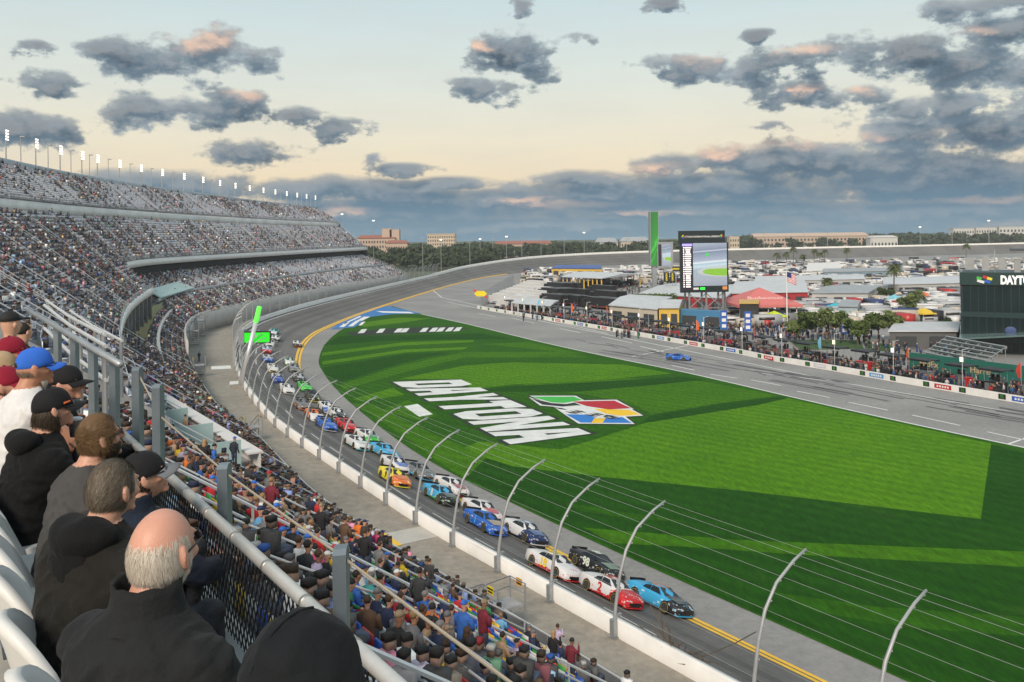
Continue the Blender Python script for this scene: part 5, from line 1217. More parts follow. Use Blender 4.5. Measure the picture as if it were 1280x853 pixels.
g = MB(); g.box((0, 0, zb/2), (wpy*.5, wpy*.5, zb)); g.build('base_mast', m_galv, PYL)
b2 = U(832, 372); u2 = b2.y/FPX
SC2 = thing('small_screen', 'small upright video board on a mast just right of the green pylon', 'screen', b2, math.radians(5)); zz = lambda py: H-(py-294)*u2
f2 = quadbox(SC2, 'screen_frame', -10*u2, 10*u2, zz(335), zz(303), 0, .8, m_galv); quadbox(SC2, 'video_picture', -4*u2, 7*u2, zz(333), zz(306), -.44, .06, m_vid, f2); quadbox(SC2, 'leaderboard', -9*u2, -5*u2, zz(333), zz(306), -.44, .06, M('board_dark', (.03, .02, .03)), f2)
g = MB(); g.box((0, .5, zz(335)/2), (1.0, 1.0, zz(335))); g.build('mast', m_galv, SC2)
for k, (x0, x1, y0, y1, lab) in enumerate([(841, 850, 334, 340, 'small black sign with a yellow word high beside the small screen'), (830, 837, 341, 353, 'black upright sign with yellow letters nearest the small screen mast'), (838, 844, 341, 353, 'black upright sign with yellow letters next to the big screen')]):
    b3 = U((x0+x1)/2, 376); u3 = b3.y/FPX; o = thing('black_sign', lab, 'sign', b3); zz3 = lambda py: H-(py-294)*u3
    q = quadbox(o, 'sign_face', -(x1-x0)/2*u3, (x1-x0)/2*u3, zz3(y1), zz3(y0), 0, .3, m_blk); tm = text_mesh('UNOH', 1.0 if k == 0 else .9, M('sign_yellow', (.75, .6, .02)), .03); tx = link('lettering', tm, q); tx.matrix_local = Matrix.Translation((0, -.17, (zz3(y0)+zz3(y1))/2)) @ Matrix.Rotation(PI/2, 4, 'X') @ Matrix.Rotation(0 if k == 0 else PI/2, 4, 'Z')
    g = MB(); g.box((0, .3, zz3(y1)/2), (.25, .25, zz3(y1))); g.build('post', m_galv, o)
# ------------------------------------------------------------------ glass building
gb = U(1202, 440); GB = thing('glass_building', 'dark green glass media building with white letters along its top beside pit road', 'building', gb, math.radians(-28))
ug = gb.y/FPX; zg = lambda py: H-(py-289)*ug
top = zg(343); WB = 34.0
m_gl = M('dark_glass', (.010, .022, .025), .2, var=.4, scale=.25, spec=.35); m_gb = M('green_cladding', (.012, .035, .036), .4, var=.1); m_mul = M('mullion', (.04, .06, .06), .4, .3)
g = MB(); g.box((WB/2, 12, top/2), (WB, 24, top)); g.build('wall', m_gb, GB)
for k, (p0, p1) in enumerate([(389, 357), (420, 396), (438, 424)]):
    z0, z1 = zg(p0), zg(p1)
    for j in range(8):
        f_ = quadbox(GB, 'window', .35+j*4.2, .35+j*4.2+4.05, z0, z1, -.02, .12, m_gl)
        g = MB()
        for m_ in (1.35, 2.7): g.box((.35+j*4.2+m_, -.1, (z0+z1)/2), (.07, .08, z1-z0))
        g.build('mullion', m_mul, f_)
    for j in range(5):
        f_ = MB(); f_.box((-.02, 2.4+j*4.6, (z0+z1)/2), (.12, 4.3, z1-z0)); f_.build('window', m_gl, GB)
for p0 in (391, 421): quadbox(GB, 'floor_band', -.15, WB, zg(p0+5), zg(p0), -.16, .3, m_gb)
quadbox(GB, 'sign_band', -.2, WB, zg(356), top+.4, -.2, .4, M('sign_band_green', (.014, .04, .04), .4, var=0))
tm = text_mesh('DAYTONA', 2.2, M('sign_white', (.85, .85, .85), emit=.25, var=0), .055, align='LEFT'); q = link('lettering', tm, GB); q.matrix_local = Matrix.Translation((6.9, -.43, zg(350))) @ Matrix.Rotation(PI/2, 4, 'X') @ Matrix.Diagonal((.66, 1, 1, 1))
for k, (x_, z_, w_, h_, cc) in enumerate([(3.4, .35, .9, .6, Gn), (4.5, .6, .8, .5, Rd), (5.3, .3, .9, .5, Yl), (3.7, -.25, 1.3, .5, (.7, .7, .7)), (4.9, -.3, 1.1, .55, Bl)]):
    g = MB(); g.box((x_*.95, -.42, zg(350)+z_), (w_, .04, h_), mat=Matrix.Rotation(.3, 3, 'Y')); g.build('emblem', M('emblem_l%d' % k, cc, .5, var=0), GB)
g = MB(); g.ell((8.5, -.45, zg(411)), (1.0, .12, .75), 10, 6); g.build('crest', M('crest_blue', (.05, .08, .2), .5), GB)
rf = MB()
for k in range(12): rf.box((1.5+k*2.9, 3+random.uniform(0, 14), top+1.0+random.uniform(0, 1)), (random.uniform(1, 2.4), 2, 2+random.uniform(0, 1.4)))
rf.build('roof_unit', m_galv, GB)
rf = MB(); rf.box((WB/2+5, 14, top+4.6), (WB-8, 10, .4)); rf.build('roof_canopy', M('roof_dark', (.06, .07, .08), .5), GB)
for k in range(5): quadbox(GB, 'canopy_post', 6+k*6.8, 6.2+k*6.8, top, top+4.5, 10, .2, m_galv)
g = MB(); rr_ = [Vector((-.3, -6, zg(421))), Vector((12, -6.5, zg(413))), Vector((12, 0, zg(414))), Vector((-.3, 0, zg(420)))]; g.add(rr_+[v+Vector((0, 0, .3)) for v in rr_], [(3, 2, 1, 0), (4, 5, 6, 7), (0, 1, 5, 4), (1, 2, 6, 5), (2, 3, 7, 6), (3, 0, 4, 7)]); g.build('entry_canopy', M('canopy_glass', (.10, .16, .16), .2), GB)
# annex, bleachers and green hoarding before it
def hall(name, label, cat, corners, h, wallc, roofc, roof_h=0.6, over=.5, open_front=False, ncol=6, group=None):
    'a hall over four ground corners (front left, front right, back right, back left)'
    c = [Vector((q.x, q.y, 0)) for q in corners]; o = thing(name, label, cat, c[0], 0, group); c = [q-c[0] for q in c]
    if not open_front:
        g = MB(); g.prism([(q.x, q.y) for q in c], 0, h); g.build('wall', wallc, o)
        f = (c[1]-c[0]); L = f.length; t = f/L; nn = Vector((t.y, -t.x, 0)); k = max(2, int(L/5))
        for i in range(min(k, 16)):
            a = c[0]+t*(L*(i+.5)/k)+nn*.04; g = MB(); g.box(a+Vector((0, 0, h*.42)), (L/k*.62, .1, h*.55), math.atan2(t.y, t.x)); g.build('bay_door', m_dark, o)
    else:
        for i in range(ncol+1):
            for a, b in ((0, 1), (3, 2)):
                q = c[a].lerp(c[b], i/ncol); g = MB(); g.box(q+Vector((0, 0, h/2)), (.5, .5, h)); g.build('column', wallc, o)
    ce = sum(c, Vector())/4; cc = [q+(q-ce).normalized()*over for q in c]
    ridge = [(cc[0]+cc[3])/2+Vector((0, 0, h+roof_h)), (cc[1]+cc[2])/2+Vector((0, 0, h+roof_h))]; lo = [q+Vector((0, 0, h+.05)) for q in cc]
    g = MB(); g.add(lo+ridge+[q-Vector((0, 0, .25)) for q in lo], [(0, 1, 5, 4), (2, 3, 4, 5), (3, 0, 4), (1, 2, 5), (9, 8, 7, 6), (0, 6, 7, 1), (1, 7, 8, 2), (2, 8, 9, 3), (3, 9, 6, 0)]); g.build('roof', roofc, o)
    return o
def PX(*l): return [U(a, b) for a, b in l]
m_rw = M('roof_white', (.50, .52, .54), .5, var=.15, scale=.3); m_rg = M('roof_grey', (.30, .32, .34), .5, var=.15, scale=.2); m_wl = M('hall_wall', (.42, .42, .41), .7, var=.1); m_rd = M('hall_red', (.35, .03, .035), .6); m_by = M('hall_yellow', (.62, .40, .06), .6); m_bb = M('hall_blue', (.06, .20, .36), .6)
hall('annex', 'low grey flat-roofed annex beside the glass building', 'building', PX((1112,437),(1196,437),(1200,424),(1122,424)), 3.8, M('annex_wall', (.10, .10, .10), .7), m_rw, .25)
hall('garage', 'long pale garage with yellow columns and open bays at the far paddock', 'building', PX((704,361),(752,364),(800,357),(735,353)), 5.5, m_by, m_rw, 1.0, 1.2, True, 9)
hall('garage', 'low garage with a blue and yellow roof edge far up the paddock', 'building', PX((690,346),(752,347),(750,341),(698,341)), 5.0, m_by, M('roof_blue', (.02, .07, .28), .5), .6)
hall('shop_row', 'pale roofed pit building with a yellow gable end beside the hedge', 'building', PX((762,404),(822,411),(840,392),(788,388)), 5.0, M('cream_wall', (.5, .45, .36), .7), m_rw, .8)
hall('shed', 'bright yellow shed with a white roof in front of the blue hoarding', 'building', PX((824,411),(849,411),(856,400),(834,400)), 5.4, m_by, m_rw, 1.2)
hall('hauler_shed', 'red walled hall with a pale roof behind the big screen', 'building', PX((800,384),(905,392),(930,374),(845,368)), 4.6, m_rd, m_rw, .8)
hall('hall', 'long pale roofed hall with red walls behind the red canopy', 'building', PX((915,386),(1010,384),(1005,366),(920,368)), 5.0, m_rd, m_rw, .8)
hall('hall', 'long grey roofed hall right of the flagpole with dark bays', 'building', PX((1015,384),(1085,384),(1110,373),(1045,372)), 4.6, m_wl, m_rg, .8)
hall('hall', 'white roofed garage row behind the palms', 'building', PX((945,364),(1080,361),(1078,354),(945,357)), 4.2, m_wl, m_rw, .6)
hall('hall', 'pale garage row reaching to the glass building', 'building', PX((1105,370),(1200,367),(1200,357),(1105,360)), 4.2, m_wl, m_rw, .6)
hall('hall', 'blue grey paddock hall far behind the flagpole', 'building', PX((1030,350),(1130,348),(1128,343),(1030,345)), 4.0, M('wall_bluegrey', (.2, .28, .34), .6), m_rg, .8)
hall('marquee', 'white peaked marquee among the far parked motorhomes', 'tent', PX((1008,347),(1052,346),(1048,338),(1012,339)), 3.5, M('tent_white', (.62, .62, .6), .7), M('tent_white', (.62, .62, .6), .7), 3.0)
hall('shelter', 'pale flat shelter at the far left of the paddock', 'building', PX((640,393),(688,398),(698,390),(654,385)), 3.6, m_wl, m_rw, .4, .3, True, 6)
hall('booth', 'pale blue booth between the paddock trees', 'kiosk', PX((1048,404),(1072,405),(1076,396),(1052,396)), 4.6, M('booth_blue', (.3, .38, .42), .6), m_rg, .3)
hall('hoarding', 'long blue hoarding in front of the screen tower', 'hoarding', PX((848,409),(905,413),(906,411),(849,407)), 4.5, m_bb, m_bb, .1, .05)
hall('team_stand', 'black team display with yellow and red panels under the red canopy', 'kiosk', PX((925,408),(948,408),(950,402),(926,402)), 6.0, M('stand_black', (.03, .03, .03), .5), M('stand_gold', (.5, .33, .08), .5), .5)
gh = thing('green_hoarding', 'dark green hoarding with pale lettering along the near pit stalls', 'hoarding', U(1135, 465)); a_, b_ = U(1135, 465), U(1290, 487); t = (b_-a_).normalized(); L = (b_-a_).length; rz = math.atan2(t.y, t.x)
g = MB(); g.box((b_-a_)/2+Vector((0, 0, 1.7)), (L, .2, 3.4), rz); g.build('board', M('hoarding_green', (.02, .13, .10), .5), gh)
for k in range(3):
    tm = text_mesh('Pit Lane'[:0] or 'FedEx' if k == 0 else 'Harris', 1.4, M('hoarding_gold', (.5, .35, .2), .5, var=0), .02); q = link('lettering', tm, gh); nn = Vector((t.y, -t.x, 0)); q.matrix_local = Matrix.Translation(t*(4+9*k)+nn*.13+Vector((0, 0, 1.8))) @ Matrix.Rotation(rz, 4, 'Z') @ Matrix.Rotation(PI/2, 4, 'X')
bl = thing('bleachers', 'empty aluminium bleachers on a slant in front of the glass building', 'bleachers', U(1150, 452)); a_, b_ = U(1145, 452), U(1215, 468); t = (b_-a_).normalized(); nn = inward(t); L = (b_-a_).length; rz = math.atan2(t.y, t.x)
for k in range(7):
    g = MB(); g.box(t*(L/2)+nn*(k*.9)+Vector((0, 0, 1.2+.55*k)), (L, .55, .08), rz); g.box(t*(L/2)+nn*(k*.9+.3)+Vector((0, 0, .95+.55*k)), (L, .06, .5), rz); g.build('bench', M('bleacher_alu', (.40, .45, .45), .4, .3), bl)
for k in range(6):
    g = MB(); q = t*(L*k/5); g.bar(q+Vector((0, 0, 0)), q+Vector((0, 0, 1.2)), .1); g.bar(q+nn*5.4, q+nn*5.4+Vector((0, 0, 4.6)), .1); g.bar(q+Vector((0, 0, 1.1)), q+nn*5.5+Vector((0, 0, 4.4)), .12); g.build('frame', m_galv, bl)
# red canopy
rc = thing('canopy', 'broad pale red square canopy with a pointed top right of the big screen', 'canopy', U(950, 402)); ur = U(950, 402).y/FPX
w = 38*ur; zc = H-(378-292)*ur; zp = H-(362-292)*ur
g = MB(); cs = [Vector((-w, -9, zc)), Vector((w*1.05, -9, zc)), Vector((w*1.05, 10, zc)), Vector((-w, 10, zc))]; g.add(cs+[Vector((0, 0, zp+.6))]+[q-Vector((0, 0, .7)) for q in cs], [(0, 1, 4), (1, 2, 4), (2, 3, 4), (3, 0, 4), (0, 5, 6, 1), (1, 6, 7, 2), (2, 7, 8, 3), (3, 8, 5, 0)]); g.build('cloth', M('canopy_red', (.55, .16, .15), .7, var=.1), rc)
for sx in (-.9, 0, .9):
    for yy in (-8, 9):
        g = MB(); g.tube([(sx*w, yy, 0), (sx*w, yy, zc+.2)], .12, 6); g.build('post', m_white, rc)
tm = text_mesh('Budweiser', 2.3, M('canopy_letter', (.75, .55, .52), .7, var=0), .0); q = link('lettering', tm, rc); sl_ = math.atan2(zp+.6-zc, 9); q.matrix_local = Matrix.Translation((0, -5.6, zc+(zp+.6-zc)*.36+.12)) @ Matrix.Rotation(sl_, 4, 'X')
# flagpole
fp = thing('flagpole', 'tall white flagpole with a striped national flag beside the red canopy', 'flagpole', U(984, 408)); uf = U(984, 408).y/FPX
hp = 70*uf; g = MB(); g.tube([(0, 0, 0), (0, 0, hp)], [.2, .09], 8); g.build('pole', m_white, fp)
fl = MB(); NS = 13
def fpnt(u_, v_): return Vector((.15+2.3*u_, .35*math.sin(5*u_+v_), hp-.4-2.6*v_-1.0*u_**1.3))
for k in range(NS):
    for j in range(6):
        if k < 7 and j < 3: mi = 2
        else: mi = k % 2
        fl.add([fpnt(j/6, k/NS), fpnt((j+1)/6, k/NS), fpnt((j+1)/6, (k+1)/NS), fpnt(j/6, (k+1)/NS)], [(0, 1, 2, 3)], mi)
q = fl.build('cloth', [M('flag_r', (.5, .03, .05), .7, var=0), M('flag_w', (.7, .7, .7), .7, var=0), M('flag_b', (.02, .03, .15), .7, var=0)], fp); md = q.modifiers.new('t', 'SOLIDIFY'); md.thickness = .015
# parasols and small canopies
for px_, py_, cn, cc, lab in [(1045, 396, 'teal', (.05, .42, .50), 'turquoise pop-up canopy above the booth'), (1118, 384, 'sky', (.18, .48, .58), 'light blue sail shade by the tall palm'), (1155, 404, 'yellow', (.65, .45, .04), 'yellow inflatable canopy at the annex'), (1155, 380, 'orange', (.65, .16, .06), 'orange canopy in the visitor area near the glass building'), (968, 408, 'lime', (.5, .6, .03), 'small lime yellow canopy by the flagpole'), (940, 392, 'blue', (.05, .35, .6), 'blue pop-up canopy under the long pale hall')]:
    b_ = U(px_, py_); o = thing('popup_canopy', lab, 'canopy', b_, .3)
    for sx in (-1, 1):
        for sy in (-1, 1):
            g = MB(); g.tube([(sx*2, sy*2, 0), (sx*2, sy*2, 2.8)], .05, 5); g.build('leg', m_white, o)
    g = MB(); g.add([(-2.3, -2.3, 2.7), (2.3, -2.3, 2.7), (2.3, 2.3, 2.7), (-2.3, 2.3, 2.7), (0, 0, 4.0)]+[(-2.3, -2.3, 2.4), (2.3, -2.3, 2.4), (2.3, 2.3, 2.4), (-2.3, 2.3, 2.4)], [(0, 1, 4), (1, 2, 4), (2, 3, 4), (3, 0, 4), (0, 5, 6, 1), (1, 6, 7, 2), (2, 7, 8, 3), (3, 8, 5, 0)]); g.build('cloth', M('cloth_'+cn, cc, .7), o)
for px_, py_, n_ in [(935, 420, 'blue'), (1056, 424, 'blue'), (905, 418, 'blue')]:
    b_ = U(px_, py_); o = thing('banner_sign', nth('upright blue banner', b_), 'sign', b_); g = MB(); g.box((0, 0, 3.4), (1.6, .15, 4.6)); q = g.build('banner', M('banner_blue', (.03, .11, .42), .5, var=0), o)
    for k in range(3):
        g = MB(); g.box((0, -.09, 2+1.4*k), (1.0, .03, .8)); g.build('mark', m_white, q)
    g = MB(); g.box((0, .1, .6), (.2, .2, 1.2)); g.build('post', m_galv, o)
# ------------------------------------------------------------------ parked vehicles in the infield
m_vwin = M('vehicle_window', (.02, .025, .03), .15, var=0)
def van_mesh(kind, col):
    g = MB()
    if kind == 'motorhome':
        g.box((0, 0, 1.75), (2.5, 9.0, 2.7)); g.box((0, 4.55, 1.5), (2.4, .3, 2.0), taper=.96); g.box((0, 4.72, 1.95), (2.0, .05, .9), mi=1)
        for s in (-1, 1): g.box((s*1.26, .5, 2.2), (.03, 5.5, .6), mi=1); g.box((s*1.27, -1, 1.2), (.03, 7.4, .25), mi=2)
        g.box((0, -1, 3.2), (1.0, 1.3, .3)); g.box((.3, 2, 3.2), (.8, .8, .25))
        ws = (-2.8, 3.0)
    elif kind == 'trailer':
        g.box((0, 0, 1.7), (2.4, 6.5, 2.4)); g.box((0, 3.6, .6), (.2, 1.4, .15))
        for s in (-1, 1): g.box((s*1.21, .6, 2.1), (.03, 2.2, .6), mi=1); g.box((s*1.215, 0, 1.1), (.03, 6.2, .3), mi=2)
        g.box((0, .8, 3.0), (.8, .8, .25)); ws = (-.6, .4)
    elif kind == 'hauler':
        g.box((0, -1.5, 2.2), (2.6, 13.0, 3.2)); g.box((0, 6.8, 1.7), (2.4, 2.4, 2.6)); g.box((0, 8.3, 1.2), (2.2, 1.2, 1.4)); g.box((0, 8.02, 2.3), (2.0, .06, .8), mi=1); g.box((0, -1.5, .9), (2.64, 12.6, .25), mi=2); ws = (-6, -4.8, 6, 8.2)
    else:
        g.box((0, 0, .75), (1.85, 4.6, .8)); g.box((0, -.3, 1.35), (1.7, 2.6, .65), taper=.85); g.box((0, -.3, 1.36), (1.74, 2.2, .42), mi=1, taper=.88); ws = (-1.4, 1.4)
    for y in ws:
        for s in (-1, 1): g.loft([[Vector((s*1.0+z, y+.45*math.cos(2*PI*k/10), .42+.42*math.sin(2*PI*k/10))) for k in range(10)] for z in (-.14, .14)], 3)
    return g
VC = [('white', (.62, .62, .61)), ('silver', (.38, .39, .41)), ('grey', (.20, .205, .21)), ('pale tan', (.46, .41, .34)), ('dark blue', (.03, .05, .14)), ('black', (.02, .02, .022)), ('red', (.38, .03, .03))]
VM = {}
def vehicle(kind, ci, pos, rz, label, group):
    k = (kind, ci)
    if k not in VM:
        st_ = [(.1, .12, .3), (.3, .05, .05), (.25, .2, .15), (.1, .1, .1)][ci % 4]
        VM[k] = van_mesh(kind, ci).mesh(kind.replace(' ', '_'), [M('vehicle_'+VC[ci][0].replace(' ', '_'), VC[ci][1], .4, var=.06), m_vwin, M('stripe_%d' % (ci % 4), st_, .5, var=0), m_tyre])
    return tag(link(kind.replace(' ', '_'), VM[k], None, pos, rz), label, kind, group)
cnt = 0
def field(x0, x1, d0, d1, dx, n_max, kinds, where):
    global cnt
    y = d0; rows = 0
    while y < d1:
        Xl, Xr = (x0-640)/FPX*y, (x1-640)/FPX*y; x = Xl+random.uniform(0, 4)
        while x < Xr:
            kind = random.choice(kinds); ci = random.choices(range(7), [9, 4, 2, 2, 1.2, 2, .8])[0]
            p = Vector((x, y+random.uniform(-1.5, 1.5), 0.0)); kn = 'motorhomes' if kind == 'motorhome' else 'trailers' if kind == 'trailer' else 'cars'
            if cnt < n_max and random.random() < .86:
                vehicle(kind, ci, p, random.choice([0, PI, PI/2, .2])+random.uniform(-.1, .1), '%s %s parked %s' % (VC[ci][0], kind, where), '%s %s %s' % (VC[ci][0], kn, where)); cnt += 1
            x += dx*random.uniform(.7, 1.5)
        y *= 1.075; rows += 1
field(905, 1290, 330, 640, 7.5, 215, ['motorhome', 'motorhome', 'trailer', 'car', 'car'], 'in the wide infield car park before the far banking')
cnt = 0
field(655, 900, 400, 640, 9, 75, ['motorhome', 'trailer', 'car'], 'left of the big screen before the banked turn')
rest = []
for ii in range(1750):
    x_ = random.uniform(655, 1300); y_ = random.uniform(380, 720) if x_ > 900 else random.uniform(420, 600)
    if ii >= 900: x_ = random.uniform(905, 1195); y_ = random.uniform(225, 385)
    rest.append(((x_-640)/FPX*y_, y_, 0, random.choice([0, PI/2])+random.uniform(-.1, .1)))
R_ = np.array(rest); bv, bf = npboxes([(0, 0, 1.6, 2.4, 6, 2.4), (0, .5, 2.0, 2.44, 3.6, .6), (0, 0, .35, 2.1, 5, .5)]); sc = rng.uniform(.45, 1.25, len(R_))
V, Fq = npinst(bv, bf, R_[:, :3], R_[:, 3], sc); cb = np.array([VC[k][1] for k in rng.choice(7, len(R_), p=np.array([9, 4, 2, 2, 1.2, 2, .8])/21)])
C = np.concatenate([np.repeat(cb[:, None], 6, 1), np.full((len(R_), 6, 3), .03), np.full((len(R_), 6, 3), .02)], 1).reshape(-1, 3)
o = link('parked_vehicles', npmesh('parked_vehicles', V, Fq, Mattr('vehicle_paint', .4), C)); tag(o, 'mass of campers and cars filling the infield towards the far banking', 'vehicles', kind='stuff')
i = 0
for px_, py_ in [(690, 381), (697, 381), (704, 381), (711, 382), (718, 382), (688, 372), (696, 372), (704, 372), (712, 372), (720, 373), (694, 364), (703, 364), (713, 364)]:
    p = U(px_, py_); vehicle('hauler', 5, p, math.radians(28)+random.uniform(-.02, .02), 'black transporter parked side by side in the block at the far pit end', 'black transporters in the far block'); i += 1
for px_, py_ in [(748, 386), (755, 387), (760, 386), (756, 376), (763, 376), (752, 368)]:
    p = U(px_, py_); vehicle('hauler', 5, p, math.radians(32), 'black transporter in the small group right of the paddock lane', 'black transporters right of the paddock lane')
for px_, py_, ci, lab in [(640, 388, 0, 'white transporter nearest the end of the pit wall'), (655, 382, 0, 'white transporter beside the red striped awning'), (737, 366, 2, 'grey car driving down the paddock lane')]:
    vehicle('car' if 'car driving' in lab else 'hauler', ci, U(px_, py_), math.radians(30), lab, None)
for px_, py_ in [(628, 381), (636, 377), (644, 373), (652, 369), (660, 365), (668, 361), (646, 383), (656, 379), (666, 375), (676, 370)]:
    vehicle('hauler', 0, U(px_, py_), math.radians(30)+random.uniform(-.02, .02), 'white transporter in the slanting rows behind the mesh fence', 'white transporters behind the mesh fence')
vehicle('car', 6, U(731, 376), .4, 'small dark cart with a red body on the paddock lane', None)
# ------------------------------------------------------------------ trees
m_leafs = {}
def leafmat(nm, c):
    if nm in m_leafs: return m_leafs[nm]
    m = M('leaf_'+nm, c, .8, var=.45, scale=.9); m_leafs[nm] = m; return m
m_bark = M('bark', (.10, .08, .06), .9, var=.3, scale=4)
def leaves(n, r, h, z0, size, seed, clumps=9):
    rr_ = np.random.default_rng(seed); V = []; F = []
    cl = [(rr_.normal(0, .42)*r, rr_.normal(0, .42)*r, z0+h*rr_.uniform(.15, .85), r*rr_.uniform(.30, .55)) for _ in range(clumps)]
    for i in range(n):
        cx, cy, cz, cr2 = cl[rr_.integers(0, clumps)]; d_ = rr_.normal(size=3); d_ /= np.linalg.norm(d_); q = np.array([cx, cy, cz])+d_*cr2*rr_.uniform(.5, 1.05)*np.array([1, 1, .75])
        a = rr_.normal(size=3); a /= np.linalg.norm(a); b_ = np.cross(a, rr_.normal(size=3)); b_ /= np.linalg.norm(b_); s_ = size*rr_.uniform(.6, 1.3); k = len(V)
        V += [q-a*s_-b_*s_*.5, q+a*s_-b_*s_*.5, q+a*s_*.8+b_*s_*.5, q-a*s_*.8+b_*s_*.5]; F.append((k, k+1, k+2, k+3))
    return V, F, cl
def tree(pos, h, r, leafm, label, group, n=1400, size=.28, seed=1):
    o = thing('tree', label, 'tree', pos, 0, group); th = h*.45
    V, F, cl = leaves(n, r, h*.62, h*.36, size, seed); link('crown', npmesh('crown', V, F, leafm), o)
    g = MB(); g.tube([(0, 0, -.1), (.08, .04, th*.5), (0, .1, th)], [.24, .17, .12], 7)
    for c in cl[:6]: g.tube([(0, .08, th*.75), (c[0]*.5, c[1]*.5, th+.2*(c[2]-th)), (c[0], c[1], c[2])], [.10, .07, .03], 5)
    g.build('trunk', m_bark, o); return o
def palm(pos, h, r, label, group, seed):
    rr_ = random.Random(seed); o = thing('palm_tree', label, 'palm tree', pos, rr_.uniform(0, 6), group)
    g = MB(); g.tube([(0, 0, 0), (.12, 0, h*.4), (.05, .05, h*.8), (0, 0, h)], [.30, .22, .2, .24], 8); g.build('trunk', m_bark, o)
    g = MB()
    for k in range(34):
        a = rr_.uniform(0, 2*PI); e = rr_.uniform(-.5, 1.25); L = r*rr_.uniform(.75, 1.1); pts = []
        for j in range(6):
            f = j/5; pts.append(Vector((math.cos(a)*L*f*math.cos(e*.8), math.sin(a)*L*f*math.cos(e*.8), h+L*(math.sin(e)*f-.75*f*f))))
        sd_ = Vector((-math.sin(a), math.cos(a), 0))
        for j in range(5):
            for s in (-1, 1):
                for m_ in range(2):
                    q0 = pts[j].lerp(pts[j+1], m_*.5); q1 = pts[j].lerp(pts[j+1], m_*.5+.42); w_ = r*.26*(1-.12*j)*math.sin(PI*min(1, (j+m_*.5+.8)/5.6))
                    g.add([q0, q1, q1.lerp(pts[min(5, j+1)], .3)+sd_*s*w_+Vector((0, 0, -w_*.45)), q0+sd_*s*w_*.8+Vector((0, 0, -w_*.35))], [(0, 1, 2, 3)])
    g.build('crown', leafmat('palm', (.075, .095, .03)), o); return o
for i, (px_, pb, pt, r, lab) in enumerate([(1118, 372, 330, 3.4, 'tall palm with a full crown among the pale halls'), (1034, 372, 347, 3.0, 'mid height palm right of the flagpole'), (1148, 392, 362, 3.0, 'palm beside the light blue shade sail'), (1208, 330, 305, 3.4, 'palm high beside the glass building roof')]):
    p = U(px_, pb); u_ = p.y/FPX; palm(p, (pb-pt)*u_-1.0, r*1.15, lab, 'palms between the halls', 10+i)
for i, px_ in enumerate([971, 983, 1004, 1018, 1025, 1031, 1059, 992]):
    p = U(px_, 334+random.uniform(-3, 3)); u_ = p.y/FPX; palm(p, (19+random.uniform(-3, 3))*u_, 3.6, 'small far palm rising over the parked campers', 'far palms over the campers', 30+i)
gt = leafmat('oak', (.085, .125, .032)); gt2 = leafmat('pale', (.12, .16, .05)); gt3 = leafmat('dark', (.05, .08, .025))
for i, (px_, pb, h_px, r_px, m_, lab) in enumerate([(995, 424, 22, 14, gt2, 'small round tree right beside the flagpole foot'), (1015, 425, 36, 17, gt, 'leafy green tree at the front of the paddock row'), (1036, 424, 38, 17, gt2, 'pale leafy tree in the middle of the paddock row'), (1052, 424, 36, 15, gt, 'leafy tree in the row before the blue booth'), (1072, 432, 34, 15, gt, 'tree leaning to the end of the paddock row'), (1098, 425, 34, 18, gt, 'broad leafy tree left of the grey annex'), (1115, 426, 36, 18, gt2, 'paler broad tree touching the grey annex'), (1135, 398, 34, 12, gt2, 'yellowish tree by the visitor area'), (1104, 382, 22, 10, gt3, 'thin dark tree behind the booth'), (1182, 418, 18, 14, gt3, 'dark shrub tree against the glass building'), (742, 385, 10, 8, gt3, 'small tree in the black transporter group')]):
    p = U(px_, pb); u_ = p.y/FPX; tree(p, h_px*u_, r_px*u_*.95, m_, lab, 'paddock trees', 1500, .30, 100+i)
hd_ = thing('hedge', 'clipped green hedge behind the pale roofed pit building', 'hedge', U(818, 388)); uh = U(818, 388).y/FPX
rr_ = np.random.default_rng(5); V = []; F = []
for i in range(3600):
    q = np.array([rr_.uniform(-27, 27)*uh, rr_.uniform(-2.5, 2.5), rr_.uniform(.1, 1)**.6*4.6+.6*math.sin(i)]); a = rr_.normal(size=3); a /= np.linalg.norm(a); b_ = np.cross(a, rr_.normal(size=3)); b_ /= np.linalg.norm(b_); s_ = .3*rr_.uniform(.6, 1.3); k = len(V)
    V += [q-a*s_-b_*s_*.6, q+a*s_-b_*s_*.6, q+a*s_+b_*s_*.6, q-a*s_+b_*s_*.6]; F.append((k, k+1, k+2, k+3))
link('foliage', npmesh('foliage', V, F, gt), hd_)
# far wood: many crowns in one mass
V = []; F = []; protos = [leaves(150, 4.6, 8.0, 2.2, 1.15, 500+i, 7)[:2] for i in range(8)]
PV = [np.array(p[0]) for p in protos]; PF = [np.array(p[1]) for p in protos]; VV = []; FF = []; off = 0
def put_tree(x, y, s):
    global off
    k = random.randrange(8); a = random.uniform(0, 6.28); c, s_ = math.cos(a), math.sin(a); v = PV[k]*s; VV.append(np.stack([v[:, 0]*c-v[:, 1]*s_+x, v[:, 0]*s_+v[:, 1]*c+y, v[:, 2]-.4], 1)); FF.append(PF[k]+off); off += len(v)
for _ in range(1700):
    px_ = random.uniform(430, 1330); y_ = random.uniform(880, 1350) if px_ < 900 else random.uniform(1130, 1700)
    if px_ < 620: y_ = random.uniform(640, 1200)
    s = random.uniform(.7, 1.6)*(1.25 if px_ > 900 else 1.0)
    if 940 < px_ < 1090 and y_ < 1380: s *= .8
    put_tree((px_-640)/FPX*y_, y_, s*1.12)
o = link('far_woods', npmesh('far_woods', np.concatenate(VV), np.concatenate(FF), leafmat('far', (.042, .062, .026)))); tag(o, 'belt of dark trees along the horizon beyond the banked turn', 'woods', kind='stuff')
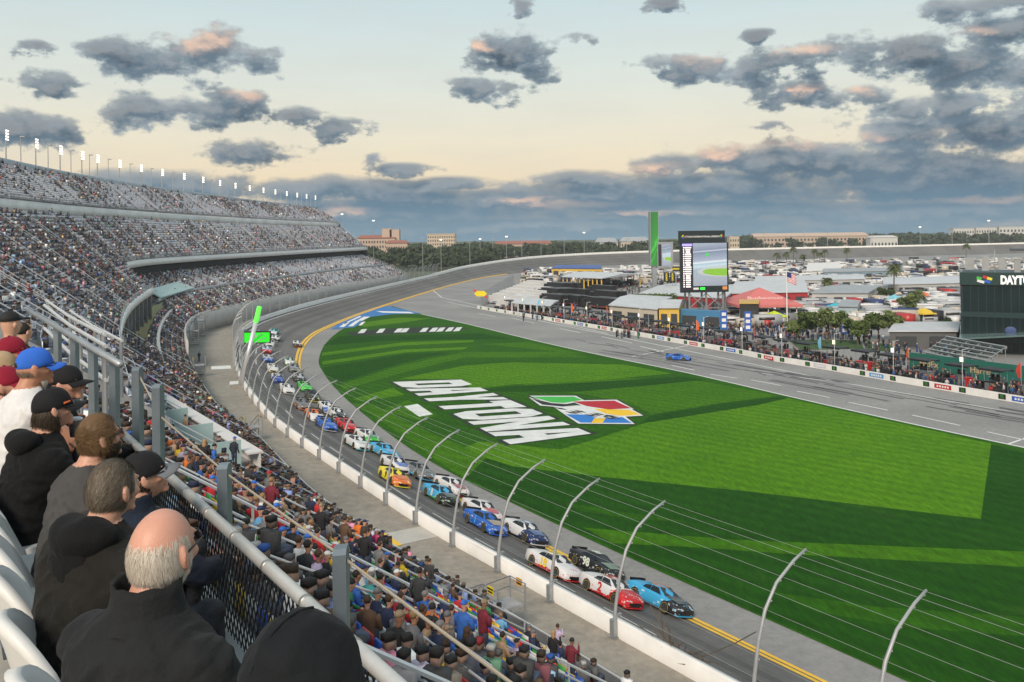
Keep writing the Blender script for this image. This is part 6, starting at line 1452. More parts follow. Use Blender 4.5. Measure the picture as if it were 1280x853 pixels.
# ------------------------------------------------------------------ far buildings
m_peach = M('peach_wall', (.44, .34, .27), .7, var=.06); m_rroof = M('red_tile_roof', (.28, .11, .08), .8, var=.15); m_cream = M('cream_block', (.50, .42, .33), .7); m_pale = M('pale_block', (.52, .52, .5), .7)
def block(name, label, x0, x1, ytop, ybase_d, depth, wallm, roofm, roof_h, rows, cols, group=None, tower=None):
    Y = ybase_d; a, b = (x0-640)/FPX*Y, (x1-640)/FPX*Y; hor = PY0-ROLL*((x0+x1)/2-640); h = H+(hor-ytop)*Y/FPX
    o = thing(name, label, 'building', ((a+b)/2, Y, 0), 0, group); L = b-a
    g = MB(); g.box((0, depth/2, h/2), (L, depth, h)); g.build('wall', wallm, o)
    if roof_h > .8:
        g = MB(); e = .8; g.add([(-L/2-e, -e, h), (L/2+e, -e, h), (L/2+e, depth+e, h), (-L/2-e, depth+e, h), (-L/2+3, depth/2, h+roof_h), (L/2-3, depth/2, h+roof_h)], [(0, 1, 5, 4), (2, 3, 4, 5), (3, 0, 4), (1, 2, 5), (3, 2, 1, 0)]); g.build('roof', roofm, o)
    else:
        g = MB(); g.box((0, depth/2, h+.3), (L+1, depth+1, .6)); g.build('roof', roofm, o)
    sy = h/(rows+.4)
    for r in range(rows):
        for c in range(cols):
            if rows*cols > 96 and (r*cols+c) >= 96: break
            g = MB(); g.box((-L/2+L*(c+.5)/cols, -.05, sy*(r+.6)), (L/cols*.45, .12, sy*.5)); g.build('window', m_vwin, o)
    if tower:
        for tx, tw, th in tower:
            g = MB(); g.box((tx*L/2, depth*.4, th/2), (tw, tw, th)); g.build('tower', wallm, o)
    return o
block('hotel', 'large peach hotel with a red roof and corner tower beyond the stand', 446, 494, 298, 820, 16, m_peach, m_rroof, 3.0, 5, 14, tower=[(.55, 9, 33), (.95, 9, 32)])
block('hotel', 'low peach hotel wing with a red roof in front of the tall one', 482, 509, 304, 790, 14, m_peach, m_rroof, 2.5, 3, 9)
block('apartment_block', 'square cream apartment tower on the horizon beyond the stand', 534, 569, 293, 900, 18, m_cream, m_cream, .4, 7, 12)
block('far_building', 'long orange roofed building over the trees at the start of the turn', 618, 690, 305, 1010, 16, m_peach, m_rroof, 3.5, 2, 14)
block('apartment_house', 'cream apartment house with a grey gabled roof left of the pylon', 745, 772, 303, 980, 14, m_pale, m_rg, 5, 3, 8)
block('apartment_house', 'second cream apartment house with a grey roof hard by the pylon', 776, 812, 302, 980, 14, m_cream, m_rg, 5, 3, 10)
block('far_building', 'flat cream building just right of the big screen', 912, 924, 296, 1100, 14, m_cream, m_cream, .4, 3, 4)
block('apartment_block', 'very long peach apartment row along the horizon behind the red canopy', 940, 1086, 295.5, 1180, 16, m_peach, m_peach, 4.5, 3, 32)
block('far_building', 'low pale arched warehouse roof beyond the banking', 1088, 1122, 297, 1120, 14, m_pale, m_pale, 2.5, 1, 8)
for i, (x0, x1) in enumerate([(1192, 1218), (1220, 1246), (1249, 1285)]):
    block('apartment_block', ['leftmost of the three pale blocks on the right horizon', 'middle of the three pale blocks on the right horizon', 'rightmost pale block on the right horizon, cut by the frame'][i], x0, x1, 286-i, 1250, 14, m_pale, m_pale, .5, 4, 8, 'pale blocks on the horizon')
# ------------------------------------------------------------------ floodlights
m_lamp = M('floodlight_lens', (1.0, .93, .82), emit=1.1, var=0)
def floodlight(pos, rz, label, group, h=7.0, n=4, w=1.5):
    o = thing('floodlight', label, 'floodlight', pos, rz, group)
    g = MB(); g.tube([(0, 0, -1.5), (0, 0, h*.72)], [.16, .11], 6); g.build('pole', m_post, o)
    g = MB()
    for k in range(n): g.box((0, .1, h*.66+h*.085*k), (w, .12, .12))
    g.box((0, .05, h*.78), (.14, .14, h*.34)); f_ = g.build('crossbars', m_post, o)
    for k in range(n):
        for j in range(3):
            g = MB(); g.box(((j-1)*w*.36, .28, h*.685+h*.085*k), (w*.25, .18, h*.042)); g.build('lamp', m_lamp, o)
    return o
ql = []; dr = []
q = 5.85
xs = [10, 47, 77, 104, 123.5, 151, 177.5, 204, 231, 255, 276, 295, 313, 330, 345, 359, 372, 384, 395]
cand = [(s, proj(SP(s, 1.0, z=RIMZ))[0]) for s in np.linspace(5, 13, 1600)]
fl = None
for i, x in enumerate(xs):
    s = min(cand, key=lambda c: abs(c[1]-x))[0]; p = SP(s, 1.01, z=RIMZ+.4); nn = SN(s, .5); rz = math.atan2(nn.y, nn.x)-PI/2
    lab = 'bright floodlight cluster on the stand rim, number %d from the left end' % (i+1)
    words = ['at the photo edge', 'greenish, second from the photo edge']
    lab = ['largest lit floodlight on the stand rim at the photo edge', 'greenish floodlight on the rim, second from the photo edge'][i] if i < 2 else 'lit floodlight on the stand rim, %s along the row' % ['third', 'fourth', 'fifth', 'sixth', 'seventh', 'eighth', 'ninth', 'tenth', 'eleventh', 'twelfth', 'thirteenth', 'fourteenth', 'fifteenth', 'sixteenth', 'seventeenth', 'eighteenth', 'last'][i-2]
    if fl is None: fl = floodlight(p, rz, lab, 'floodlights on the stand rim')
    else: dup(fl, p, rz, lab)
    if i < len(xs)-1:
        x2 = (x+xs[i+1])/2; s = min(cand, key=lambda c: abs(c[1]-x2))[0]; p = SP(s, 1.01, z=RIMZ+.4)
        lab = 'slim dark lamp post between the %s and %s rim floodlights' % tuple(['first', 'second', 'third', 'fourth', 'fifth', 'sixth', 'seventh', 'eighth', 'ninth', 'tenth', 'eleventh', 'twelfth', 'thirteenth', 'fourteenth', 'fifteenth', 'sixteenth', 'seventeenth', 'eighteenth', 'last'][i:i+2])
        if i == 0:
            dk = thing('lamp_post', lab, 'lamp post', p, rz, 'dark lamp posts on the stand rim')
            g = MB(); g.tube([(0, 0, -1.5), (0, 0, 6.3)], [.12, .08], 6); g.build('pole', m_post, dk); g = MB(); g.box((0, .35, 6.3), (.5, .9, .22)); g.build('lamp_head', m_galv, dk)
        else: dup(dk, p, None, lab)
g = None
FLP = [(428, 300, 268), (467, 303, 276), (528, 322, 298), (551, 318, 300), (587, 318, 301), (600, 317, 299), (616, 316, 298), (633, 314, 296), (652, 312, 297), (676, 311, 295), (705, 310, 294), (730, 309, 291), (783, 308, 291), (955, 306, 290), (1034, 304, 288), (1150, 302, 284), (1190, 301, 281), (1236, 300, 276), (1090, 303, 287), (1005, 305, 289)]
pr_ = None
for i, (x, yb, yt) in enumerate(FLP):
    Y = 480 if i < 2 else (560 if i < 5 else (760 if x < 800 else 1120)); X = (x-640)/FPX*Y; hor = PY0-ROLL*(x-640); h = H+(hor-yt)*Y/FPX
    lab = 'thin far lamp mast %s' % ['behind the stand end, nearer one', 'behind the stand end, farther one', 'right of the peach hotel', 'before the cream tower', 'right of the cream tower', 'over the start of the turn, first', 'over the start of the turn, second', 'over the start of the turn, third', 'before the long orange roof', 'at the middle of the orange roof', 'at the end of the orange roof', 'before the dark trees of the turn', 'in the trees left of the apartments', 'beside the pylon', 'right of the big screen', 'above the red canopy', 'left of the tall palm', 'left of the pale blocks', 'over the pale blocks', 'right of the peach row', 'above the flagpole'][i]
    o = thing('lamp_mast', lab, 'lamp mast', (X, Y, 0), 0, 'far lamp masts'); g = MB(); g.tube([(0, 0, 0), (0, 0, h)], [.35*Y/900, .2*Y/900], 5); g.build('pole', m_galv, o)
    g = MB(); g.box((0, -.2, h), (2.4*Y/900, .5, .9*Y/900)); g.build('lamp', m_lamp if i in (0, 1, 3, 5, 7, 11, 15, 17) else m_galv, o)
# ------------------------------------------------------------------ starter board and leaning mast on the walkway
zb_ = 2.4; bp_ = U(300, 484, 2.4); ub = bp_.y/FPX
MS = thing('leaning_mast', 'thick white leaning mast with a green lit tip over the track wall', 'mast', bp_)
tp = Vector(((321-640)/FPX*bp_.y*1.0, bp_.y+1.0, H-(384-300)*ub))-bp_; md_ = tp*.80
g = MB(); g.tube([(0, 0, 0), md_], .34, 10); g.build('shaft', m_alu, MS, True); g = MB(); g.tube([md_, tp], .37, 10); g.build('green_tip', M('lit_green_tip', (.12, .85, .08), emit=.5, var=0), MS)
g = MB(); g.box((0, 0, .15), (2.2, 1.6, .3)); g.build('foot', m_conc, MS)
BP = U(305, 470, 2.4); ub = BP.y/FPX; zz = lambda py: H-(py-299.5)*ub-2.4
SB = thing('light_board', 'wide bright green light board jutting over the track from the leaning mast', 'light board', BP, math.radians(4))
g = MB(); g.box((17*ub, 0, (zz(428)+zz(415))/2), (33*ub, .5, zz(415)-zz(428)+.3)); q = g.build('frame', m_blk, SB); g = MB(); g.box((17*ub, -.28, (zz(428)+zz(415))/2), (31*ub, .08, zz(415)-zz(428)-.1)); g.build('lit_face', M('lit_board_green', (.01, .50, .01), emit=.6, var=.25, scale=.6), q)
g = MB(); g.box((-2*ub, .3, zz(440)/2), (.35, .35, zz(440))); g.box((-2.5*ub, .4, zz(421)), (7*ub, 1.4, zz(412)-zz(430))); g.build('bracket', m_galv, SB)
# stair towers with yellow signs from the walkway to the stand
def stair_gate(px_, py_, label, far=False):
    p = U(px_, py_, 2.4); i = min(range(400), key=lambda k: (SP(.3+k*.02, 0, 0)-Vector((p.x, p.y, 0))).length); s = .3+i*.02; nn = SN(s, 0); rz = math.atan2(nn.y, nn.x)
    b_ = SP(s, 0, z=2.4); hh = max(1.6, zf(s)-2.4+.3)
    o = thing('stair_gate', label, 'stairs', b_+nn*.1, rz, 'stairs between walkway and stand')
    nst = 7
    for k in range(nst): g = MB(); g.box((.3+1.0, -1.1+.42*k-.6, hh*(1-(k+1)/nst)+.06), (1.5, .42, .08)); g.build('step', m_sconc, o)
    g = MB(); g.box((1.0, -2.2, hh-.05), (1.9, 1.3, .14)); g.build('landing', m_sconc, o)
    for x_ in (.3, 2.1):
        g = MB()
        for hgt in (.55, 1.1): g.tube([(x_, -2.9, hh+hgt), (x_, -1.5, hh+hgt), (x_, 1.6, hgt+.1)], .035, 6)
        for y_, z_ in ((-2.9, hh), (-1.5, hh), (1.6, 0.1)): g.tube([(x_, y_, 0), (x_, y_, z_+1.1)], .05, 6)
        g.build('handrail', m_galv, o)
    for k, cc in enumerate(((.70, .52, .02), (.62, .30, .02))):
        g = MB(); g.box((.24+1.9*k, -2.3, hh+1.0), (.04, .5, .4)); q = g.build('sign', M('gate_sign_%d' % k, cc, .5, var=0), o)
        g = MB(); g.box((.21+1.9*k, -2.3, hh+1.08), (.02, .5, .08)); g.box((.21+1.9*k, -2.3, hh+.92), (.02, .4, .08)); g.build('sign_lettering', m_blk, q)
    return o
stair_gate(622, 772, 'steel stair gate with yellow signs and railings at the front of the near stand')
stair_gate(330, 545, 'stair gate with a yellow sign beside the white counter')
stair_gate(243, 470, 'long stair with two yellow signs down to the wide walkway')
stair_gate(236, 432, 'stair with yellow signs against the concrete end wall')
stair_gate(268, 420, 'concrete stair booth with yellow signs at the far walkway end')
# ------------------------------------------------------------------ seating boxes with a white counter
BX = thing('box_seating', 'teal walled seating boxes with a long white counter in the middle of the lower tier', 'seating boxes')
def bz(n): return 3.8+.73*(24.8-n)
m_count = M('counter_white', (.60, .58, .56), .5, var=.08)
nA, zA_ = 18.2, 9.1
g = MB(); g.add([TN(t, n, z) for z in (zA_-.3, zA_) for t, n in ((57, 11.8), (108, 11.8), (108, 18.4), (57, 18.4))], [(4, 5, 6, 7), (3, 2, 1, 0), (0, 1, 5, 4), (1, 2, 6, 5), (2, 3, 7, 6), (3, 0, 4, 7)]); g.build('platform', m_sconc, BX)
g = MB(); g.bar(TN(57, 18.2, zA_+1.0), TN(107, 18.2, zA_+1.0), 1.0, .12); g.bar(TN(57, 18.5, zA_+.5), TN(107, 18.5, zA_+.5), .1, 1.0); g.build('counter', m_count, BX)
for t in (57.5, 64, 71, 78, 86, 95, 104):
    g = MB(); g.bar(TN(t, 12.0, zA_+.95), TN(t, 17.4, zA_+.95), .12, 1.9); g.build('partition', m_teal, BX)
g = MB(); g.bar(TN(57, 11.9, zA_+1.9), TN(108, 11.9, zA_+1.9), .12, 3.6); g.build('back_panel', M('teal_back', (.24, .33, .33), .6), BX)
k = 0
for t in (60, 61, 67.5, 69, 74, 75, 81, 90):
    for n in (16.7,):
        ta = int(rng.choice(len(TOPS), p=TW)); ha = int(rng.choice(len(HAIRS), p=HW))
        for _ in range(60):
            lab = ulabel('%s person in %s top and %s behind the white counter' % ('Standing' if k % 3 == 0 else 'Seated', TOPS[ta][0], HAIRS[ha][0]), [])
            if lab: break
            ta = int(rng.choice(len(TOPS), p=TW)); ha = int(rng.choice(len(HAIRS), p=HW))
        person('stand' if k % 3 == 0 else 'seat', TOPS[ta][1], HAIRS[ha], TN(t, n, zA_), -.6+rng.normal(0, .3), lab, 'spectators at the white counter'); k += 1
p = TN(49.5, 14.6, bz(14.6)); person('stand', (.02, .025, .04), HAIRS[7], p, -.4, 'Standing person in dark jacket and blue cap below the counter end', None)
p = U(281, 468, 2.4); 
p = U(249, 452, 2.4); person('stand', (.02, .02, .025), HAIRS[1], p, 1.0, 'lone person in black standing on the wide walkway by the stairs', None)
# ------------------------------------------------------------------ upper deck where the photographer stands
from mathutils import noise as mnoise
DK = thing('deck', 'pale concrete seating deck with a front curb where the nearest spectators sit', 'deck')
m_deck = mat_asphalt('deck_concrete', (0.40, 0.385, 0.35), (0.48, 0.465, 0.43), 0.35)
def tnbox(name, t0, t1, n0, n1, z0, z1, mat, par):
    g = MB(); g.add([TN(t, n, z) for z in (z0, z1) for t, n in ((t0, n0), (t1, n0), (t1, n1), (t0, n1))], [(0, 1, 2, 3), (7, 6, 5, 4), (0, 4, 5, 1), (1, 5, 6, 2), (2, 6, 7, 3), (3, 7, 4, 0)]); return g.build(name, mat, par)
tnbox('tread', -3, 17, -1.1, .33, 22.1, 22.4, m_deck, DK); tnbox('tread', -3, 17, .333, 1.42, 21.6, 21.95, m_deck, DK)
tnbox('curb', -3, 17, 1.22, 1.36, 21.953, 22.03, M('curb_alu', (.42, .43, .42), .45, .4), DK); tnbox('front_wall', -3, 17, 1.423, 1.60, 16.5, 21.7, m_sconc, DK)
for k in range(14):
    t = -2+k*.9+.2; tnbox('tread_joint', t, t+.012, -1.1, .325, 22.4005, 22.4035, m_dark, DK) if k % 3 == 0 else None
GRL = thing('guard_rail', 'thick round aluminium rail on flat grey posts over black wire mesh, foreground', 'railing')
m_pipe = M('pipe_alu', (.58, .575, .55), .38, .35, var=.18, scale=6, bump=.1, bscale=60)
RN, RZ = 1.285, 22.54
g = MB(); g.tube([TN(-1.5, RN, RZ), TN(3, RN, RZ), TN(7.35, RN, RZ)], .029, 14); g.build('top_rail', m_pipe, GRL, True)
g = MB(); g.tube([TN(7.25, RN, 23.06), TN(10, RN, 23.06), TN(14, RN, 23.06)], .028, 12); g.build('raised_rail', m_galv, GRL, True)
for t in np.arange(.1, 7.2, .47):
    g = MB(); g.tube([TN(t, RN, RZ), TN(t+.022, RN, RZ)], .0315, 14); g.build('tie_wire', M('tie_grey', (.36, .35, .33), .4, .6), GRL, True)
for t, top in ((.1, 22.75), (1.74, 22.75), (3.37, 22.75), (5.0, 22.75), (6.62, 22.98), (7.32, 23.02), (8.3, 23.0), (9.4, 23.0), (10.6, 23.0), (12, 23.0)):
    g = MB(); w = .047; c = TN(t, 1.42)
    prof = [(-w, 21.3), (w, 21.3), (w, top-.02), (w*.6, top), (-w*.6, top), (-w, top-.02)]
    a = [c+TD*x*.9+ND*(-.028)+ND*x*.55+Vector((0, 0, z)) for x, z in prof]; b = [v+ND*.05-TD*.02 for v in a]
    g.add(a+b, [(0, 1, 2, 3, 4, 5)[::-1], (6, 7, 8, 9, 10, 11)]+[(i, (i+1) % 6, 6+(i+1) % 6, 6+i) for i in range(6)]); g.build('post', M('post_plate', (.19, .23, .26), .45, .5, var=.25, scale=5), GRL)
g = MB(); g.tube([TN(.1, 1.43, 22.70), TN(1.74, 1.43, 22.69), TN(3.37, 1.43, 22.70), TN(5, 1.43, 22.69), TN(6.6, 1.43, 22.75), TN(7.3, 1.43, 22.95)], .006, 6); g.build('cable', M('cable_tan', (.42, .36, .28), .5, .3, var=0), GRL)
g = MB(); h = .5; sp = .052
for i in range(int(8.2/sp)):
    t = -.6+i*sp
    for d in (-1, 1):
        a, b = TN(t, RN+.004*d, 22.0), TN(t+d*.29, RN+.004*d, 22.515); g.bar(a, b, .0056)
g.build('chain_link', M('black_vinyl', (.012, .012, .013), .5, var=0), GRL)
ST = thing('stair_rails', 'cluster of parallel aluminium stair rails beyond the deck at the left', 'railing')
for n_, z_, t0, t1 in ((1.6, 22.95, 9.8, 15), (1.6, 22.6, 9.8, 15), (1.95, 22.85, 12, 18), (1.95, 22.45, 12, 18), (2.6, 22.5, 14.5, 20), (2.6, 22.1, 14.5, 20)):
    g = MB(); g.tube([TN(t0, n_, z_-.02), TN((t0+t1)/2, n_, z_), TN(t1, n_, z_+.1)], .022, 7); g.build('rail', m_alu, ST)
for n_, t in ((1.6, 9.85), (1.6, 11.5), (1.6, 13.5), (1.95, 12.1), (1.95, 15), (2.6, 14.6), (2.6, 17)):
    g = MB(); g.tube([TN(t, n_, 21.6), TN(t, n_, 22.85 if n_ < 2.5 else 22.45)], .028, 7); g.build('rail_post', m_galv, ST)
LR = thing('landing_rails', 'white pipe handrails around the landing just below the deck', 'railing')
lr = [[U(470, 790, 19.0), U(560, 738, 19.0), U(690, 800, 19.0), U(740, 853, 19.0)], [U(470, 815, 19.0), U(560, 757, 19.0), U(640, 790, 19.0)], [U(440, 770, 19.2), U(640, 790, 19.0)]]
lr = [[TN(20, 5.2, 18.1), TN(20, 8.6, 16.1)], [TN(20, 5.2, 17.7), TN(20, 8.6, 15.7)], [TN(20, 8.6, 16.1), TN(14, 8.9, 15.9)], [TN(20, 8.6, 15.7), TN(14, 8.9, 15.5)], [TN(17, 5.5, 17.9), TN(17.5, 8.7, 16.0)], [TN(26, 5.0, 18.4), TN(26, 10.5, 14.6)], [TN(26, 5.0, 18.0), TN(26, 10.5, 14.2)], [TN(26, 10.5, 14.6), TN(31, 10.5, 14.6)]]
for P in lr:
    g = MB(); g.tube(P, .03, 7); g.build('rail', m_alu, LR)
for t, n_, z_ in ((20, 5.2, 18.1), (20, 8.6, 16.1), (14, 8.9, 15.9), (17, 5.5, 17.9), (26, 5, 18.4), (26, 10.5, 14.6), (31, 10.5, 14.6)):
    g = MB(); g.tube([TN(t, n_, z_-1.3), TN(t, n_, z_)], .035, 6); g.build('rail_post', m_galv, LR)
# white seats of the deck row
def deck_seat():
    g = MB(); NX, NV_ = 13, 9; A = []
    for side in (0, 1):
        for j in range(NV_):
            v = j/(NV_-1)
            for i in range(NX):
                x = -.225+.45*i/(NX-1); q = abs(x)/.225; top = .79-.16*q**2.8; z = .40+(top-.40)*v
                y = .13*q**2-.10*v+(.012 if side else -.022-.012*v); A.append((x*(1-.04*v), y, z))
    fs = []
    n_ = NX*NV_
    for j in range(NV_-1):
        for i in range(NX-1): a = j*NX+i; fs += [(a, a+1, a+NX+1, a+NX), (n_+a, n_+a+NX, n_+a+NX+1, n_+a+1)]
    for i in range(NX-1): a = (NV_-1)*NX+i; fs += [(a, a+1, n_+a+1, n_+a), (i, n_+i, n_+i+1, i+1)]
    for j in range(NV_-1):
        for i in (0, NX-1): a = j*NX+i; fs.append((a, a+NX, n_+a+NX, n_+a) if i == 0 else (a, n_+a, n_+a+NX, a+NX))
    g.add(A, fs); me = g.mesh('backrest', M('seat_white', (.34, .40, .46), .38, var=.06, scale=4), True)
    h = MB(); h.add([(0, -.118, .75), (.035, -.106, .69), (0, -.10, .63), (-.035, -.106, .69)]+[(0, -.078, .75), (.035, -.06, .69), (0, -.06, .63), (-.035, -.06, .69)], [(0, 1, 2, 3), (7, 6, 5, 4)]+[(i, 4+i, 4+(i+1) % 4, (i+1) % 4) for i in range(4)])
    p = MB(); p.box((0, .24, .41), (.45, .42, .05), taper=.95); p.box((0, .1, .2), (.06, .35, .38)); p.box((0, .05, .36), (.42, .03, .04))
    return me, h.mesh('diamond_slot', M('slot_dark', (.10, .13, .16), .6, var=0)), p.mesh('seat_pan', MATS['seat_white'])
sb, sh_, spn = deck_seat()
SL = ['beside the aisle edge, nearest the camera', 'behind the bald man', 'between the bald man and the hooded jacket', 'behind the lowered black hood', 'behind the grey sweater', 'behind the black hoodie', 'behind the blue cap', 'past the blue cap', 'at the far end of the row']
for k in range(9):
    o = thing('plastic_chair', 'white plastic seat with a diamond slot %s' % SL[k], 'seat', TN(1.50+.52*k, .34, 21.90), math.atan2(ND.y, ND.x)-PI/2, 'white deck seats')
    link('backrest', sb, o); link('diamond_slot', sh_, o); link('seat_pan', spn, o)
# ------------------------------------------------------------------ spectators in the nearest row
def fabric(nm, c, r=.85, bump=.9, bs=22, sheen=0.03, var=.22):
    if nm in MATS: return MATS[nm]
    m = M(nm, c, r, var=var, scale=5); n = NT(m.node_tree); b = n.n['Principled BSDF']; b.inputs['Sheen Weight'].default_value = sheen; b.inputs['Specular IOR Level'].default_value = .2
    g = n.new('ShaderNodeTexCoord').outputs['Object']; bn = n.new('ShaderNodeBump'); bn.inputs['Strength'].default_value = bump; bn.inputs['Distance'].default_value = .012
    h = n.math('ADD', n.noise(g, bs, 4, .55), n.math('MULTIPLY', n.noise(g, 420, 2), .10)); n.put(bn.inputs['Height'], h); n.l.new(bn.outputs[0], b.inputs['Normal']); return m
def skinmat(nm, c):
    if nm in MATS: return MATS[nm]
    m = M(nm, c, .48, var=.10, scale=14, bump=.12, bscale=120); b = m.node_tree.nodes['Principled BSDF']; b.inputs['Subsurface Weight'].default_value = .12; b.inputs['Subsurface Radius'].default_value = (.012, .005, .003); b.inputs['Specular IOR Level'].default_value = .42; return m
def head_fn(q):
    x, y, z = q
    if z < -.15: k = min(1, (-z-.15)/.85); x *= 1-.36*k; y = y*(1-.18*k)+.16*k
    if y < 0: y *= 1.04; x *= 1+.05*(-y)
    if y > .55 and z < .35: y *= .95
    return Vector((x, y, z))
def add_head(g, Mh, mi=1, big=1.0):
    'skull, face, ears and neck root in the head frame given by Mh (y forward)'
    a = len(g.v); g.ell((0, 0, 0), (.0775*big, .099*big, .118*big), 28, 20, mi, fn=head_fn)
    g.tube([(0, .094, .022), (0, .112, -.004), (0, .121, -.022), (0, .104, -.034)], [.008, .012, .0165, .011], 8, mi)      # nose
    g.ell((0, .090, -.062), (.026, .014, .008), 10, 6, mi); g.ell((0, .088, -.073), (.023, .014, .008), 10, 6, mi)         # lips
    g.ell((0, .078, -.098), (.026, .022, .018), 10, 6, mi)                                                              # chin
    for s in (-1, 1):
        g.ell((s*.034, .084, .030), (.026, .013, .009), 10, 6, mi)                                                         # brow
        R_ = Matrix.Rotation(s*.42, 3, 'Z') @ Matrix.Rotation(-.15, 3, 'X')
        g.ell((s*.083, -.008, -.008), (.0095, .021, .034), 12, 8, mi, R_); g.ell((s*.088, -.016, .004), (.006, .017, .026), 10, 6, mi, R_); g.ell((s*.079, -.002, -.040), (.007, .010, .011), 8, 5, mi)
        g.ell((s*.045, .058, -.02), (.028, .03, .024), 10, 6, mi)
    for i in range(a, len(g.v)): g.v[i] = tuple(Mh @ Vector(g.v[i]))
def add_hand(g, wr, d, palm_up, mi, side, curl=.5):
    d = d.normalized(); n_ = palm_up.normalized(); s = d.cross(n_).normalized(); c = wr+d*.048
    q = Matrix((s, d, n_)).transposed(); g.ell(c, (.042, .052, .017), 12, 8, mi, q)
    for k, L in enumerate((.068, .078, .073, .058)):
        b = wr+d*.085+s*(-.030+.020*k); p1 = b+d*L*.45-n_*L*.12*curl; p2 = p1+d*L*.28-n_*L*.45*curl; p3 = p2+d*L*.10*(1-curl)-n_*L*.40*curl-d*.01*curl
        g.tube([b-d*.02, b, p1, p2, p3], [.010, .0095, .009, .008, .0065], 7, mi)
    b = wr+d*.03+s*(-.036*side); g.tube([b, b+s*(-.025*side)+d*.022, b+s*(-.028*side)+d*.05-n_*.012], [.012, .0105, .008], 7, mi)
def blades(name, Mh, mats, n, region, length, flow, width=.0024, lift=.3, seed=3, rad=(.080, .102, .121), curl=0.0):
    rr_ = random.Random(seed); V = []; F = []; mi = []
    tries = 0
    while len(F) < n*3 and tries < n*30:
        tries += 1; u = rr_.uniform(-1, 1); a = rr_.uniform(0, 2*PI); w = math.sqrt(1-u*u); q = Vector((w*math.cos(a), w*math.sin(a), u))
        if not region(q, rr_): continue
        hq = head_fn(q); p = Vector((hq.x*rad[0], hq.y*rad[1], hq.z*rad[2])); nn = Vector((q.x/rad[0], q.y/rad[1], q.z/rad[2])).normalized(); fl = flow(q, rr_); fl = (fl-nn*fl.dot(nn)); fl.normalize(); L = length*rr_.uniform(.6, 1.25)
        sd = nn.cross(fl).normalized(); pts = []; k0 = len(V); cp = p.copy(); dv = (fl*(1-lift)+nn*lift).normalized()
        for j in range(4):
            wd = width*(1-.28*j)*.5; V += [Mh @ (cp-sd*wd), Mh @ (cp+sd*wd)]
            dv = (dv-nn*.22*lift+fl*.1+sd*curl*rr_.uniform(-1, 1)+Vector((0, 0, -.12))).normalized(); cp = cp+dv*L/3
        m_ = rr_.randrange(len(mats))
        for j in range(3): F.append((k0+2*j, k0+2*j+1, k0+2*j+3, k0+2*j+2)); mi.append(m_)
    return npmesh(name, [tuple(v) for v in V], F, mats, mi=mi)
def cap_mesh(Mh, mat, brimmat, under, back_open=False, button=True):
    g = MB(); rings = []
    for j in range(9):
        ph = PI/2*j/8.3; z = .118*math.sin(ph)**.9+.012; r = math.cos(ph)**.82; rings.append([Vector((.086*r*math.cos(2*PI*k/32)*(1+.012*math.cos(12*PI*k/32)), (.110*r)*math.sin(2*PI*k/32)-.002, z)) for k in range(32)])
    inner = [[Vector((v.x*.95, v.y*.95, v.z-.004)) for v in rings[0]]]
    g.loft(inner+rings, 0, True)
    if button: g.ell((0, -.002, .133), (.010, .010, .006), 10, 6, 0)
    b = MB(); N = 17; top = []; bot = []
    for i in range(N):
        a = math.radians(-66+132*i/(N-1)); dx = math.sin(a); dy = math.cos(a)
        for f in (0, .33, .66, 1):
            ex_ = .075*f*max(0.05, math.cos(a*1.12))**.55; p = Vector((.087*dx+dx*ex_*.35, .107*dy+ex_, .020-.010*f-.028*(dx*dx)*(.4+.6*f)-.008*f*f)); top.append(p); bot.append(p-Vector((0, 0, .004)))
    n_ = len(top); fs = []
    for i in range(N-1):
        for j in range(3): c = i*4+j; fs += [(c, c+1, c+5, c+4), (n_+c, n_+c+4, n_+c+5, n_+c+1)]
        c = i*4+3; fs.append((c, n_+c, n_+c+4, c+4))
    b.add(top+bot, fs)
    g.xf(Mh); b.xf(Mh); return g, b
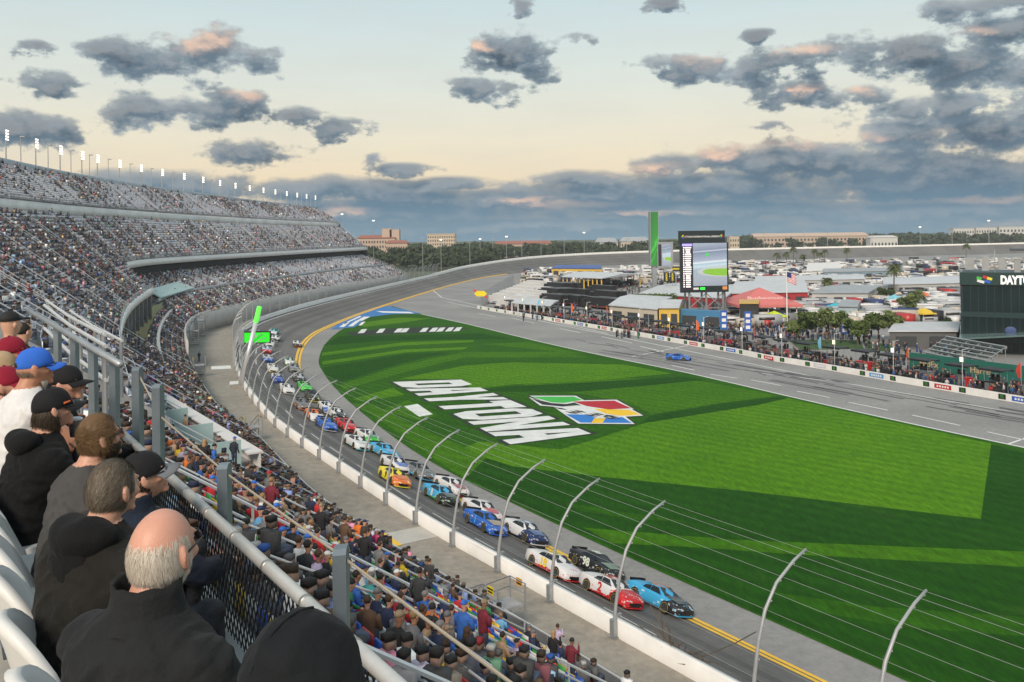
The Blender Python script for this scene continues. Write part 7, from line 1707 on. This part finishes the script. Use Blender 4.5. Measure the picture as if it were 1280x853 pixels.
def fg_person(label, head_px, Y, phi, hyaw, hpitch, top, skin, legs, arms='lap', bulk=1.0, sleeves=None, extra=None, seatz=21.95, lean=.15, standing=False, big=1.0, wrinkle=.006):
    hor = Vector(((head_px[0]-640)/FPX, 1, 0)); a_ = (head_px[0]-640)/FPX; b_ = (PY0-head_px[1])/FPX
    Hc = Vector(((a_*cr_+b_*sr_)*Y, Y, H+(-a_*sr_+b_*cr_)*Y)); phi = math.radians(phi); Rz = Matrix.Rotation(-phi, 4, 'Z')
    hz = Hc.z-seatz; hl = Vector((0, lean+.07, hz)); base = Hc-(Rz @ Vector((hl.x, hl.y, 0))); base.z = seatz
    g = MB(); sh = hz-.215; up_ = 0.0
    R = lambda z, ax, ay, y, n=22: [Vector((math.copysign(abs(math.cos(2*PI*k/n))**.82, math.cos(2*PI*k/n))*ax*bulk, y+math.copysign(abs(math.sin(2*PI*k/n))**.9, math.sin(2*PI*k/n))*ay*bulk, z)) for k in range(n)]
    pz = sh-.52; L = lambda f: lean*f
    g.loft([R(pz-.06, .13, .10, 0), R(pz+.0, .195, .15, 0), R(pz+.12, .20, .145, L(.15)), R(pz+.26, .195, .135, L(.45)), R(pz+.38, .21, .135, L(.75)), R(pz+.47, .215, .125, L(.93)), R(pz+.515, .19, .112, L(.98)), R(pz+.555, .145, .098, L(1.05)), R(pz+.585, .095, .08, L(1.1)), R(pz+.61, .07, .065, L(1.12))], 0)
    Mh = Matrix.Translation(hl) @ Matrix.Rotation(-math.radians(hyaw), 4, 'Z') @ Matrix.Rotation(-math.radians(hpitch), 4, 'X')
    add_head(g, Mh, 1, big)
    g.tube([(0, lean+.005, sh+.06), (0, lean+.03, sh+.12), Mh @ Vector((0, -.02, -.06))], [.066, .058, .060], 14, 1)
    slv = 0 if sleeves is None else sleeves
    for s in (-1, 1):
        S0 = Vector((s*.172*bulk, lean*.95, sh-.045)); g.ell(S0, (.072*bulk, .078*bulk, .066*bulk), 14, 10, 0)
        if arms == 'cup' and s > 0: E0, W0 = Vector((.25, lean+.12, sh-.25)), Vector((.07, lean+.20, sh-.04))
        elif arms == 'cup': E0, W0 = Vector((-.27, lean+.12, sh-.28)), Vector((-.12, lean+.34, sh-.30))
        elif arms == 'rail': E0, W0 = Vector((s*.29, lean+.20, sh-.25)), Vector((s*.12, lean+.46, sh-.30))
        elif arms == 'down': E0, W0 = Vector((s*.27, lean-.02, sh-.30)), Vector((s*.25, lean+.10, sh-.54))
        else: E0, W0 = Vector((s*.285, lean+.08, sh-.29)), Vector((s*.14, lean+.30, sh-.40))
        k = 1.10*bulk if slv == 0 else 1.0
        g.tube([S0, S0.lerp(E0, .3), S0.lerp(E0, .7), E0], [.072*k, .068*k, .060*k, .053*k], 14, slv); g.ell(E0, (.053*k,)*3, 10, 8, slv)
        g.tube([E0, E0.lerp(W0, .3), E0.lerp(W0, .75), W0], [.053*k, .053*k, .043*k, .035*k], 14, slv)
        add_hand(g, W0, (W0-E0), Vector((0, 0, 1)), 1, s, .75)
        if standing: hip, kn, an = Vector((s*.10, 0, pz+.02)), Vector((s*.11, .03, pz*.5)), Vector((s*.11, 0, .09))
        else: hip, kn, an = Vector((s*.105, .02, pz+.0)), Vector((s*.15, .45, max(.47, pz+.03))), Vector((s*.14, .42, .09))
        g.tube([hip, hip.lerp(kn, .45), hip.lerp(kn, .85), kn], [.105, .092, .072, .066], 14, 2); g.ell(kn, (.066,)*3, 10, 8, 2)
        g.tube([kn, kn.lerp(an, .3), kn.lerp(an, .75), an], [.064, .066, .050, .045], 12, 2)
        g.ell(an+Vector((0, .07, -.045)), (.048, .13, .045), 12, 8, 3, fn=lambda q: Vector((q.x, q.y, max(q.z, -.9))))
    mats = [top, skin, legs, m_tan]
    src = g.mesh('person', mats); tmp = bpy.data.objects.new('tmp', src); COL.objects.link(tmp)
    bm = bmesh.new(); bm.from_mesh(src); bvh = BVHTree.FromBMesh(bm); pm = [f.material_index for f in bm.faces]; bm.free()
    md = tmp.modifiers.new('r', 'REMESH'); md.mode = 'VOXEL'; md.voxel_size = .0075 if Y < 3.4 else .0095; md.use_smooth_shade = True
    ms = tmp.modifiers.new('s', 'SMOOTH'); ms.factor = .5; ms.iterations = 3
    bpy.context.view_layer.update(); me = bpy.data.meshes.new_from_object(tmp.evaluated_get(bpy.context.evaluated_depsgraph_get()))
    bpy.data.objects.remove(tmp); me.name = 'person'; me.materials.clear()
    for m in mats: me.materials.append(m)
    nv = len(me.vertices); cos = np.empty(nv*3); me.vertices.foreach_get('co', cos); cos = cos.reshape(-1, 3)
    idx = []
    for p in me.polygons:
        _, _, fi, _ = bvh.find_nearest(p.center); idx.append(pm[fi] if fi is not None else 0)
    me.polygons.foreach_set('material_index', idx)
    if wrinkle:
        isf = np.zeros(nv, bool)
        for p, m_ in zip(me.polygons, idx):
            if m_ in (0, 2):
                for v in p.vertices: isf[v] = True
        nr = [v.normal.copy() for v in me.vertices]
        for i in np.nonzero(isf)[0]:
            c = Vector(cos[i]); wa = 1-abs(mnoise.noise(Vector((c.x*6+3, c.y*6, c.z*13+abs(c.x)*9))))*3.0; wb = 1-abs(mnoise.noise(Vector((c.x*15, c.y*12+7, c.z*17-c.x*8))))*2.6; w = (max(wa, -.6)*.9+max(wb, -.6)*.45)*wrinkle; cos[i] += np.array(nr[i])*w
        me.vertices.foreach_set('co', cos.ravel())
    me.polygons.foreach_set('use_smooth', np.ones(len(me.polygons), bool)); me.update()
    o = link('person', me, None, base, -phi); tag(o, label, 'person', 'spectators in the nearest row'); o['_'] = 0; del o['_']
    return o, Mh, sh, lean
def glasses(o, Mh, mat, lens):
    g = MB()
    for s in (-1, 1): g.tube([(s*.074, .088, .012), (s*.085, .03, .012), (s*.087, -.02, .004)], .003, 6); g.ell((s*.036, .107, .008), (.029, .006, .02), 12, 6, 1, Matrix.Rotation(-s*.25, 3, 'Z'))
    g.tube([(-.01, .114, .012), (.01, .114, .012)], .003, 6); g.xf(Mh); g.build('glasses', [mat, lens], o, True)
def eyes(o, Mh):
    g = MB()
    for s in (-1, 1): g.ell((s*.033, .087, .010), (.012, .008, .007), 10, 6, 0); g.ell((s*.033, .0945, .010), (.005, .002, .005), 8, 4, 1)
    g.xf(Mh); g.build('eyes', [M('eye_white', (.6, .58, .55), .3, var=0), m_blk], o, True)
sk_pink = skinmat('skin_pink', (.56, .29, .21)); sk_tan = skinmat('skin_tan', (.44, .21, .13)); sk_mid = skinmat('skin_mid', (.50, .27, .19))
f_char = fabric('jacket_charcoal', (.014, .0155, .0165)); f_black = fabric('hoodie_black', (.0045, .0048, .0055)); f_olive = fabric('jacket_olive_black', (.013, .0122, .0105)); f_grey = fabric('sweater_grey', (.058, .057, .057), .9, .35, 10); f_white = fabric('shirt_white', (.62, .62, .62), .85, .35, 10); f_navy = fabric('jacket_navy', (.012, .018, .032)); f_red = fabric('cap_red', (.22, .012, .03), .85, .2); f_blue = fabric('cap_blue', (.03, .13, .55), .8, .2, 30); f_capk = fabric('cap_black', (.012, .012, .014), .8, .2, 30); f_jean = fabric('jeans_blue', (.05, .10, .24), .9, .4, 12); f_dk = fabric('trousers_dark', (.02, .022, .028)); f_tanc = fabric('cap_tan', (.38, .28, .17), .85, .2); f_gbrim = fabric('brim_grey', (.14, .15, .165), .8, .2)
m_gf = M('glasses_frame', (.02, .015, .012), .3, var=0); m_gl2 = M('glasses_lens', (.03, .03, .035), .08, var=0)
def hm(nm, cs): return [M('hair_%s_%d' % (nm, i), c, .55, var=.1, scale=30, spec=.3) for i, c in enumerate(cs)]
h_white = hm('white', [(.60, .54, .46), (.48, .41, .33), (.68, .63, .56)]); h_brown = hm('brown', [(.13, .075, .035), (.20, .12, .055), (.075, .045, .022)]); h_gb = hm('greybrown', [(.13, .10, .07), (.22, .19, .15), (.07, .055, .04)]); h_dark = hm('dark', [(.018, .014, .011), (.03, .022, .016), (.06, .04, .02)])
down = lambda q, r: Vector((q.x*.3, -.35, -1.0))+Vector((r.uniform(-.3, .3), r.uniform(-.3, .3), 0))
def collar(o, sh, lean, mat, h=.075, r0=.088, open_=.9, lx=.0):
    g = MB(); N = 26; rings = []
    for z, rr in ((-.035, r0*1.32), (0.0, r0*1.12), (h*.6, r0*1.0), (h, r0*1.02), (h*.9, r0*.90), (h*.3, r0*.86), (-.02, r0*.9)):
        rings.append([Vector((rr*math.sin(open_*.5+(2*PI-open_)*k/(N-1))*1.04, lean+.012+rr*math.cos(open_*.5+(2*PI-open_)*k/(N-1))*.98, sh+.075+z+.004*math.sin(k*1.7))) for k in range(N)])
    g.loft(rings, 0, False, False); return g.build('collar', mat, o, True)
# bald man in the charcoal jacket
o, Mh, sh, ln = fg_person('bald man with a white hair fringe, glasses and a charcoal jacket', (203, 690), 2.52, 24, -8, -7, f_char, sk_pink, f_jean, 'lap', 1.14, big=1.04, wrinkle=.010, lean=.03)
reg = lambda q, r: (q.z < .50-.5*max(0, q.y)) and q.z > -.74 and q.y < .25 and (q.y < -.02 or abs(q.x) > .6) and r.random() < min(1, (.55-q.z)*1.5)
link('hair', blades('hair', Mh, h_white, 12000, reg, .030, lambda q, r: Vector((q.x*.5+r.uniform(-.6, .6), -.5+r.uniform(-.5, .5), -1.0)), .0016, .24, 1), o); glasses(o, Mh, m_gf, m_gl2); eyes(o, Mh); collar(o, sh, ln, f_char, .085, .092)
# man with grey-brown hair, black jacket with a big lowered hood
o, Mh, sh, ln = fg_person('man with greying brown hair in a black jacket with its hood lowered', (141, 612), 3.50, 32, -8, -4, f_olive, sk_mid, f_dk, 'lap', 1.24, wrinkle=.011, lean=.05)
reg = lambda q, r: (q.z > -.05 or (q.y < .1 and q.z > -.62)) and not (q.y > .45 and q.z < .5)
g = MB(); g.ell((0, -.006, .010), (.0805, .101, .112), 20, 14, fn=lambda q: Vector((q.x, min(q.y, .75), max(q.z, -.55)))); g.xf(Mh); g.build('hair', h_gb, o, True).data
link('hair_strands', blades('hair_strands', Mh, h_gb, 9000, reg, .030, lambda q, r: Vector((q.x*.5, -.8, -.5))+Vector((r.uniform(-.4, .4), 0, r.uniform(-.2, .4))), .0020, .30, 2), o); eyes(o, Mh)
g = MB(); g.ell((0, ln-.065, sh+.055), (.165, .105, .085), 24, 14, fn=lambda q: Vector((q.x, q.y-.25*q.x*q.x*-1, q.z+.25*abs(q.x)+.06*math.sin(7*q.x)))); g.ell((0, ln-.115, sh-.03), (.12, .05, .11), 20, 12); g.build('hood', f_black, o, True)
# man in grey sweater with brown hair and beard
o, Mh, sh, ln = fg_person('bearded man with tousled brown hair and sunglasses in a grey sweater', (124, 548), 4.55, 40, 6, -10, f_grey, sk_mid, f_dk, 'rail', 1.06, wrinkle=.009, lean=.09)
reg = lambda q, r: (q.z > .1 or (q.y < .05 and q.z > -.5)) and not (q.y > .55 and q.z < .55)
g = MB(); g.ell((0, -.004, .018), (.084, .102, .116), 20, 14, fn=lambda q: Vector((q.x, min(q.y, .75), max(q.z, -.5)))); g.xf(Mh); g.build('hair', h_brown, o, True)
link('hair_strands', blades('hair_strands', Mh, h_brown, 9000, reg, .040, lambda q, r: Vector((q.x*.6+r.uniform(-.7, .7), .35+r.uniform(-.8, .5), max(-.7, min(.9, q.z*2.2-.45))+r.uniform(-.35, .35))), .0028, .24, 4, (.082, .101, .121), .10), o)
reg = lambda q, r: q.z < -.28 and q.y > -.12 and r.random() < .95
link('beard', blades('beard', Mh, h_dark, 3800, reg, .036, lambda q, r: Vector((r.uniform(-.3, .3), .35, -1)), .0032, .45, 5), o); glasses(o, Mh, m_gf, m_gl2)
# black cap, grey brim
o, Mh, sh, ln = fg_person('person in a black cap with grey brim and navy jacket at the rail', (180, 596), 4.45, 40, 18, -14, f_navy, sk_mid, f_dk, 'rail', 1.08, lean=.20)
cg, cb = cap_mesh(Mh, f_capk, f_gbrim, m_blk); c_ = cg.build('cap', f_capk, o, True); cb.build('brim', f_gbrim, c_, True); glasses(o, Mh, m_gf, m_gl2); collar(o, sh, ln, f_navy, .07, .088); eyes(o, Mh)
link('hair', blades('hair', Mh, h_dark, 1200, lambda q, r: q.z < .05 and q.z > -.5 and q.y < .0, .02, down, .003, .2, 6), o)
# black cap and hoodie with a blue drink
o, Mh, sh, ln = fg_person('person in a black cap and black hoodie holding a blue drink', (66, 512), 5.15, 42, 6, -8, f_black, sk_mid, f_dk, 'cup', 1.12, wrinkle=.008)
cg, cb = cap_mesh(Mh, f_capk, f_capk, m_blk); c_ = cg.build('cap', f_capk, o, True); cb.build('brim', f_capk, c_, True); eyes(o, Mh); glasses(o, Mh, m_gf, m_gl2)
g = MB(); g.tube([Vector((.089*math.sin(a), .112*math.cos(a), .036)) for a in np.linspace(.75, 1.15, 6)], .006, 6); g.xf(Mh); g.build('cap_mark', M('mark_orange', (.6, .13, .03), .7, var=0), c_)
link('hair', blades('hair', Mh, h_dark, 3600, lambda q, r: q.z < .1 and q.z > -.75 and q.y < .05, .075, down, .0034, .3, 7, curl=.5), o)
g = MB(); g.ell((0, ln-.095, sh+.045), (.15, .085, .075), 22, 12, fn=lambda q: Vector((q.x, q.y, q.z+.3*abs(q.x)))); g.build('hood', f_black, o, True)
g = MB()
for k in range(5): g.box((-.23+.0*k, ln-.085, sh-.10-.05*k), (.05, .006, .022), mat=Matrix.Rotation(.2, 3, 'X'))
g.build('sleeve_print', M('print_white', (.5, .5, .5), .8, var=0), o)
cw = o.matrix_world.copy(); bpy.context.view_layer.update(); hand = o.matrix_world @ Vector((-.05, ln+.215, sh+.095))
CUP = thing('drink_cup', 'clear plastic cup of blue drink with a pale lid held at the rail', 'cup', hand-Vector((0, 0, .07)))
g = MB(); g.lathe([(.030, 0), (.040, .10), (.041, .101), (.0385, .10), (.029, .004)], n=18); m_ = M('clear_plastic', (.75, .8, .85), .1, var=0); m_.node_tree.nodes['Principled BSDF'].inputs['Transmission Weight'].default_value = .8; g.build('cup_wall', m_, CUP, True)
g = MB(); g.lathe([(.0285, .005), (.0365, .078), (.0, .0785)], n=18, cap=False); g.build('blue_drink', M('drink_blue', (.03, .25, .62), .15, var=0), CUP, True); g = MB(); g.lathe([(.043, .101), (.043, .108), (.03, .114), (0.001, .115)], n=18); g.build('lid', M('lid_pale', (.6, .65, .7), .3, var=0), CUP, True)
# blue cap man in white sleeveless shirt
o, Mh, sh, ln = fg_person('man in a bright blue cap and white sleeveless shirt with a tanned arm', (44, 460), 5.6, 44, 8, -4, f_white, sk_tan, f_dk, 'rail', 1.12, sleeves=1, big=1.06)
cg, cb = cap_mesh(Mh, f_blue, f_blue, m_blk); c_ = cg.build('cap', f_blue, o, True); cb.build('brim', f_blue, c_, True)
g = MB(); g.ell((0, -.100, .032), (.034, .016, .022), 14, 8); g.xf(Mh); g.build('strap_opening', m_blk, c_, True); glasses(o, Mh, m_gf, m_gl2)
link('goatee', blades('goatee', Mh, h_white, 900, lambda q, r: q.z < -.66 and q.y > .1, .03, lambda q, r: Vector((0, .3, -1)), .0032, .4, 8), o); link('hair', blades('hair', Mh, h_gb, 1500, lambda q, r: q.z < .08 and q.z > -.4 and q.y < -.1, .014, down, .003, .2, 9), o)
# further along the row
for lab, hp, Y, capm, brm, topm, skm, ph, hy in [('person in a dark cap with a long flat brim beyond the blue cap', (84, 480), 6.1, f_capk, f_capk, f_black, sk_mid, 45, 45), ('person in a dark red cap at the left photo edge', (14, 442), 6.7, f_red, f_red, f_red, sk_tan, 45, 25), ('person in a tan cap and maroon shirt cut by the left photo edge', (1, 462), 6.2, f_tanc, f_tanc, f_red, sk_mid, 45, 40), ('person in a small maroon cap low at the left photo edge', (8, 482), 5.9, f_red, f_red, f_red, sk_mid, 40, 35)]:
    o, Mh, sh, ln = fg_person(lab, hp, Y, ph, hy, -5, topm, skm, f_dk, 'rail', 1.05)
    cg, cb = cap_mesh(Mh, capm, brm, m_blk); c_ = cg.build('cap', capm, o, True); cb.build('brim', brm, c_, True); eyes(o, Mh)
    link('hair', blades('hair', Mh, h_dark, 900, lambda q, r: q.z < .05 and q.z > -.5 and q.y < .0, .02, down, .0035, .2, 11), o)
# hooded person at the bottom of the photograph
o, Mh, sh, ln = fg_person('person with a black hood pulled up, lowest in the photo beside the rail', (383, 838), 1.95, 32, 8, -6, f_black, sk_mid, f_dk, 'lap', 1.05)
g = MB()
def hoodfn(q):
    x, y, z = q
    if z < 0: x *= 1+.42*(-z); y *= 1+.18*(-z)
    if y < 0: z += .05*(-y)
    x *= 1-.06*max(0, z); r = math.exp(-(x*14)**2)*.018; return Vector((x, min(y, .78)-(r if y < 0 else 0), z+(r if z > 0 else 0)))
g.ell((0, -.012, -.020), (.122, .138, .150), 64, 44, fn=hoodfn)
for i_ in range(len(g.v)):
    c = Vector(g.v[i_]); wv2 = max(1-abs(mnoise.noise(Vector((c.x*9, c.y*7+2, c.z*9+c.x*5))))*3, -.5)*.007+max(1-abs(mnoise.noise(c*23))*3, -.5)*.003; g.v[i_] = tuple(c*(1+wv2/.14))
g.tube([(.122*math.sin(.0)*0+.001*math.sin(j), -.012-.143*math.cos(a)*(1 if a < 2 else 1), -.02+.158*math.sin(a)) for j, a in enumerate(np.linspace(.0, 1.9, 14))], .0035, 6)
g.xf(Mh); q = g.build('hood', fabric('hood_black', (.0075, .009, .011), .8, .8, 16), o, True)
# standing dark figures on the stair at the left edge
for i, (lab, hp, Y) in enumerate([('dark clothed person standing at the stair rails by the left photo edge', (6, 402), 8.6), ('dark clothed person sitting behind the stair rails at the left photo edge', (24, 415), 11.5)]):
    a_ = (hp[0]-640)/FPX; b_ = (PY0-hp[1])/FPX; p = Vector(((a_*cr_+b_*sr_)*Y, Y, H+(-a_*sr_+b_*cr_)*Y)); person('stand' if i == 0 else 'seat', (.010, .010, .012), HAIRS[4 if i == 0 else 1], p-Vector((0, 0, 1.68 if i == 0 else 1.2)), -.5, lab, None)
# ------------------------------------------------------------------ evening air
hz_ = MB(); hz_.box((200, 700, 24.5), (2600, 1800, 51)); 
mh = bpy.data.materials.new('haze_air'); mh.use_nodes = True; n = NT(mh.node_tree); n.n.remove(n.n['Principled BSDF'])
pv_ = n.new('ShaderNodeVolumePrincipled'); pv_.inputs['Color'].default_value = (.80, .88, .95, 1); pv_.inputs['Density'].default_value = 0.00013; pv_.inputs['Anisotropy'].default_value = 0.0
n.l.new(pv_.outputs[0], n.n['Material Output'].inputs['Volume'])
ho = hz_.build('haze', mh); tag(ho, 'thin evening haze over the whole speedway', 'haze', kind='stuff')
from collections import Counter
_c = Counter((o.get('label'), o.get('group')) for o in S.objects if o.get('label'))
print('objects', len(S.objects), 'dup labels', [(k, v) for k, v in _c.items() if v > 1][:12])
for _o in S.objects:
    _l = _o.get('label')
    if _l and len(_l.replace('-', ' ').split()) > 16: print('LONG', _o.name, _l)
